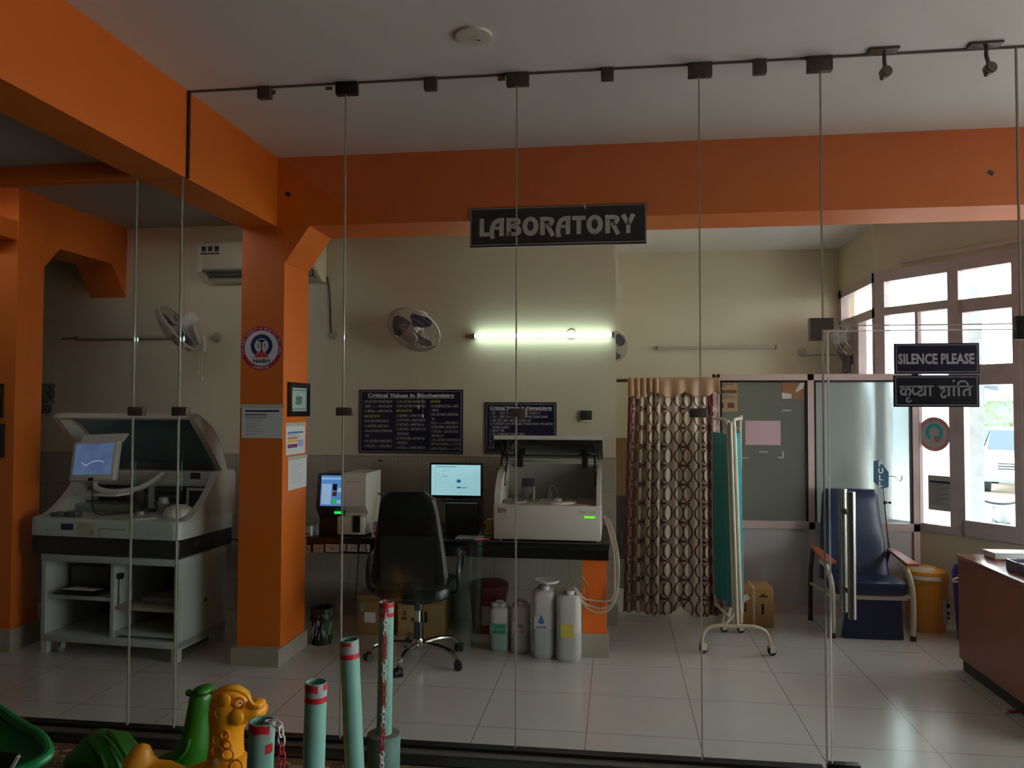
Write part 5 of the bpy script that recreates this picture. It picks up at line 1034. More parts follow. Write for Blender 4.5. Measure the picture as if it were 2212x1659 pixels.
b = MB(LB @ Matrix.Translation((0.885, 0.20, zf1+0.0005))); b.lathe([(0.095, 0), (0.10, 0.03), (0.085, 0.065), (0.05, 0.085), (0.001, 0.09)], 36); b.build('sample_cover', body_s, t)
b = MB(LB @ Matrix.Translation((0.74, 0.24, zf1+0.0005))); b.lathe([(0.03, 0), (0.03, 0.06), (0.038, 0.09), (0.03, 0.13), (0.001, 0.135)], 20); b.build('pump_bottle', mat('pump_clear_grey', (150, 150, 150), 0.3), t)
b = MB(LB); b.box(0.02, 0.10, 0.04, 0.12, zf1+0.0005, zf1+0.03, bev=0.004); b.box(0.12, 0.20, 0.06, 0.12, zf1+0.0005, zf1+0.04, bev=0.004); b.build('deck_module', mat('deck_module_grey', (74, 76, 74), 0.5), t)
# open lid
hy, hz, fy, fz = 0.56, zr-0.01, 0.20, A(397, 893, 5.06).z
def lp(u, v, off=0.0):
    x = BX0+0.02+(BX1-BX0-0.04)*u; y = hy+(fy-hy)*v; z = hz+(fz-hz)*v; n = Vector((0, (fz-hz), (hy-fy))).normalized()
    bul = 0.085*math.sin(PI*min(v*0.95+0.05, 1))*1.0
    q = Vector((x, y, z))+n*(bul+off); return q
sh = MB(LB); g = [[lp(u/12, v/10) for u in range(13)] for v in range(11)]; sh.sheet(g, 0.012)
for uu in (0.0, 1.0):
    rgs = []
    for v in range(11):
        vv = v/10; c0 = lp(uu, vv); inn = Vector((0.045 if uu == 0 else -0.045, 0, 0)); dn = Vector((0, -(fz-hz), -(hy-fy))).normalized()*(0.05+0.07*math.sin(PI*vv))
        rgs.append([c0, c0+inn, c0+inn+dn, c0+dn])
    sh.loft(rgs)
c0 = [lp(u/12, 1.0) for u in range(13)]; dn = Vector((0, -(fz-hz), -(hy-fy))).normalized()*0.05; vdir = (lp(0.5, 0.92)-lp(0.5, 1.0))
sh.loft([[p, p+dn, p+dn+vdir*0.6, p+vdir*0.6] for p in c0])
lo = sh.build('lid', body_s, t, angle=40)
g = [[lp(0.075+0.85*u/12, 0.10+0.83*v/10, -0.016) for u in range(13)] for v in range(11)]; MB(LB).sheet(g, -0.004).build('lid_window', mat('deep_teal_window', (70, 118, 128), 0.15, spec=0.7, rgb2=(52, 76, 112), nscale=2), lo)
g = [[lp(0.06+0.88*u/12, 0.0+0.10*v/3, -0.02) for u in range(13)] for v in range(4)]; MB(LB).sheet(g, -0.008).build('lid_bar', mat('lid_grey_bar', (96, 104, 104), 0.4), lo)
a = MT.inverted() @ A(430, 1020, 5.25); b = MB(LB); b.box(a.x-0.035, a.x+0.035, 0.412, 0.4195, zr-0.055, zr-0.012); b.build('warning_plate', black_p, t, smooth=False)
# monitor on its arm
c_ = MT.inverted() @ A(211, 996, 4.97); mw, mh = 0.35, 0.275
Mm = LB @ Matrix.Translation((c_.x, 0.115, c_.z)) @ Matrix.Rotation(-0.22, 4, 'X') @ Matrix.Rotation(-0.045, 4, 'Y')
mon = MB(Mm).box(-mw/2, mw/2, -0.02, 0.03, -mh/2, mh/2, bev=0.014, seg=3).build('screen_housing', body_s, t)
MB(Mm).box(-mw*0.415, mw*0.415, -0.0215, -0.0195, -mh*0.34, mh*0.43).build('screen', mat('screen_dusty_blue', (110, 136, 190), 0.2, emit=0.28, rgb2=(160, 196, 236), nscale=5), mon, smooth=False)
b = MB(Mm); st_ = [(-0.09, -0.01), (-0.05, -0.03), (0.0, -0.005), (0.05, -0.0), (0.09, -0.012)]; stroke(b, st_, 0.004, y=-0.0222); b.build('screen_streak', mat('screen_streak', (214, 232, 250), 0.3, emit=0.5), mon, smooth=False)
b = MB(Mm); b.box(-0.02, 0.02, -0.022, -0.018, -mh*0.49, -mh*0.42); b.build('front_latch', black_p, mon, smooth=False)
b = MB(Mm); b.prism([(-0.16, mh/2+0.0), (0.16, mh/2+0.0), (0.20, mh/2+0.055), (-0.13, mh/2+0.055)], 'y', 0.02, 0.05, bev=0.005); b.build('rear_holder', body_s, mon)
b = MB(LB); p0 = (c_.x, 0.15, c_.z-mh*0.35); b.tube(bez([p0, (c_.x-0.05, 0.17, c_.z-mh*0.62), (c_.x+0.05, 0.20, c_.z-mh*0.78), (c_.x+0.22, 0.28, c_.z-mh*0.70), (c_.x+0.33, 0.40, c_.z-mh*0.35)], 6), 0.020, 10); b.build('monitor_arm', body_s, t)
b = MB(LB); b.box(c_.x-0.16, c_.x+0.18, 0.10, 0.28, c_.z-mh*0.86, c_.z-mh*0.79, bev=0.006); b.build('arm_tray', body_s, t)
b = MB(LB); b.tube(bez([(c_.x, 0.09, c_.z-mh*0.5), (c_.x+0.01, 0.085, c_.z-mh*0.9), (c_.x, 0.10, zf1+0.08), (c_.x+0.02, 0.12, zf1+0.02), (c_.x+0.18, 0.14, zf1+0.03), (c_.x+0.42, 0.28, zf1+0.06)], 6), 0.005, 6); b.build('monitor_cable', black_p, t)
# front labels, drawer outline, vents
yF = -0.0125
def lpx(px, py): q = MT.inverted() @ A(px, py, 4.83); return q.x, q.z
x0, z0 = lpx(132, 1144); x1, z1 = lpx(160, 1131); MB(LB).box(x0, x1, yF-0.001, yF+0.003, z0, z1).build('front_label', mat('label_navy', (30, 32, 74), 0.5), t, smooth=False)
x0, z0 = lpx(167, 1157); x1, z1 = lpx(209, 1128); MB(LB).box(x0, x1, yF-0.001, yF+0.003, z0, z1).build('front_label', mat('label_cream', (190, 180, 150), 0.6), t, smooth=False)
b = MB(LB); rect(b, x0+0.01, x1-0.04, z1-0.022, z1-0.018, y=yF-0.0014); rect(b, x1-0.025, x1-0.012, z0+0.02, z0+0.035, y=yF-0.0014); x2, z2 = lpx(96, 1146); put_text(b, 'EM-360', 0.010, Matrix.Translation((x2, yF-0.0008, z2)), fitw=0.07); x2, z2 = lpx(327, 1152); put_text(b, 'analyser', 0.008, Matrix.Translation((x2, yF-0.0008, z2)), fitw=0.05); b.build('front_print', mat('print_grey', (96, 98, 108), 0.8), t, smooth=False)
x0, z0 = lpx(218, 1168); x1, z1 = lpx(278, 1142); b = MB(LB); b.box(x0, x0+0.003, yF-0.0008, yF+0.002, zb1+0.002, z1); b.box(x0, x1, yF-0.0008, yF+0.002, z1-0.003, z1); b.build('drawer_seam', mat('seam_dark', (60, 64, 62), 0.6), t, smooth=False)
b = MB(LB)
for x in (BX1-0.011,):
    for k in range(2): b.box(x-0.002, x+0.0012, 0.16+k*0.11, 0.24+k*0.11, zb0+0.055, zb1-0.025)
b.build('side_vent', mat('vent_grey', (44, 44, 46), 0.5), t, smooth=False)
tag(MB().tube(bez([MT @ Vector((1.03, 0.60, 0.70)), MT @ Vector((1.10, 0.60, 0.68)), MT @ Vector((1.09, 0.62, 0.5)), MT @ Vector((1.06, 0.66, 0.30)), MT @ Vector((1.05, 0.70, 0.03))], 6), 0.005, 6).build('power_cable', black_p), 'black cable behind the right side of the big analyser', 'cable')
# ================================================================ curtain, rod, ward screen
YCU = 6.36
def curtain_mat(SIDE_U):
    m = bpy.data.materials.new('ring_print_curtain'); m.use_nodes = True; nt = m.node_tree; N = nt.nodes; L = nt.links; bs = N['Principled BSDF']; bs.inputs['Roughness'].default_value = 0.42; bs.inputs['Sheen Weight'].default_value = 0.2
    uv = N.new('ShaderNodeUVMap'); sp = N.new('ShaderNodeSeparateXYZ'); L.new(uv.outputs[0], sp.inputs[0])
    def mth(op, a, b_=None, c=None):
        n = N.new('ShaderNodeMath'); n.operation = op
        for i, v in enumerate((a, b_, c)):
            if v is None: continue
            if isinstance(v, (int, float)): n.inputs[i].default_value = v
            else: L.new(v, n.inputs[i])
        return n.outputs[0]
    U, V = sp.outputs[0], sp.outputs[1]
    def ring(offu, perU, rad, w):
        du = mth('SUBTRACT', mth('FLOORED_MODULO', mth('ADD', U, offu), perU), perU/2); dv = mth('SUBTRACT', mth('FLOORED_MODULO', V, 0.150), 0.075)
        d = mth('SQRT', mth('ADD', mth('MULTIPLY', du, du), mth('MULTIPLY', dv, dv)))
        return mth('LESS_THAN', mth('ABSOLUTE', mth('SUBTRACT', d, rad)), w), d
    r1, d1 = ring(0.0, 0.165, 0.073, 0.0065); r2, _ = ring(0.0825, 0.165, 0.083, 0.0055)
    mk = mth('MAXIMUM', r1, r2)
    st_ = mth('ADD', U, 0.0); side = mth('MAXIMUM', mth('LESS_THAN', st_, 0.13), mth('GREATER_THAN', st_, SIDE_U))
    base = N.new('ShaderNodeMix'); base.data_type = 'RGBA'; L.new(side, base.inputs[0]); base.inputs[6].default_value = lin((222, 204, 180))+(1,); base.inputs[7].default_value = lin((120, 44, 46))+(1,)
    rc_ = N.new('ShaderNodeMix'); rc_.data_type = 'RGBA'; L.new(side, rc_.inputs[0]); rc_.inputs[6].default_value = lin((96, 30, 24))+(1,); rc_.inputs[7].default_value = lin((180, 150, 140))+(1,)
    fin = N.new('ShaderNodeMix'); fin.data_type = 'RGBA'; L.new(mk, fin.inputs[0]); L.new(base.outputs[2], fin.inputs[6]); L.new(rc_.outputs[2], fin.inputs[7]); L.new(fin.outputs[2], bs.inputs['Base Color'])
    return m
cx0t, cx1t = A(1358, 830, YCU).x, A(1551, 830, YCU).x; cx0b, cx1b = A(1346, 1330, YCU).x, A(1562, 1330, YCU).x; zrod = A(1400, 822, YCU).z
def fold(u): amp = 0.028 if u < 0.36 else 0.028-0.020*min(1, (u-0.36)/0.08) if u < 0.80 else 0.008+0.016*min(1, (u-0.80)/0.06); return amp*math.sin(u*2*PI*(11.0 if u < 0.36 else 11.0-1.2*(u-0.36))+0.6)+0.008*math.sin(u*2*PI*2.1+1.0)
nu, nv = 180, 24; g = []; arcl = [0.0]
for i in range(1, nu+1): arcl.append(arcl[-1]+math.hypot((cx1t-cx0t)/nu, fold(i/nu)-fold((i-1)/nu)))
zb_l = A(1390, 1333, YCU).z
for j in range(nv+1):
    v = j/nv; row = []
    for i in range(nu+1):
        u = i/nu; x0 = cx0b+(cx0t-cx0b)*v; x1 = cx1b+(cx1t-cx1b)*v; hem = 0.012+0.010*math.sin(u*14)+(0.055*max(0, 1-abs(u-0.58)/0.10)) if j == 0 else 0
        z = 0.014+(zrod+0.015-0.014)*v; z += hem*1.0 if j == 0 else 0
        row.append((x0+(x1-x0)*u, YCU+fold(u)*(1.15-0.35*v)+0.01*math.sin(u*9+v*5), z))
    g.append(row)
cu = MB().sheet(g).build('curtain', curtain_mat(arcl[-1]*0.86), angle=180)
me = cu.data; uvl = me.uv_layers.new(name='UVMap')
import bisect
for lp_ in me.loops:
    co = me.vertices[lp_.vertex_index].co; v = min(1, max(0, (co.z-0.014)/(zrod+0.001))); x0 = cx0b+(cx0t-cx0b)*v; x1 = cx1b+(cx1t-cx1b)*v; u = min(1, max(0, (co.x-x0)/(x1-x0))); k = u*nu; i = min(nu-1, int(k)); uvl.data[lp_.index].uv = (arcl[i]+(arcl[i+1]-arcl[i])*(k-i), co.z)
tag(cu, 'cream and maroon curtain printed with interlocking rings', 'curtain')
md = cu.modifiers.new('cloth_thickness', 'SOLIDIFY'); md.thickness = 0.003
val_m = mat('peach_valance', (206, 164, 130), 0.5, noise=0.12, nscale=12)
g = []
for j in range(9):
    v = j/8; row = []
    for i in range(121):
        u = i/120; drop = 0.115+0.045*abs(math.sin(u*PI*3.0+0.5))+0.012*math.sin(u*70)*(u < 0.34); row.append((cx0t-0.01+(cx1t-cx0t+0.02)*u, YCU-0.046+(0.017*math.sin(u*2*PI*15) if u < 0.34 else 0.012*math.sin(u*2*PI*6.5+1)*(1.1-v))-0.010*(1-v), zrod+0.022-drop*(1-v)))
    g.append(row)
vl = MB().sheet(g, 0.003).build('valance', val_m, cu, angle=180)
rod = thing('curtain_rod', 'dark brown rod holding the ring print curtain', 'curtain rod', (0.4, YCU, zrod), world=True)
MB().cyl((0.004, YCU-0.012, zrod), (A(1548, 822, YCU).x, YCU-0.012, zrod), 0.013, seg=16).build('rod', mat('rod_brown', (66, 46, 42), 0.4), rod)
e = A(1545, 822, YCU); b = MB(); b.cyl((e.x, YCU-0.012, zrod), (e.x+0.02, YCU-0.012, zrod-0.012), 0.016, seg=12); b.box(e.x-0.012, e.x+0.012, YCU-0.03, YP-0.03, zrod+0.015, zrod+0.026); b.cyl((e.x, YCU-0.012, zrod+0.026), (e.x, YCU-0.012, zrod+0.048), 0.012, seg=12); b.build('end_bracket', mat('rod_bracket', (60, 52, 52), 0.4), rod)
# brown cupboard seen through the gap beside the curtain
ky = 7.30; a = A(1331, 949, ky); m1 = A(1340, 1071, ky); m0 = A(1340, 1207, ky)
t = thing('cupboard', 'brown and dark cupboard beyond the gap left of curtain', 'cupboard', (0.22, ky+0.2, 0), world=True)
MB().box(0.0, 0.44, ky, ky+0.40, m1.z, a.z).build('upper_part', mat('cupboard_brown', (128, 92, 58), 0.5), t, smooth=False); MB().box(0.0, 0.44, ky, ky+0.40, m0.z, m1.z-0.0005).build('lower_part', mat('cupboard_dark', (52, 42, 40), 0.5), t, smooth=False); MB().box(0.0, 0.44, ky+0.02, ky+0.40, 0.0005, m0.z-0.0005).build('plinth', mat('plinth_greygreen', (118, 122, 108), 0.5), t, smooth=False)
b = MB(); b.box(0.05, 0.06, ky-0.008, ky-0.0002, m0.z+0.12, m0.z+0.26); b.build('handle', steel, t, smooth=False)
# ward screen on casters
scr_w = mat('cream_enamel_tube', (212, 200, 180), 0.35, noise=0.1, nscale=20); teal = mat('teal_screen_cloth', (10, 132, 136), 0.6, noise=0.15, nscale=5)
t = thing('ward_screen', 'folded ward screen with teal cloth on cream tube frame and casters', 'screen', (0.80, 5.6, 0), world=True)
ya = 5.48; xl, xr = A(1516, 1405, ya).x, A(1664, 1410, ya).x; zc = A(1600, 1353, ya).z
b = MB(); b.tube(bez([(xl, ya, 0.075), (xl+0.002, ya, zc-0.09), (xl+0.03, ya, zc-0.03), (xl+0.10, ya, zc), ((xl+xr)/2, ya, zc), (xr-0.10, ya, zc), (xr-0.03, ya, zc-0.03), (xr-0.002, ya, zc-0.09), (xr, ya, 0.075)], 5), 0.0125, 12); b.build('base_arch', scr_w, t)
b = MB(); b.tube([(0.76, ya, zc), (0.79, 5.75, zc+0.0), (0.84, 6.02, zc-0.01)], 0.0115, 10); b.tube([(0.78, 6.0, 0.072), (0.80, 6.0, zc-0.01), (0.88, 6.0, zc-0.01), (0.90, 6.0, 0.072)], 0.011, 10); q = A(1594, 1318, ya); b.tube([(0.725, ya, zc+0.002), (q.x, ya+0.02, q.z)], 0.011, 10); b.build('base_rail', scr_w, t)
for x, y in ((xl, ya), (xr, ya), (0.78, 6.0), (0.90, 6.0)):
    b = MB(Matrix.Translation((x, y, 0)) @ Matrix.Rotation(0.5, 4, 'Z')); b.cyl((0.015, -0.012, 0.0265), (0.015, 0.012, 0.0265), 0.026, seg=20); o = b.build('caster', black_p, t); b = MB(Matrix.Translation((x, y, 0)) @ Matrix.Rotation(0.5, 4, 'Z')); b.box(-0.012, 0.03, -0.019, -0.0135, 0.02, 0.065); b.box(-0.012, 0.03, 0.0135, 0.019, 0.02, 0.065); b.cyl((0, 0, 0.055), (0, 0, 0.085), 0.014, 0.012, 12); b.build('caster_fork', scr_w, o, smooth=False)
for name, (px0, px1), yy, pb in (('front_leaf', (1571, 1586), 5.50, (0.735, 6.12)), ('rear_leaf', (1584, 1601), 5.53, (0.935, 6.14))):
    top = A(px0, 907, yy); bot = A(px1, 1345, yy); bx, by = pb
    b = MB(); zt_ = top.z; b.tube(bez([(bot.x, yy, zc+0.012), (top.x+0.2*(bot.x-top.x), yy, zt_-0.12), (top.x, yy, zt_-0.04), (top.x-(0.03 if bx < top.x else -0.03)*0.5, yy+0.05, zt_), (bx, by-0.05, zt_), (bx, by, zt_-0.05), (bx, by, zt_*0.5), (bx+0.01, by, 0.16)], 6), 0.0125, 12); b.tube([(bot.x, yy, 0.20), (bx+0.01, by, 0.18)], 0.010, 10); b.build('leaf_frame', scr_w, t)
    g = []
    for j in range(13):
        v = j/12; row = []
        for i in range(17):
            u = i/16; x = (bot.x+(top.x-bot.x)*v)+(bx-(bot.x+(top.x-bot.x)*v))*u; y = yy+0.015+(by-yy-0.03)*u; row.append((x+0.014*math.sin(u*22+v*2)*(1-0.3*v), y, 0.27+(zt_-0.10-0.27)*v+0.02*math.sin(u*5)*(1-v)))
        g.append(row)
    MB().sheet(g, 0.002).build('cloth_panel', teal, t, angle=180)
p0 = A(1578, 912, 5.485); p1 = A(1593, 1345, 5.485); b = MB(); b.tube([p0, p0.lerp(p1, 0.5), (p1.x, 5.485, zc+0.01)], 0.011, 12); b.build('centre_post', scr_w, t)
# carton behind the ward screen
cy = 6.17; a = A(1603, 1357, cy); c = A(1671, 1272, cy); w, h = c.x-a.x+0.03, c.z
t = thing('cardboard_carton', 'brown strapped carton on the floor behind the ward screen', 'carton', ((a.x+c.x)/2-0.015, cy+0.13, 0))
MB().box(-w/2, w/2, -0.13, 0.13, 0.0005, h, bev=0.003).build('box', mat('ochre_cardboard', (176, 128, 76), 0.75, noise=0.08, nscale=6), t)
sx_ = -w/2+w*0.42; b = MB(); b.box(sx_, sx_+0.018, -0.1312, 0.1312, -0.0, h+0.0012); b.build('strap', mat('plastic_strap', (196, 176, 150), 0.4), t, smooth=False)
b = MB()
for u, v, ww, hh in ((0.18, 0.40, 0.06, 0.08), (0.18, 0.50, 0.05, 0.10), (0.66, 0.34, 0.07, 0.26), (0.60, 0.78, 0.24, 0.03), (0.66, 0.82, 0.10, 0.03), (0.47, 0.50, 0.04, 0.03)): rect(b, -w/2+w*u, -w/2+w*(u+ww), h*v, h*(v+hh), y=-0.1306)
b.build('printed_mark', ink, t, smooth=False)
MB(Matrix.Translation((-w*0.30, -0.1315, h*0.74)) @ Matrix.Rotation(-0.5, 4, 'Y')).box(-0.03, 0.03, -0.0008, 0.0008, -0.022, 0.022).build('pasted_label', paper, t, smooth=False)
# ================================================================ blood collection chair
vin = mat('navy_vinyl', (24, 40, 78), 0.3, noise=0.25, nscale=7, bump=0.12, bscale=25); arm_w = mat('armrest_wood', (172, 92, 58), 0.35, noise=0.12, nscale=12); tube_c = mat('ivory_tube', (200, 190, 170), 0.35)
t = thing('armchair', 'navy padded blood collection armchair with brown arm boards and ivory legs', 'armchair', (1.83, 6.2, 0), world=True)
sz = A(1900, 1262, 5.98).z
bl_, br_ = A(1770, 1240, 6.30).x, A(1920, 1240, 6.30).x; tl_, tr_ = A(1778, 1058, 6.44).x, A(1893, 1058, 6.44).x; zt_ = A(1840, 1056, 6.44).z
rg = []
for k in range(15):
    v = k/14; z = sz-0.03+(zt_-sz+0.03)*v; y = 6.285+0.16*v+0.02*math.sin(v*PI); x0 = bl_+(tl_-bl_)*v; x1 = br_+(tr_-br_)*v; bulge = 0.065+0.012*math.sin(v*9)
    if v > 0.93: x0 += 0.012*(v-0.93)/0.07; x1 -= 0.012*(v-0.93)/0.07; bulge *= 0.8
    rg.append([((x0+x1)/2+(p[0]), y+p[1], z) for p in loop((x1-x0)/2, z, 0, bulge/1.3, 28, 5)])
MB().loft(rg).build('backrest', vin, t, angle=50)
x0, x1 = A(1800, 1275, 5.99).x, A(1968, 1275, 5.99).x
rg = [[((x0+x1)/2+p[0], 6.15+p[1], z) for p in loop((x1-x0)/2*s, z, 0, 0.17*s, 32, 6)] for s, z in ((0.94, sz-0.085), (1.0, sz-0.07), (1.0, sz-0.02), (0.97, sz+0.002), (0.80, sz+0.010), (0.5, sz+0.012))]
MB().loft(rg).build('seat', vin, t, angle=50)
ft0, ft1 = A(1835, 1296, 6.02).x, A(1948, 1296, 6.02).x; fb0, fb1 = A(1819, 1377, 5.965).x, A(1954, 1377, 5.965).x
rg = []
for k in range(7): v = k/6; rg.append([(((fb0+(ft0-fb0)*v)+(fb1+(ft1-fb1)*v))/2+p[0], 5.985+0.055*v+p[1], 0.008+(sz-0.10)*v) for p in loop(((fb1+(ft1-fb1)*v)-(fb0+(ft0-fb0)*v))/2, 0, 0, 0.026, 24, 6)])
MB().loft(rg).build('footrest', vin, t, angle=50)
for nm, f_, bk in (('right', (1978, 1224), (1921, 1190)), ('left', (1800, 1218), (1757, 1186))):
    p = A(f_[0], f_[1], 5.93); q = A(bk[0], bk[1], 6.33); w_2 = 0.038
    b = MB(); b.add([(p.x-w_2-0.02, p.y, p.z), (p.x+w_2*0.6, p.y, p.z), (q.x+w_2, q.y, q.z), (q.x-w_2*0.4, q.y, q.z), (p.x-w_2-0.02, p.y, p.z+0.02), (p.x+w_2*0.6, p.y, p.z+0.02), (q.x+w_2, q.y, q.z+0.02), (q.x-w_2*0.4, q.y, q.z+0.02)], [(0, 3, 2, 1), (4, 5, 6, 7), (0, 1, 5, 4), (1, 2, 6, 5), (2, 3, 7, 6), (3, 0, 4, 7)]); b.build('arm_board', arm_w, t, smooth=False)
    fx = A(1973 if nm == 'right' else 1799, 1380, 5.97).x
    b = MB(); b.tube(bez([(fx, 5.97, 0.02), (fx+0.003, 5.97, 0.25), (fx-0.005, 5.975, sz), (fx-0.035, 5.99, p.z-0.03), (fx-0.06, 6.05, p.z-0.002)], 7), 0.0185, 14); lg_ = b.build('leg', tube_c, t); MB().cyl((fx, 5.97, 0.0005), (fx, 5.97, 0.036), 0.0215, seg=18).build('leg_tip', black_p, lg_)
    rx = q.x+(0.0 if nm == 'left' else -0.02); b = MB(); b.tube([(rx, 6.44, 0.02), (rx, 6.42, sz), (q.x, 6.34, q.z-0.001)], 0.0165, 12); lg_ = b.build('leg', mat('dark_navy_tube', (30, 34, 54), 0.4), t); MB().cyl((rx, 6.44, 0.0005), (rx, 6.44, 0.034), 0.020, seg=16).build('leg_tip', black_p, lg_)
    b = MB(); b.tube([(fx, 5.975, sz-0.10), (rx, 6.42, sz-0.10)], 0.012, 10); b.build('side_rail', tube_c, t)
b = MB(); b.box(x0+0.02, x1-0.02, 6.0, 6.30, sz-0.118, sz-0.086); b.build('seat_frame', tube_c, t, smooth=False)
# drip stand clamped to the chair
iy = 6.36; pb_, pt_ = A(1921, 1192, iy), A(1908, 1040, iy)
t = thing('drip_stand', 'slim steel drip pole with curved hook rising behind the right armrest', 'drip stand', pb_, world=True)
b = MB(); b.cyl(pb_, pb_.lerp(pt_, 0.72), 0.0075, seg=12); b.cyl(pb_.lerp(pt_, 0.70), pt_, 0.0055, seg=12); b.build('pole', steel, t)
k_ = pb_.lerp(pt_, 0.70); b = MB(); b.cyl(k_-Vector((0, 0, 0.012)), k_+Vector((0, 0, 0.012)), 0.012, seg=14); b.cyl(k_, k_+Vector((0.03, -0.005, 0)), 0.005, seg=10); b.ball(k_+Vector((0.034, -0.006, 0)), 0.010); b.build('clamp_knob', black_p, t)
hk = [A(x, y, iy) for x, y in ((1910, 1030), (1926, 1029), (1936, 1031), (1939, 1037), (1944, 1039), (1948, 1034), (1948, 1027))]
b = MB(); b.tube(bez([pt_]+hk, 5), 0.0035, 8); b.build('hook', steel, t)
sy = iy-0.012; V6 = [A(x, y, sy) for x, y in ((1887, 996), (1899, 994), (1919, 1020), (1919, 1052), (1905, 1056), (1887, 1041))]
t = thing('hexagon_plate', 'blue six sided plate lettered PULL on the drip pole', 'sign', V6[4], world=True)
MB().prism([(v.x, v.z) for v in V6], 'y', sy-0.006, sy).build('plate', mat('plate_blue', (18, 78, 112), 0.35), t, smooth=False)
b = MB(); cx = (V6[0].x+V6[2].x)/2
for i, ch in enumerate('PULL'): put_text(b, ch, 0.040, Matrix.Translation((cx-0.004, sy-0.0066, A(1900, [1007, 1022, 1037, 1051][i], sy).z)), bold=0.002, align='CENTER')
b.build('lettering', letter_w, t, smooth=False)
# bins behind the chair
bx, by, br = 2.315, 6.31, 0.150; hb_ = A(2010, 1262, 6.2).z; ht_ = A(2000, 1224, 6.31).z
t = thing('swing_bin', 'yellow swing top bin with white flap and paper label', 'bin', (bx, by, 0))
yel = mat('bin_yellow', (226, 152, 34), 0.45)
MB().lathe([(br*0.84, 0.0005), (br*0.88, 0.02), (br, hb_), (br*1.03, hb_+0.003), (br*1.03, hb_+0.02)], 40).build('bin_body', yel, t)
MB().lathe([(br*1.03, hb_+0.0205), (br*1.02, hb_+0.05), (br*0.92, (hb_+ht_)/2+0.03), (br*0.55, ht_), (0.001, ht_+0.01)], 40).build('lid', yel, t)
g = []
for j in range(7):
    v = j/6; row = []
    for i in range(13):
        u = i/12; an = PI+0.15+u*1.75; rr = br*(1.03-0.50*v**1.3); row.append((rr*math.cos(an)*1.02, rr*math.sin(an)*1.02, hb_+0.03+(ht_-hb_-0.025)*(v**0.8)*(1.0)))
    g.append(row)
MB().sheet(g, 0.004).build('flap', mat('flap_white', (206, 204, 190), 0.45), t)
b = MB(); g = [[(br*(0.90+0.10*(0.10+z)/hb_)*1.015*math.cos(a), br*(0.90+0.10*(0.10+z)/hb_)*1.015*math.sin(a), 0.07+z) for a in [-1.05+0.62*i/6 for i in range(7)]] for z in (0, 0.06, 0.12, 0.18)]; b.sheet(g, 0.001); o = b.build('paper_label', paper, t)
b = MB(); rr = br*1.0
for a_, z, s in ((-0.72, 0.20, 0.016), (-0.70, 0.145, 0.011), (-0.69, 0.11, 0.011)): c0 = Vector((rr*1.035*math.cos(a_), rr*1.035*math.sin(a_), z)); b.ball(c0, s*0.9, 0.004, s, 10, 6)
b.build('label_print', ink, o)
t = thing('bin', 'deep blue lidded bin between the yellow bin and the desk', 'bin', (2.535, 6.06, 0))
blu = mat('bin_blue', (22, 30, 150), 0.4); hb_ = A(2060, 1245, 6.0).z; MB().lathe([(0.098, 0.0005), (0.122, hb_-0.01), (0.128, hb_-0.008), (0.128, hb_+0.004)], 36).build('bin_body', blu, t); MB().lathe([(0.131, hb_+0.0045), (0.128, hb_+0.02), (0.105, hb_+0.075), (0.05, hb_+0.105), (0.001, hb_+0.11)], 36).build('lid', blu, t)
b = MB(); b.tube([(0.131*math.cos(a), 0.131*math.sin(a), hb_+0.006) for a in [2*PI*i/40 for i in range(40)]], 0.0035, 6, closed=True); b.build('lid_rim', mat('rim_pale_blue', (90, 110, 200), 0.4), t)
b = MB(); b.tube(bez([(-0.115, -0.065, hb_-0.005), (-0.155, -0.075, hb_-0.02), (-0.150, -0.075, hb_-0.035), (-0.110, -0.068, hb_-0.03)], 5), 0.007, 8); b.build('handle_clip', mat('clip_white', (200, 200, 200), 0.4), t)
# ================================================================ desk on the right
wood = mat('reddish_laminate', (158, 92, 66), 0.35, noise=0.12, nscale=3); dz = 0.727
t = thing('desk', 'brown laminate desk at the right edge inside the laboratory', 'desk', (2.55, 4.75, 0))
MB().box(-0.385, 0.45, -0.66, 0.62, 0.075, dz-0.022).build('cabinet_body', wood, t, smooth=False); MB().box(-0.395, 0.46, -0.67, 0.632, dz-0.022, dz, bev=0.004).build('desk_top', mat('desk_top_laminate', (150, 92, 72), 0.18, noise=0.1, nscale=3, spec=0.7), t)
MB().box(-0.37, 0.44, -0.63, 0.60, 0.0005, 0.075).build('plinth', mat('plinth_black', (20, 19, 19), 0.6), t, smooth=False)
a = AZ(2128, 1206, dz); t = thing('file_tray', 'white flat file box on the far end of the desk', 'file box', (2.47, 5.26, dz+0.0005), 0.05); MB().box(-0.16, 0.26, -0.05, 0.09, 0, 0.032, bev=0.005).build('box', mat('box_white', (222, 222, 222), 0.35), t); MB().box(-0.165, 0.265, -0.055, 0.095, 0.0325, 0.040, bev=0.003).build('lid', mat('box_white', (222, 222, 222), 0.35), t)
t = thing('notepad', 'small pale notepad on the desk in front of the file box', 'notepad', (2.40, 5.07, dz+0.0005), -0.2); MB().box(-0.07, 0.12, -0.04, 0.05, 0, 0.014, bev=0.002).build('pages', mat('pad_pale', (190, 196, 200), 0.5), t); MB().box(-0.07, 0.12, -0.042, 0.052, 0.0145, 0.017).build('cover', mat('pad_cover', (150, 160, 170), 0.4), t, smooth=False)
a = AZ(2163, 1235, dz); t = thing('plastic_box', 'smoky clear plastic box near the edge of the desk', 'plastic box', (2.375, 4.80, dz+0.0005), 0.0)
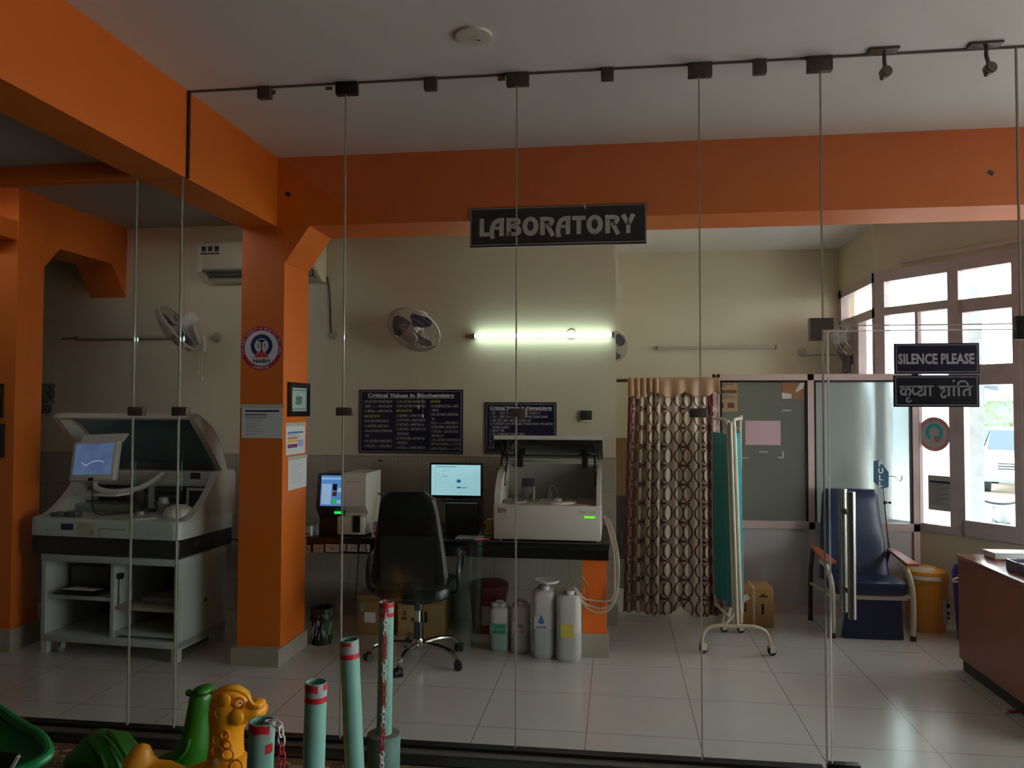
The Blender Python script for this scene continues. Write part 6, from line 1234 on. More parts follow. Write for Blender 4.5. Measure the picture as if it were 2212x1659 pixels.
b = MB(); b.box(-0.14, 0.20, -0.13, -0.124, 0.0, 0.062); b.box(-0.14, 0.20, 0.09, 0.096, 0.0, 0.062); b.box(-0.14, -0.134, -0.124, 0.09, 0.0, 0.062); b.box(0.194, 0.20, -0.124, 0.09, 0.0, 0.062); b.box(-0.134, 0.194, -0.124, 0.09, 0.0, 0.004); b.build('tray', mat('smoky_plastic', (116, 110, 118), 0.15, alpha=0.8, spec=0.8), t, smooth=False)
for k in range(4): MB(Matrix.Translation((-0.08+0.075*k, -0.02, 0.004)) @ Matrix.Rotation(R.uniform(-0.4, 0.4), 4, 'Z')).box(-0.03, 0.03, -0.07, 0.07, 0.0005, 0.045+0.012*(k % 2), bev=0.004).build('packet', mat('packet_pale', (184, 186, 186), 0.5) if k % 2 else mat('packet_dark', (60, 52, 56), 0.5), t)
a = AZ(2192, 1540, 0.0); t = thing('packet', 'small red and white packet on the floor beside the desk', 'packet', (a.x-0.02, a.y, 0.0), 0.3); MB().box(-0.02, 0.05, -0.012, 0.014, 0.0005, 0.014, bev=0.003).build('wrapper', mat('packet_red', (170, 36, 36), 0.35), t); MB().box(-0.045, -0.0205, -0.012, 0.014, 0.0005, 0.013, bev=0.003).build('end_flap', mat('packet_white', (196, 192, 188), 0.4), t)
# dark wall fan and board in the corner of the far room
a = A(1815, 800, YF); t = thing('corner_fan', 'grey wall fan seen edge on in the corner over partition', 'fan', (CX-0.001, 7.62, 2.05))
b = MB(); b.box(-0.05, 0, -0.10, 0.10, -0.06, 0.10, bev=0.01); b.build('wall_mount', mat('fan_grey', (110, 108, 104), 0.5), t); b = MB(); b.tube(bez([(-0.04, 0, 0.05), (-0.09, -0.03, 0.12), (-0.10, -0.05, 0.20)], 5), 0.03, 10); b.build('bracket_arm', mat('fan_grey', (110, 108, 104), 0.5), t)
Mf = Matrix.Translation((-0.10, -0.09, 0.26)) @ Matrix.Rotation(0.5, 4, 'Z') @ Matrix.Rotation(PI/2, 4, 'X'); b = MB(Mf); b.lathe([(0.045, -0.10), (0.055, -0.06), (0.055, 0.03), (0.03, 0.06)], 24); b.build('motor_housing', mat('fan_dust_white', (196, 194, 190), 0.5), t)
b = MB(Mf)
for rr, zz in ((0.17, 0.09), (0.17, 0.13), (0.11, 0.16), (0.12, 0.06)): b.tube([(rr*math.cos(k), rr*math.sin(k), zz) for k in [2*PI*i/40 for i in range(40)]], 0.002, 5, closed=True)
for i in range(32):
    k = 2*PI*i/32; b.tube([(0.05*math.cos(k), 0.05*math.sin(k), 0.165), (0.17*math.cos(k), 0.17*math.sin(k), 0.12), (0.17*math.cos(k), 0.17*math.sin(k), 0.09), (0.05*math.cos(k), 0.05*math.sin(k), 0.05)], 0.0015, 3)
b.build('cage', mat('fan_wire', (150, 142, 134), 0.45), t)
t = thing('switch_board', 'white electrical board under the corner fan above the partition', 'switch board', (CX-0.02, 7.60, 1.93), 0)
MB().box(0.0, 0.0185, -0.13, 0.13, -0.02, 0.13, bev=0.004).build('plate', mat('board_white', (190, 186, 184), 0.45), t); MB().box(-0.004, 0.0, -0.06, 0.06, 0.03, 0.09, bev=0.002).build('switch_panel', mat('board_white_b', (206, 204, 200), 0.4), t)
tag(MB().tube(bez([(CX-0.03, 7.66, 2.02), (CX-0.035, 7.60, 1.98), (CX-0.03, 7.58, 1.93), (CX-0.028, 7.63, 1.86)], 6), 0.005, 6).build('power_cable', black_p), 'black cord drooping over the white electrical board in the corner', 'cable')
# ================================================================ in front of the glass: posts, chain, ride-on toys, mat
pipe = mat('mint_pvc', (124, 176, 160), 0.35, noise=0.12, nscale=10); redt = mat('red_tape', (190, 30, 40), 0.35); greyt = mat('faded_band', (150, 160, 158), 0.45); pipe_in = mat('pipe_inside', (70, 96, 92), 0.6)
def post(label, pt, pb, base, ytop, r, bands, z0=0.0):
    """pt/pb: pixel centres of the top and of a lower point, both at depth `base`; the pipe is extended to the floor."""
    a = A(pt[0], pt[1], base); c = A(pb[0], pb[1], base); d = (a-c)/(a.z-c.z); foot = a-d*(a.z-z0)
    t = thing('barrier_post', label, 'post', foot, group=None)
    ax = (a-foot); Lh = ax.length; M = Matrix.Translation((0, 0, 0)) @ Vector((0, 0, 1)).rotation_difference(ax.normalized()).to_matrix().to_4x4()
    MB(M).lathe([(r, 0.0005), (r, Lh), (r-0.004, Lh), (r-0.004, Lh-0.25)], 32, cap0=True, cap1=True).build('pipe', pipe, t)
    for s0, s1, m_, a0, a1 in bands:
        g = [[(r*1.012*math.cos(math.radians(a0+(a1-a0)*i/24)), r*1.012*math.sin(math.radians(a0+(a1-a0)*i/24)), Lh-z-(0.002*math.sin(i*0.9) if (a1-a0) < 350 else 0)) for i in range(25)] for z in (s0, s1)]
        MB(M).sheet(g, 0.0004).build('tape_band', m_, t)
    return t, a, foot, M, Lh
P1 = post('nearest mint post with torn red tape bands, chain hung over its rim', (566.5, 1557), (562, 1659), 2.07, 0, 0.0352, [(0.002, 0.024, redt, 150, 330), (0.024, 0.042, greyt, 170, 390), (0.054, 0.078, redt, 312, 352)])
P2 = post('second nearest mint post with two red tape bands', (683, 1472), (677.5, 1659), 2.46, 0, 0.0352, [(0.003, 0.026, redt, 170, 300), (0.003, 0.022, redt, 330, 380), (0.003, 0.044, greyt, 60, 420), (0.044, 0.062, redt, 0, 360)])
P3 = post('leaning mint post, third from us, with one red band', (754, 1381), (766, 1659), 2.80, 0, 0.0352, [(0.002, 0.048, greyt, 0, 360), (0.004, 0.018, redt, 230, 300), (0.048, 0.066, redt, 0, 360)])
P4 = post('farthest mint post set in a round base, chain hanging down it', (835, 1300), (830, 1575), 3.52, 0, 0.0345, [(0.003, 0.020, redt, 0, 360), (0.020, 0.046, greyt, 0, 360), (0.046, 0.064, redt, 0, 360)])
t4, a4, foot4, M4, L4 = P4
bz = A(827, 1597, 3.46).z; MB().lathe([(0.074, 0.0005), (0.076, bz), (0.072, bz+0.002), (0.036, bz+0.001)], 40, cap1=False).build('round_base', mat('mint_base', (106, 142, 132), 0.5, noise=0.2, nscale=14), t4); MB().lathe([(0.072, bz+0.0022), (0.036, bz+0.0028)], 40, cap0=False, cap1=False).build('mortar_fill', mat('mortar', (112, 104, 92), 0.8), t4)
def link_geo(b, c, d, side, l=0.030, w=0.0085, r=0.0026):
    """One oval chain link centred at c, long axis d, flat in the plane of d and side."""
    d = Vector(d).normalized(); s = Vector(side); s = (s-d*s.dot(d)).normalized()
    pts = []
    for i in range(14):
        an = 2*PI*i/14; u = math.cos(an); v = math.sin(an); pts.append(Vector(c)+d*(l/2*math.copysign(abs(u)**0.75, u))+s*(w*math.copysign(abs(v)**0.85, v)))
    b.tube(pts, r, 6, closed=True)
cred = mat('chain_red', (176, 26, 40), 0.4); cwhite = mat('chain_white', (216, 208, 204), 0.4)
def chain(label, path, step=0.023, runs=(5, 4), start=0):
    t = thing('plastic_chain', label, 'chain', path[0]); P = bez(path, 14); acc = 0; nxt = 0; k = 0
    for i in range(1, len(P)):
        seg = (P[i]-P[i-1]).length
        while acc+seg >= nxt:
            q = P[i-1].lerp(P[i], (nxt-acc)/seg); d = P[i]-P[i-1]; per = sum(runs); red = ((k+start) % per) < runs[0]
            sd = (1, 0.15, 0) if k % 2 == 0 else (0.25, 1, 0)
            if abs(d.normalized().dot(Vector(sd).normalized())) > 0.9: sd = (0, 0, 1)
            b = MB(Matrix.Translation(-Vector(path[0]))); link_geo(b, q, d, sd); b.build('chain_link', cred if red else cwhite, t); nxt += step; k += 1
        acc += seg
    return t
yc_ = 3.52-0.0415; f4 = [A(x, y, yc_) for x, y in ((835, 1308), (832, 1370), (830, 1440), (829, 1510), (828, 1575))]
yb_ = foot4.y-0.082; f4b = [A(x, y, yb_) for x, y in ((826, 1600), (825, 1640), (824, 1680))]
chain('red and white plastic chain hanging down the farthest post', [Vector((a4.x, 3.52-0.01, a4.z-0.02)), Vector((a4.x+0.002, 3.52-0.034, a4.z+0.006))]+f4+f4b, runs=(5, 4))
a1 = P1[1]; r1 = 0.0352; rim = Vector((a1.x+r1*0.80, a1.y-0.012, a1.z+0.005))
chain('red and white plastic chain draped over the nearest post rim', [Vector((a1.x-0.008, a1.y-0.004, a1.z-0.05)), Vector((a1.x+r1*0.5, a1.y-0.008, a1.z-0.008)), rim, A(604, 1570, 2.05), A(608, 1600, 2.05), A(609, 1640, 2.05), A(610, 1690, 2.05)], runs=(5, 5), start=3)
# greek key mat
cm = mat('mat_brown', (86, 58, 42), 0.8, rgb2=(120, 92, 60), nscale=10); ml = mat('mat_pale_thread', (150, 138, 112), 0.8); mdk = mat('mat_dark_thread', (34, 26, 24), 0.8); mr = mat('mat_red_thread', (110, 44, 34), 0.8)
t = thing('floor_mat', 'brown patterned mat with greek key border before the glass', 'mat', (-1.75, 2.6, 0), world=True)
MB().box(-3.6, -0.72, 1.4, 3.56, 0.0003, 0.008).build('mat_body', cm, t, smooth=False)
b = MB(); z = 0.0086; y1 = 3.385
b.box(-3.6, -0.72, y1-0.055, y1, 0.0081, z); b.build('border_band', mdk, t, smooth=False)
b = MB(); z0, z1 = 0.0087, 0.0091; x = -3.58
while x < -0.80:
    b.box(x, x+0.060, y1-0.010, y1-0.006, z0, z1); b.box(x, x+0.004, y1-0.046, y1-0.010, z0, z1); b.box(x, x+0.045, y1-0.046, y1-0.042, z0, z1); b.box(x+0.041, x+0.045, y1-0.042, y1-0.022, z0, z1); b.box(x+0.018, x+0.041, y1-0.026, y1-0.022, z0, z1); b.box(x+0.060, x+0.064, y1-0.052, y1-0.006, z0, z1); x += 0.075
b.build('greek_key', ml, t, smooth=False)
b = MB(); rr_ = random.Random(11)
for k in range(16):
    cx_, cy_ = -3.5+k*0.18, 3.47+0.02*math.sin(k*2.0); vs = []
    for i in range(40): an = 2*PI*i/40; q = 0.07*(1+0.35*math.cos(5*an+k)); vs.append((cx_+q*math.cos(an)*1.25, cy_+q*math.sin(an)*0.55, 0.0084))
    b.add(vs, [tuple(range(40))])
b.build('flower_pattern', ml, t, smooth=False)
b = MB()
for k in range(16):
    cx_, cy_ = -3.5+k*0.18, 3.47+0.02*math.sin(k*2.0); vs = []
    for i in range(30): an = 2*PI*i/30; q = 0.034*(1+0.3*math.cos(6*an+k)); vs.append((cx_+q*math.cos(an)*1.3, cy_+q*math.sin(an)*0.6, 0.0088))
    b.add(vs, [tuple(range(30))])
b.build('flower_heart', mr, t, smooth=False)
# ---- ride-on toys (blow-moulded plastic)
def sub_(o, n=2):
    md = o.modifiers.new('subdivision', 'SUBSURF'); md.levels = n; md.render_levels = n; return o
def blob(sections, n=16):
    """sections: (centre, radius along side, radius along up-normal, direction, side) -> loft rings."""
    rings = []
    for c, rs, ru, d, s in sections:
        c = Vector(c); d = Vector(d).normalized(); s = Vector(s); s = (s-d*s.dot(d)).normalized(); u = d.cross(s)
        rings.append([c+s*(rs*math.cos(2*PI*i/n))+u*(ru*math.sin(2*PI*i/n)) for i in range(n)])
    return rings
ylw = mat('toy_yellow', (236, 160, 28), 0.38, noise=0.06, nscale=6); ylw_d = mat('toy_yellow_relief', (222, 142, 24), 0.42)
GY = 2.72
def G(px, py, dy=0.0): p = A(px, py, GY+dy); return p
g0 = G(490, 1640); t = thing('giraffe_rocker', 'yellow plastic giraffe ride on toy, head above the nearest post', 'ride-on toy', (g0.x-0.15, GY, 0), world=True)
gs = (0, 1, 0)
def sec(px, py, rs, rpx, dpx, dpy):                   # a cross-section: half thickness rs (m), half width in pixels, heading in pixels
    return (G(px, py), rs, rpx*2.75/F, (dpx, 0, -dpy), gs)
# neck and shoulders up to the skull as one skin
rings = blob([sec(430, 1800, 0.10, 95, 0.35, -1), sec(455, 1735, 0.095, 70, 0.25, -1), sec(478, 1680, 0.080, 48, 0.1, -1), sec(487, 1640, 0.068, 41, 0.03, -1), sec(489, 1606, 0.062, 37, 0.0, -1), sec(490, 1575, 0.062, 37, 0.05, -1), sec(496, 1545, 0.070, 46, 0.1, -1), sec(500, 1518, 0.072, 47, 0.1, -1), sec(500, 1498, 0.062, 40, 0.05, -1), sec(499, 1485, 0.035, 24, 0, -1), sec(498, 1481, 0.006, 5, 0, -1)], 20)
body = MB().loft(rings).build('neck_and_head', ylw, t, angle=80)
rings = blob([sec(496, 1530, 0.060, 42, 1, 0.12), sec(518, 1533, 0.062, 37, 1, 0.12), sec(538, 1536, 0.052, 25, 1, 0.05), sec(552, 1536, 0.046, 18.5, 1, 0.0), sec(563, 1535, 0.046, 17.5, 1, 0), sec(570, 1535, 0.036, 13, 1, 0), sec(574.5, 1535, 0.006, 3, 1, 0)], 18)
MB().loft(rings).build('muzzle', ylw, t, angle=80)
b = MB(); b.ball(G(556, 1520, -0.012), 0.030, 0.036, 0.018, 16, 10); b.build('nostril_bump', ylw, t)
# seat saddle back and hind hump, mostly below the frame
rings = blob([sec(545, 1720, 0.085, 40, -0.2, -1), sec(510, 1690, 0.09, 60, -1, 0.2), sec(450, 1705, 0.10, 62, -1, 0.1), sec(380, 1720, 0.10, 60, -1, -0.2), sec(330, 1700, 0.10, 62, -1, -0.5), sec(295, 1670, 0.085, 48, -0.6, -1), sec(300, 1640, 0.06, 30, 0.1, -1), sec(306, 1616, 0.036, 18, 0.2, -1), sec(309, 1607, 0.008, 5, 0.2, -1)], 20)
MB().loft(rings).build('seat_body', ylw, t, angle=80)
rings = blob([sec(545, 1740, 0.09, 45, 0, -1), sec(538, 1690, 0.085, 36, -0.2, -1), sec(520, 1655, 0.07, 26, -0.4, -1), sec(505, 1632, 0.05, 18, -0.4, -1)], 18); MB().loft(rings).build('chest', ylw, t, angle=80)
def relief(px, py, rpx, mat_=ylw_d, th=0.006, ring=False, name='spot', ry=None, rdep=None):
    """A raised round or ring on the side of the toy that faces us."""
    c = G(px, py, -(rdep if rdep else 0.062)); r = rpx*2.66/F; rz = (ry if ry else rpx)*2.66/F; b = MB()
    if ring: b.tube([(c.x+r*math.cos(a), c.y, c.z+rz*math.sin(a)) for a in [2*PI*i/28 for i in range(28)]], 0.004, 8, closed=True)
    else: b.ball(c, r, th, rz, 20, 12)
    return b.build(name, mat_, t)
for px, py, r_, dp in ((486, 1588, 9.5, .062), (470, 1598, 11, .058), (492, 1609, 8.5, .063), (469, 1622, 12, .06), (493, 1630, 13, .068), (511, 1655, 14, .070)): relief(px, py, r_, ring=True, rdep=dp)
relief(518, 1519, 11, ring=True, rdep=0.060, name='eye_ring'); relief(519, 1519, 2, ink, 0.004, rdep=0.0615, name='pupil'); relief(510, 1550, 19, ylw, 0.014, rdep=0.060, name='cheek'); relief(484, 1512, 16, ylw, 0.010, rdep=0.066, name='ear', ry=15)
relief(475, 1541, 11, ring=True, rdep=0.066, name='ear_hole_rim'); relief(475, 1542, 5, mat('toy_brown', (120, 60, 20), 0.5), 0.005, rdep=0.066, name='ear_hole')
b = MB(); b.tube(bez([G(455, 1498, -0.058), G(480, 1490, -0.066), G(505, 1490, -0.066), G(530, 1500, -0.058), G(545, 1520, -0.046), G(560, 1527, -0.04)], 6), 0.006, 8); b.build('brow_ridge', ylw, t)
relief(466, 1646, 7, mat('chipped_sticker', (206, 170, 170), 0.6), 0.002, rdep=0.066, name='sticker_remnant')
# green dinosaur-like ride-on behind it
grn = mat('toy_green', (38, 118, 26), 0.35, noise=0.15, nscale=6)
NY = 3.06
def N_(px, py, dy=0.0): return A(px, py, NY+dy)
t = thing('animal_rocker', 'green plastic animal ride on toy with ribbed rump behind the giraffe', 'ride-on toy', (N_(330, 1640).x, NY, 0), world=True)
def sec2(px, py, rs, rpx, dpx, dpy): return (N_(px, py), rs, rpx*3.15/F, (dpx, 0, -dpy), gs)
rings = blob([sec2(176, 1690, 0.07, 30, 0.1, -1), sec2(186, 1640, 0.10, 42, 0.3, -1), sec2(212, 1618, 0.115, 42, 1, -0.4), sec2(240, 1622, 0.115, 40, 1, 0.5), sec2(266, 1652, 0.11, 36, 0.8, 0.8), sec2(300, 1690, 0.11, 45, 1, 0.3), sec2(345, 1690, 0.115, 55, 1, -0.1), sec2(392, 1670, 0.115, 52, 0.8, -0.6), sec2(420, 1636, 0.10, 46, 0.5, -1), sec2(428, 1596, 0.080, 36, 0.15, -1), sec2(431, 1558, 0.065, 29, 0.1, -1), sec2(434, 1525, 0.06, 26, 0.1, -1), sec2(437, 1503, 0.06, 25, 0.15, -1), sec2(441, 1490, 0.048, 20, 0.3, -1), sec2(446, 1484, 0.010, 5, 0.3, -1)], 20)
MB().loft(rings).build('body', grn, t, angle=80)
for px, py, r_ in ((408, 1496, 6.5), (433, 1506, 6)):
    b = MB(); q = N_(px, py, -0.03); b.tube([N_(px+14, py+14, -0.02), q], 0.009, 8); b.ball(q, r_*3.1/F*1.25); b.build('horn', grn, t)
b = MB(); b.ball(N_(442, 1490, -0.02), 0.034, 0.05, 0.020); b.build('snout', grn, t)
for k, (pa, pb2, pc) in enumerate((((193, 1597), (216, 1625), (232, 1672)), ((213, 1588), (240, 1618), (262, 1664)), ((234, 1583), (256, 1604), (280, 1640)))):
    b = MB(); b.tube(bez([N_(*pa, -0.055), N_(*pb2, -0.108), N_(*pc, -0.112)], 8), 0.012, 8); b.build('rump_rib', grn, t)
b = MB(); b.tube(bez([N_(330, 1665, -0.10), N_(370, 1652, -0.112), N_(400, 1625, -0.100), N_(410, 1596, -0.080)], 8), 0.006, 8); b.build('shoulder_ridge', grn, t)
# green moulded seat poking in at the corner, with a dark flat thing lying on it
gsl = mat('toy_emerald', (0, 112, 54), 0.35, noise=0.08, nscale=5)
SY = 1.72
def S_(px, py, dy=0.0): return A(px, py, SY+dy)
t = thing('moulded_seat', 'emerald plastic seat of a children toy cut by the lower left corner', 'toy seat', (S_(-40, 1700).x, SY, 0.0), world=True)
out = [(-160, 1470), (-60, 1500), (0, 1534), (30, 1556), (60, 1575), (88, 1593), (101, 1611), (104, 1625), (98, 1636), (75, 1650), (45, 1664), (0, 1690), (-60, 1720), (-160, 1760)]
rim_ = [S_(x, y, 0.16-0.0016*(y-1470)*0.9) for x, y in out]
b = MB(); b.tube(bez(rim_, 5), 0.0125, 10); b.build('rolled_rim', gsl, t)
g = []; R1 = bez(rim_, 3); n = len(R1)
for j in range(6):
    v = j/5; row = []
    for i in range(n//2): p, q = R1[i], R1[n-1-i]; m_ = p.lerp(q, v); m_ = m_+Vector((0, 0, -0.022*math.sin(PI*v))); row.append(m_)
    g.append(row)
MB().sheet(g, 0.006).build('seat_shell', gsl, t)
b = MB(); b.prism([(-0.14, 0.0), (0.10, 0.0), (0.08, 0.30), (-0.12, 0.30)], 'y', -0.06, 0.06, M=Matrix.Translation((S_(-60, 1700).x, SY+0.0, 0.0005))); b.build('pedestal', gsl, t, smooth=False)
c0 = S_(-30, 1652, -0.10); t = thing('dark_slab', 'dark slab with a thin silver edge lying on the emerald seat', 'slab', c0)
q = [S_(x, y, -0.13)-c0 for x, y in ((-90, 1616), (0, 1622), (39, 1628), (22, 1659), (10, 1690), (-90, 1700))]
b = MB(); n = len(q); dn = Vector((0, 0.004, -0.012)); b.add([*q, *[p+dn for p in q]], [tuple(range(n)), tuple(range(n, 2*n))[::-1]]+[(i, (i+1) % n, n+(i+1) % n, n+i) for i in range(n)]); b.build('slab_body', mat('slab_dark', (40, 32, 30), 0.5), t, smooth=False)
b = MB(); b.tube([q[2]+dn*0.5, q[3]+dn*0.5, q[4]+dn*0.5], 0.0045, 8); b.build('silver_edge', mat('silver_edge', (214, 216, 224), 0.2, metal=0.6), t)
# ================================================================ outside the windows
GZ = -0.35
def PD(px, py, d): return O+ray(px, py)*d
struct(MB().box(2.3, 70, -8, 70, GZ-0.2, GZ).build('ground_outside', mat('pale_dusty_ground', (206, 196, 180), 0.9, rgb2=(178, 164, 146), nscale=0.8), smooth=False))
a = PD(2101, 1000, 8.2); t = thing('concrete_pillar', 'rough concrete pillar outside the casement window', 'pillar', (a.x, a.y, GZ), YAW*0+0.15)
hw = 15.5*8.2/F; b = MB(); rg = []
for k in range(15):
    z = 0.0005+(3.6)*k/14; w1 = hw*(1+(0.22 if 8 <= k <= 9 else 0.04*math.sin(k*2.3))); rg.append([(-hw, -hw, z), (w1, -hw, z), (w1, hw, z), (-hw, hw, z)])
b.loft(rg); b.build('pillar_shaft', mat('pale_concrete', (156, 160, 162), 0.85, noise=0.2, nscale=9, bump=0.4, bscale=20), t, smooth=False)
carw = mat('car_white', (236, 238, 240), 0.25, coat=0.5); carg = mat('car_window', (54, 66, 78), 0.08, spec=0.8); tyre = mat('tyre_black', (30, 32, 34), 0.7); lampm = mat('car_lamp', (150, 158, 166), 0.1, spec=0.9)
def car(label, p, rz, L=4.2, Wd=1.75, Hh=1.5):
    t = thing('parked_car', label, 'car', (p[0], p[1], GZ), rz)       # nose towards local -x
    hood = [(-L/2, 0.35), (-L/2+0.02, 0.62), (-L/2+0.12, 0.80), (-L/2+1.0, 0.98), (L/2-0.25, 1.0), (L/2, 0.85), (L/2, 0.35)]
    def ring(y, s): return [(x*(1 if abs(y) < Wd*0.4 else 0.985), y, 0.25+(z-0.25)*s) for x, z in hood]
    MB().loft([ring(-Wd/2, 0.97), ring(-Wd/2+0.06, 1.0), ring(0, 1.03), ring(Wd/2-0.06, 1.0), ring(Wd/2, 0.97)]).build('body_shell', carw, t, angle=30)
    cab = lambda y, s: [(-L/2+0.95, y, 0.97), (-L/2+1.65, y*s, Hh-0.03), (-L/2+2.0, y*s, Hh), (L/2-1.0, y*s, Hh-0.02), (L/2-0.35, y, 0.98)]
    MB().loft([cab(-Wd/2+0.06, 0.84), cab(-Wd/4, 1.0), cab(Wd/4, 1.0), cab(Wd/2-0.06, 0.84)]).build('roof', carw, t, angle=30)
    for sy in (-1, 1):
        y = sy*(Wd/2-0.045); ys = y*0.86; b = MB(); d = 0.02*sy
        b.add([(-L/2+1.15, y+d, 1.01), (L/2-0.55, y+d, 1.02), (L/2-1.1, ys+d, Hh-0.10), (-L/2+1.75, ys+d, Hh-0.10)], [(0, 1, 2, 3)]); b.add([(-L/2+1.15, y, 1.01), (L/2-0.55, y, 1.02), (L/2-1.1, ys, Hh-0.10), (-L/2+1.75, ys, Hh-0.10)], [(0, 3, 2, 1)]); b.build('side_window', carg, t, smooth=False)
        MB().box(-L/2+1.25, -L/2+1.40, sy*(Wd/2)+(-0.02 if sy > 0 else -0.14), sy*(Wd/2)+(0.14 if sy > 0 else 0.02), 1.0, 1.12, bev=0.02).build('wing_mirror', carw, t)
        MB().box(-L/2-0.005, -L/2+0.20, sy*Wd*0.40-0.16, sy*Wd*0.40+0.10, 0.66, 0.82, bev=0.03).build('headlamp', lampm, t)
        for x in (-L/2+0.80, L/2-0.75): 
            o = MB().cyl((x, sy*(Wd/2-0.22), 0.315), (x, sy*(Wd/2+0.005), 0.315), 0.3145, seg=30).build('wheel', tyre, t); MB().cyl((x, sy*(Wd/2-0.0), 0.315), (x, sy*(Wd/2+0.015), 0.315), 0.19, seg=24).build('hub_cap', mat('hub_silver', (170, 174, 178), 0.3, metal=0.7), o)
    MB().add([(-L/2+0.98, -Wd/2+0.14, 1.03), (-L/2+0.98, Wd/2-0.14, 1.03), (-L/2+1.60, Wd/2*0.80, Hh-0.06), (-L/2+1.60, -Wd/2*0.80, Hh-0.06), (-L/2+1.05, -Wd/2+0.14, 1.0), (-L/2+1.05, Wd/2-0.14, 1.0), (-L/2+1.67, Wd/2*0.80, Hh-0.09), (-L/2+1.67, -Wd/2*0.80, Hh-0.09)], [(0, 1, 2, 3), (7, 6, 5, 4), (0, 3, 7, 4), (1, 5, 6, 2), (3, 2, 6, 7), (0, 4, 5, 1)]).build('windscreen', carg, t, smooth=False)
    b = MB()
    for k in range(3): b.box(-L/2-0.012, -L/2+0.03, -0.45, 0.45, 0.60+k*0.06, 0.625+k*0.06)
    b.build('grille', tyre, t, smooth=False); MB().box(-L/2-0.02, -L/2+0.05, -Wd*0.44, Wd*0.44, 0.30, 0.42, bev=0.02).build('bumper_trim', mat('bumper_grey', (120, 124, 128), 0.5), t)
    return t
a = PD(2196, 1000, 18.5); car('white car parked outside, its nose toward the window', (a.x+0.9, a.y+1.5), math.radians(62), Hh=1.55)
a = PD(2118, 985, 25.0); car('second white car partly hidden behind the concrete pillar', (a.x+0.4, a.y+0.8), math.radians(50), Hh=1.45)
# motorcycle close to the window
a = PD(2158, 1100, 8.6); t = thing('motorcycle', 'parked motorcycle with bare handlebar outside under the window', 'motorcycle', (a.x+0.15, a.y+0.45, GZ), math.radians(75)); mk_ = mat('bike_dark', (48, 54, 62), 0.4); mg = mat('bike_grey', (96, 104, 112), 0.4)
for x in (-0.62, 0.62): 
    b = MB(); b.tube([(x+0.26*math.cos(k), 0, 0.305+0.26*math.sin(k)) for k in [2*PI*i/32 for i in range(32)]], 0.044, 10, closed=True); o = b.build('wheel', tyre, t); b = MB(); [b.tube([(x, 0, 0.305), (x+0.25*math.cos(k), 0, 0.305+0.25*math.sin(k))], 0.006, 5) for k in [2*PI*i/8 for i in range(8)]]; b.build('spoke', mg, o)
b = MB(); b.tube([(-0.62, 0.07, 0.305), (-0.40, 0.06, 0.92)], 0.022, 8); b.tube([(-0.62, -0.07, 0.305), (-0.40, -0.06, 0.92)], 0.022, 8); b.build('fork', mg, t)
b = MB(); b.loft([[(x, y*s, z) for y, z in ((-0.13, z0), (0.13, z0), (0.09, z1), (-0.09, z1))] for x, s, z0, z1 in ((-0.36, 0.7, 0.66, 0.90), (-0.15, 1.0, 0.62, 0.95), (0.10, 0.8, 0.64, 0.84))]); b.build('fuel_tank', mg, t); MB().box(0.08, 0.72, -0.11, 0.11, 0.74, 0.83, bev=0.04).build('saddle', mk_, t); MB().box(-0.22, 0.30, -0.14, 0.14, 0.24, 0.60, bev=0.05).build('engine', mk_, t)
b = MB(); b.tube(bez([(-0.16, -0.36, 1.06), (-0.30, -0.30, 1.04), (-0.40, -0.10, 0.97), (-0.40, 0.10, 0.97), (-0.30, 0.30, 1.04), (-0.16, 0.36, 1.06)], 5), 0.014, 8); b.build('handlebar', mk_, t); b = MB(); b.ball((-0.52, 0, 0.86), 0.10, 0.10, 0.10); b.build('headlamp', lampm, t); b = MB(); b.box(-0.02, 0.08, -0.01, 0.01, 0.24, 0.6); b.tube([(0, -0.14, 0.3), (-0.05, -0.25, 0.005)], 0.012, 6); b.build('side_stand', mg, t)
# shed, block and tree beyond
a = PD(2125, 880, 36.0); t = thing('shed', 'grey corrugated roofed shed far beyond the cars', 'shed', (a.x, a.y, GZ), 0.3); MB().box(-4, 2.0, 0, 4, 0.0005, 2.4).build('wall', mat('shed_wall', (130, 136, 146), 0.8, noise=0.15, nscale=3), t, smooth=False); MB().prism([(-4.4, 2.4), (2.3, 2.4), (2.3, 2.55), (-4.4, 3.6)], 'y', -0.4, 4.4).build('roof', mat('shed_roof', (176, 182, 190), 0.6), t, smooth=False)
a = PD(2200, 880, 44.0); t = thing('far_building', 'pale blue grey building behind the shed and tree', 'building', (a.x, a.y, GZ), 0.3); MB().box(-3, 8, 0, 6, 0.0005, 3.9).build('wall', mat('building_wall', (150, 168, 190), 0.8, noise=0.1, nscale=2), t, smooth=False)
for i in range(4):
    for j in range(2): o = MB().box(-2.4+i*2.4, -1.3+i*2.4, -0.04, 0.03, 1.0+j*1.4, 1.9+j*1.4).build('window', mat('building_window', (70, 90, 110), 0.2), t, smooth=False); MB().box(-2.4+i*2.4, -1.3+i*2.4, -0.35, -0.045, 1.95+j*1.4, 2.0+j*1.4).build('sunshade', mat('sunshade_pale', (200, 204, 206), 0.7), o, smooth=False)
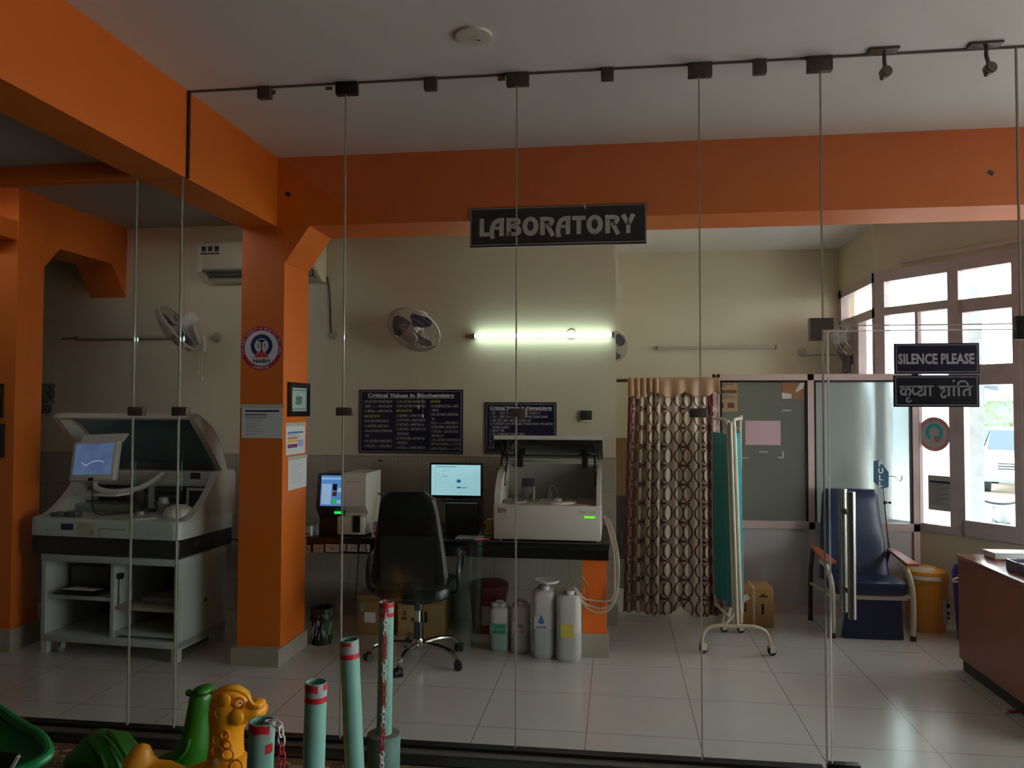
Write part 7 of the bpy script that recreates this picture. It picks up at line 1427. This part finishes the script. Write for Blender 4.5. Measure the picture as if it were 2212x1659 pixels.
a = PD(2182, 914, 30.5); t = thing('leafy_tree', 'small leafy tree behind the parked cars', 'tree', (a.x, a.y, GZ)); MB().cyl((0, 0, 0.0005), (0.05, 0, 1.5), 0.09, 0.06, 10).build('trunk', mat('bark', (96, 82, 68), 0.9), t)
b = MB(); rr_ = random.Random(5)
for k in range(900):
    an, ph, rr = rr_.uniform(0, 2*PI), math.acos(rr_.uniform(-1, 1)), rr_.uniform(0.5, 1.0)**0.5; c = Vector((1.25*rr*math.sin(ph)*math.cos(an), 1.25*rr*math.sin(ph)*math.sin(an), 1.75+0.85*rr*math.cos(ph))); d = Vector((rr_.uniform(-1, 1), rr_.uniform(-1, 1), rr_.uniform(-1, 0.4))).normalized(); s = d.orthogonal().normalized(); l = rr_.uniform(0.12, 0.22); b.add([c, c+d*l*0.5+s*l*0.2, c+d*l, c+d*l*0.5-s*l*0.2], [(0, 1, 2, 3)])
b.build('crown', mat('leaf_green', (110, 150, 84), 0.6), t, smooth=False)
# ================================================================ light: overcast daylight through the openings
w = bpy.data.worlds.new('overcast'); sc.world = w; w.use_nodes = True; nt = w.node_tree; bg = nt.nodes['Background']
tc = nt.nodes.new('ShaderNodeTexCoord'); sp = nt.nodes.new('ShaderNodeSeparateXYZ'); rp = nt.nodes.new('ShaderNodeValToRGB'); nt.links.new(tc.outputs['Generated'], sp.inputs[0]); nt.links.new(sp.outputs[2], rp.inputs[0])
rp.color_ramp.elements[0].position = 0.0; rp.color_ramp.elements[0].color = (1.0, 1.0, 1.0, 1); rp.color_ramp.elements[1].position = 0.9; rp.color_ramp.elements[1].color = (0.62, 0.72, 0.85, 1)
nt.links.new(rp.outputs[0], bg.inputs[0]); bg.inputs['Strength'].default_value = SKY
sc.view_settings.view_transform = 'Standard'; sc.view_settings.look = 'None'; sc.view_settings.gamma = 1.0; sc.view_settings.exposure = 0.0; sc.view_settings.use_curve_mapping = False
sc.cycles.max_bounces = 10; sc.cycles.diffuse_bounces = 5; sc.cycles.glossy_bounces = 4; sc.cycles.transmission_bounces = 6; sc.cycles.transparent_max_bounces = 16; sc.cycles.caustics_reflective = False; sc.cycles.caustics_refractive = False; sc.cycles.sample_clamp_indirect = 20.0; sc.cycles.use_denoising = True
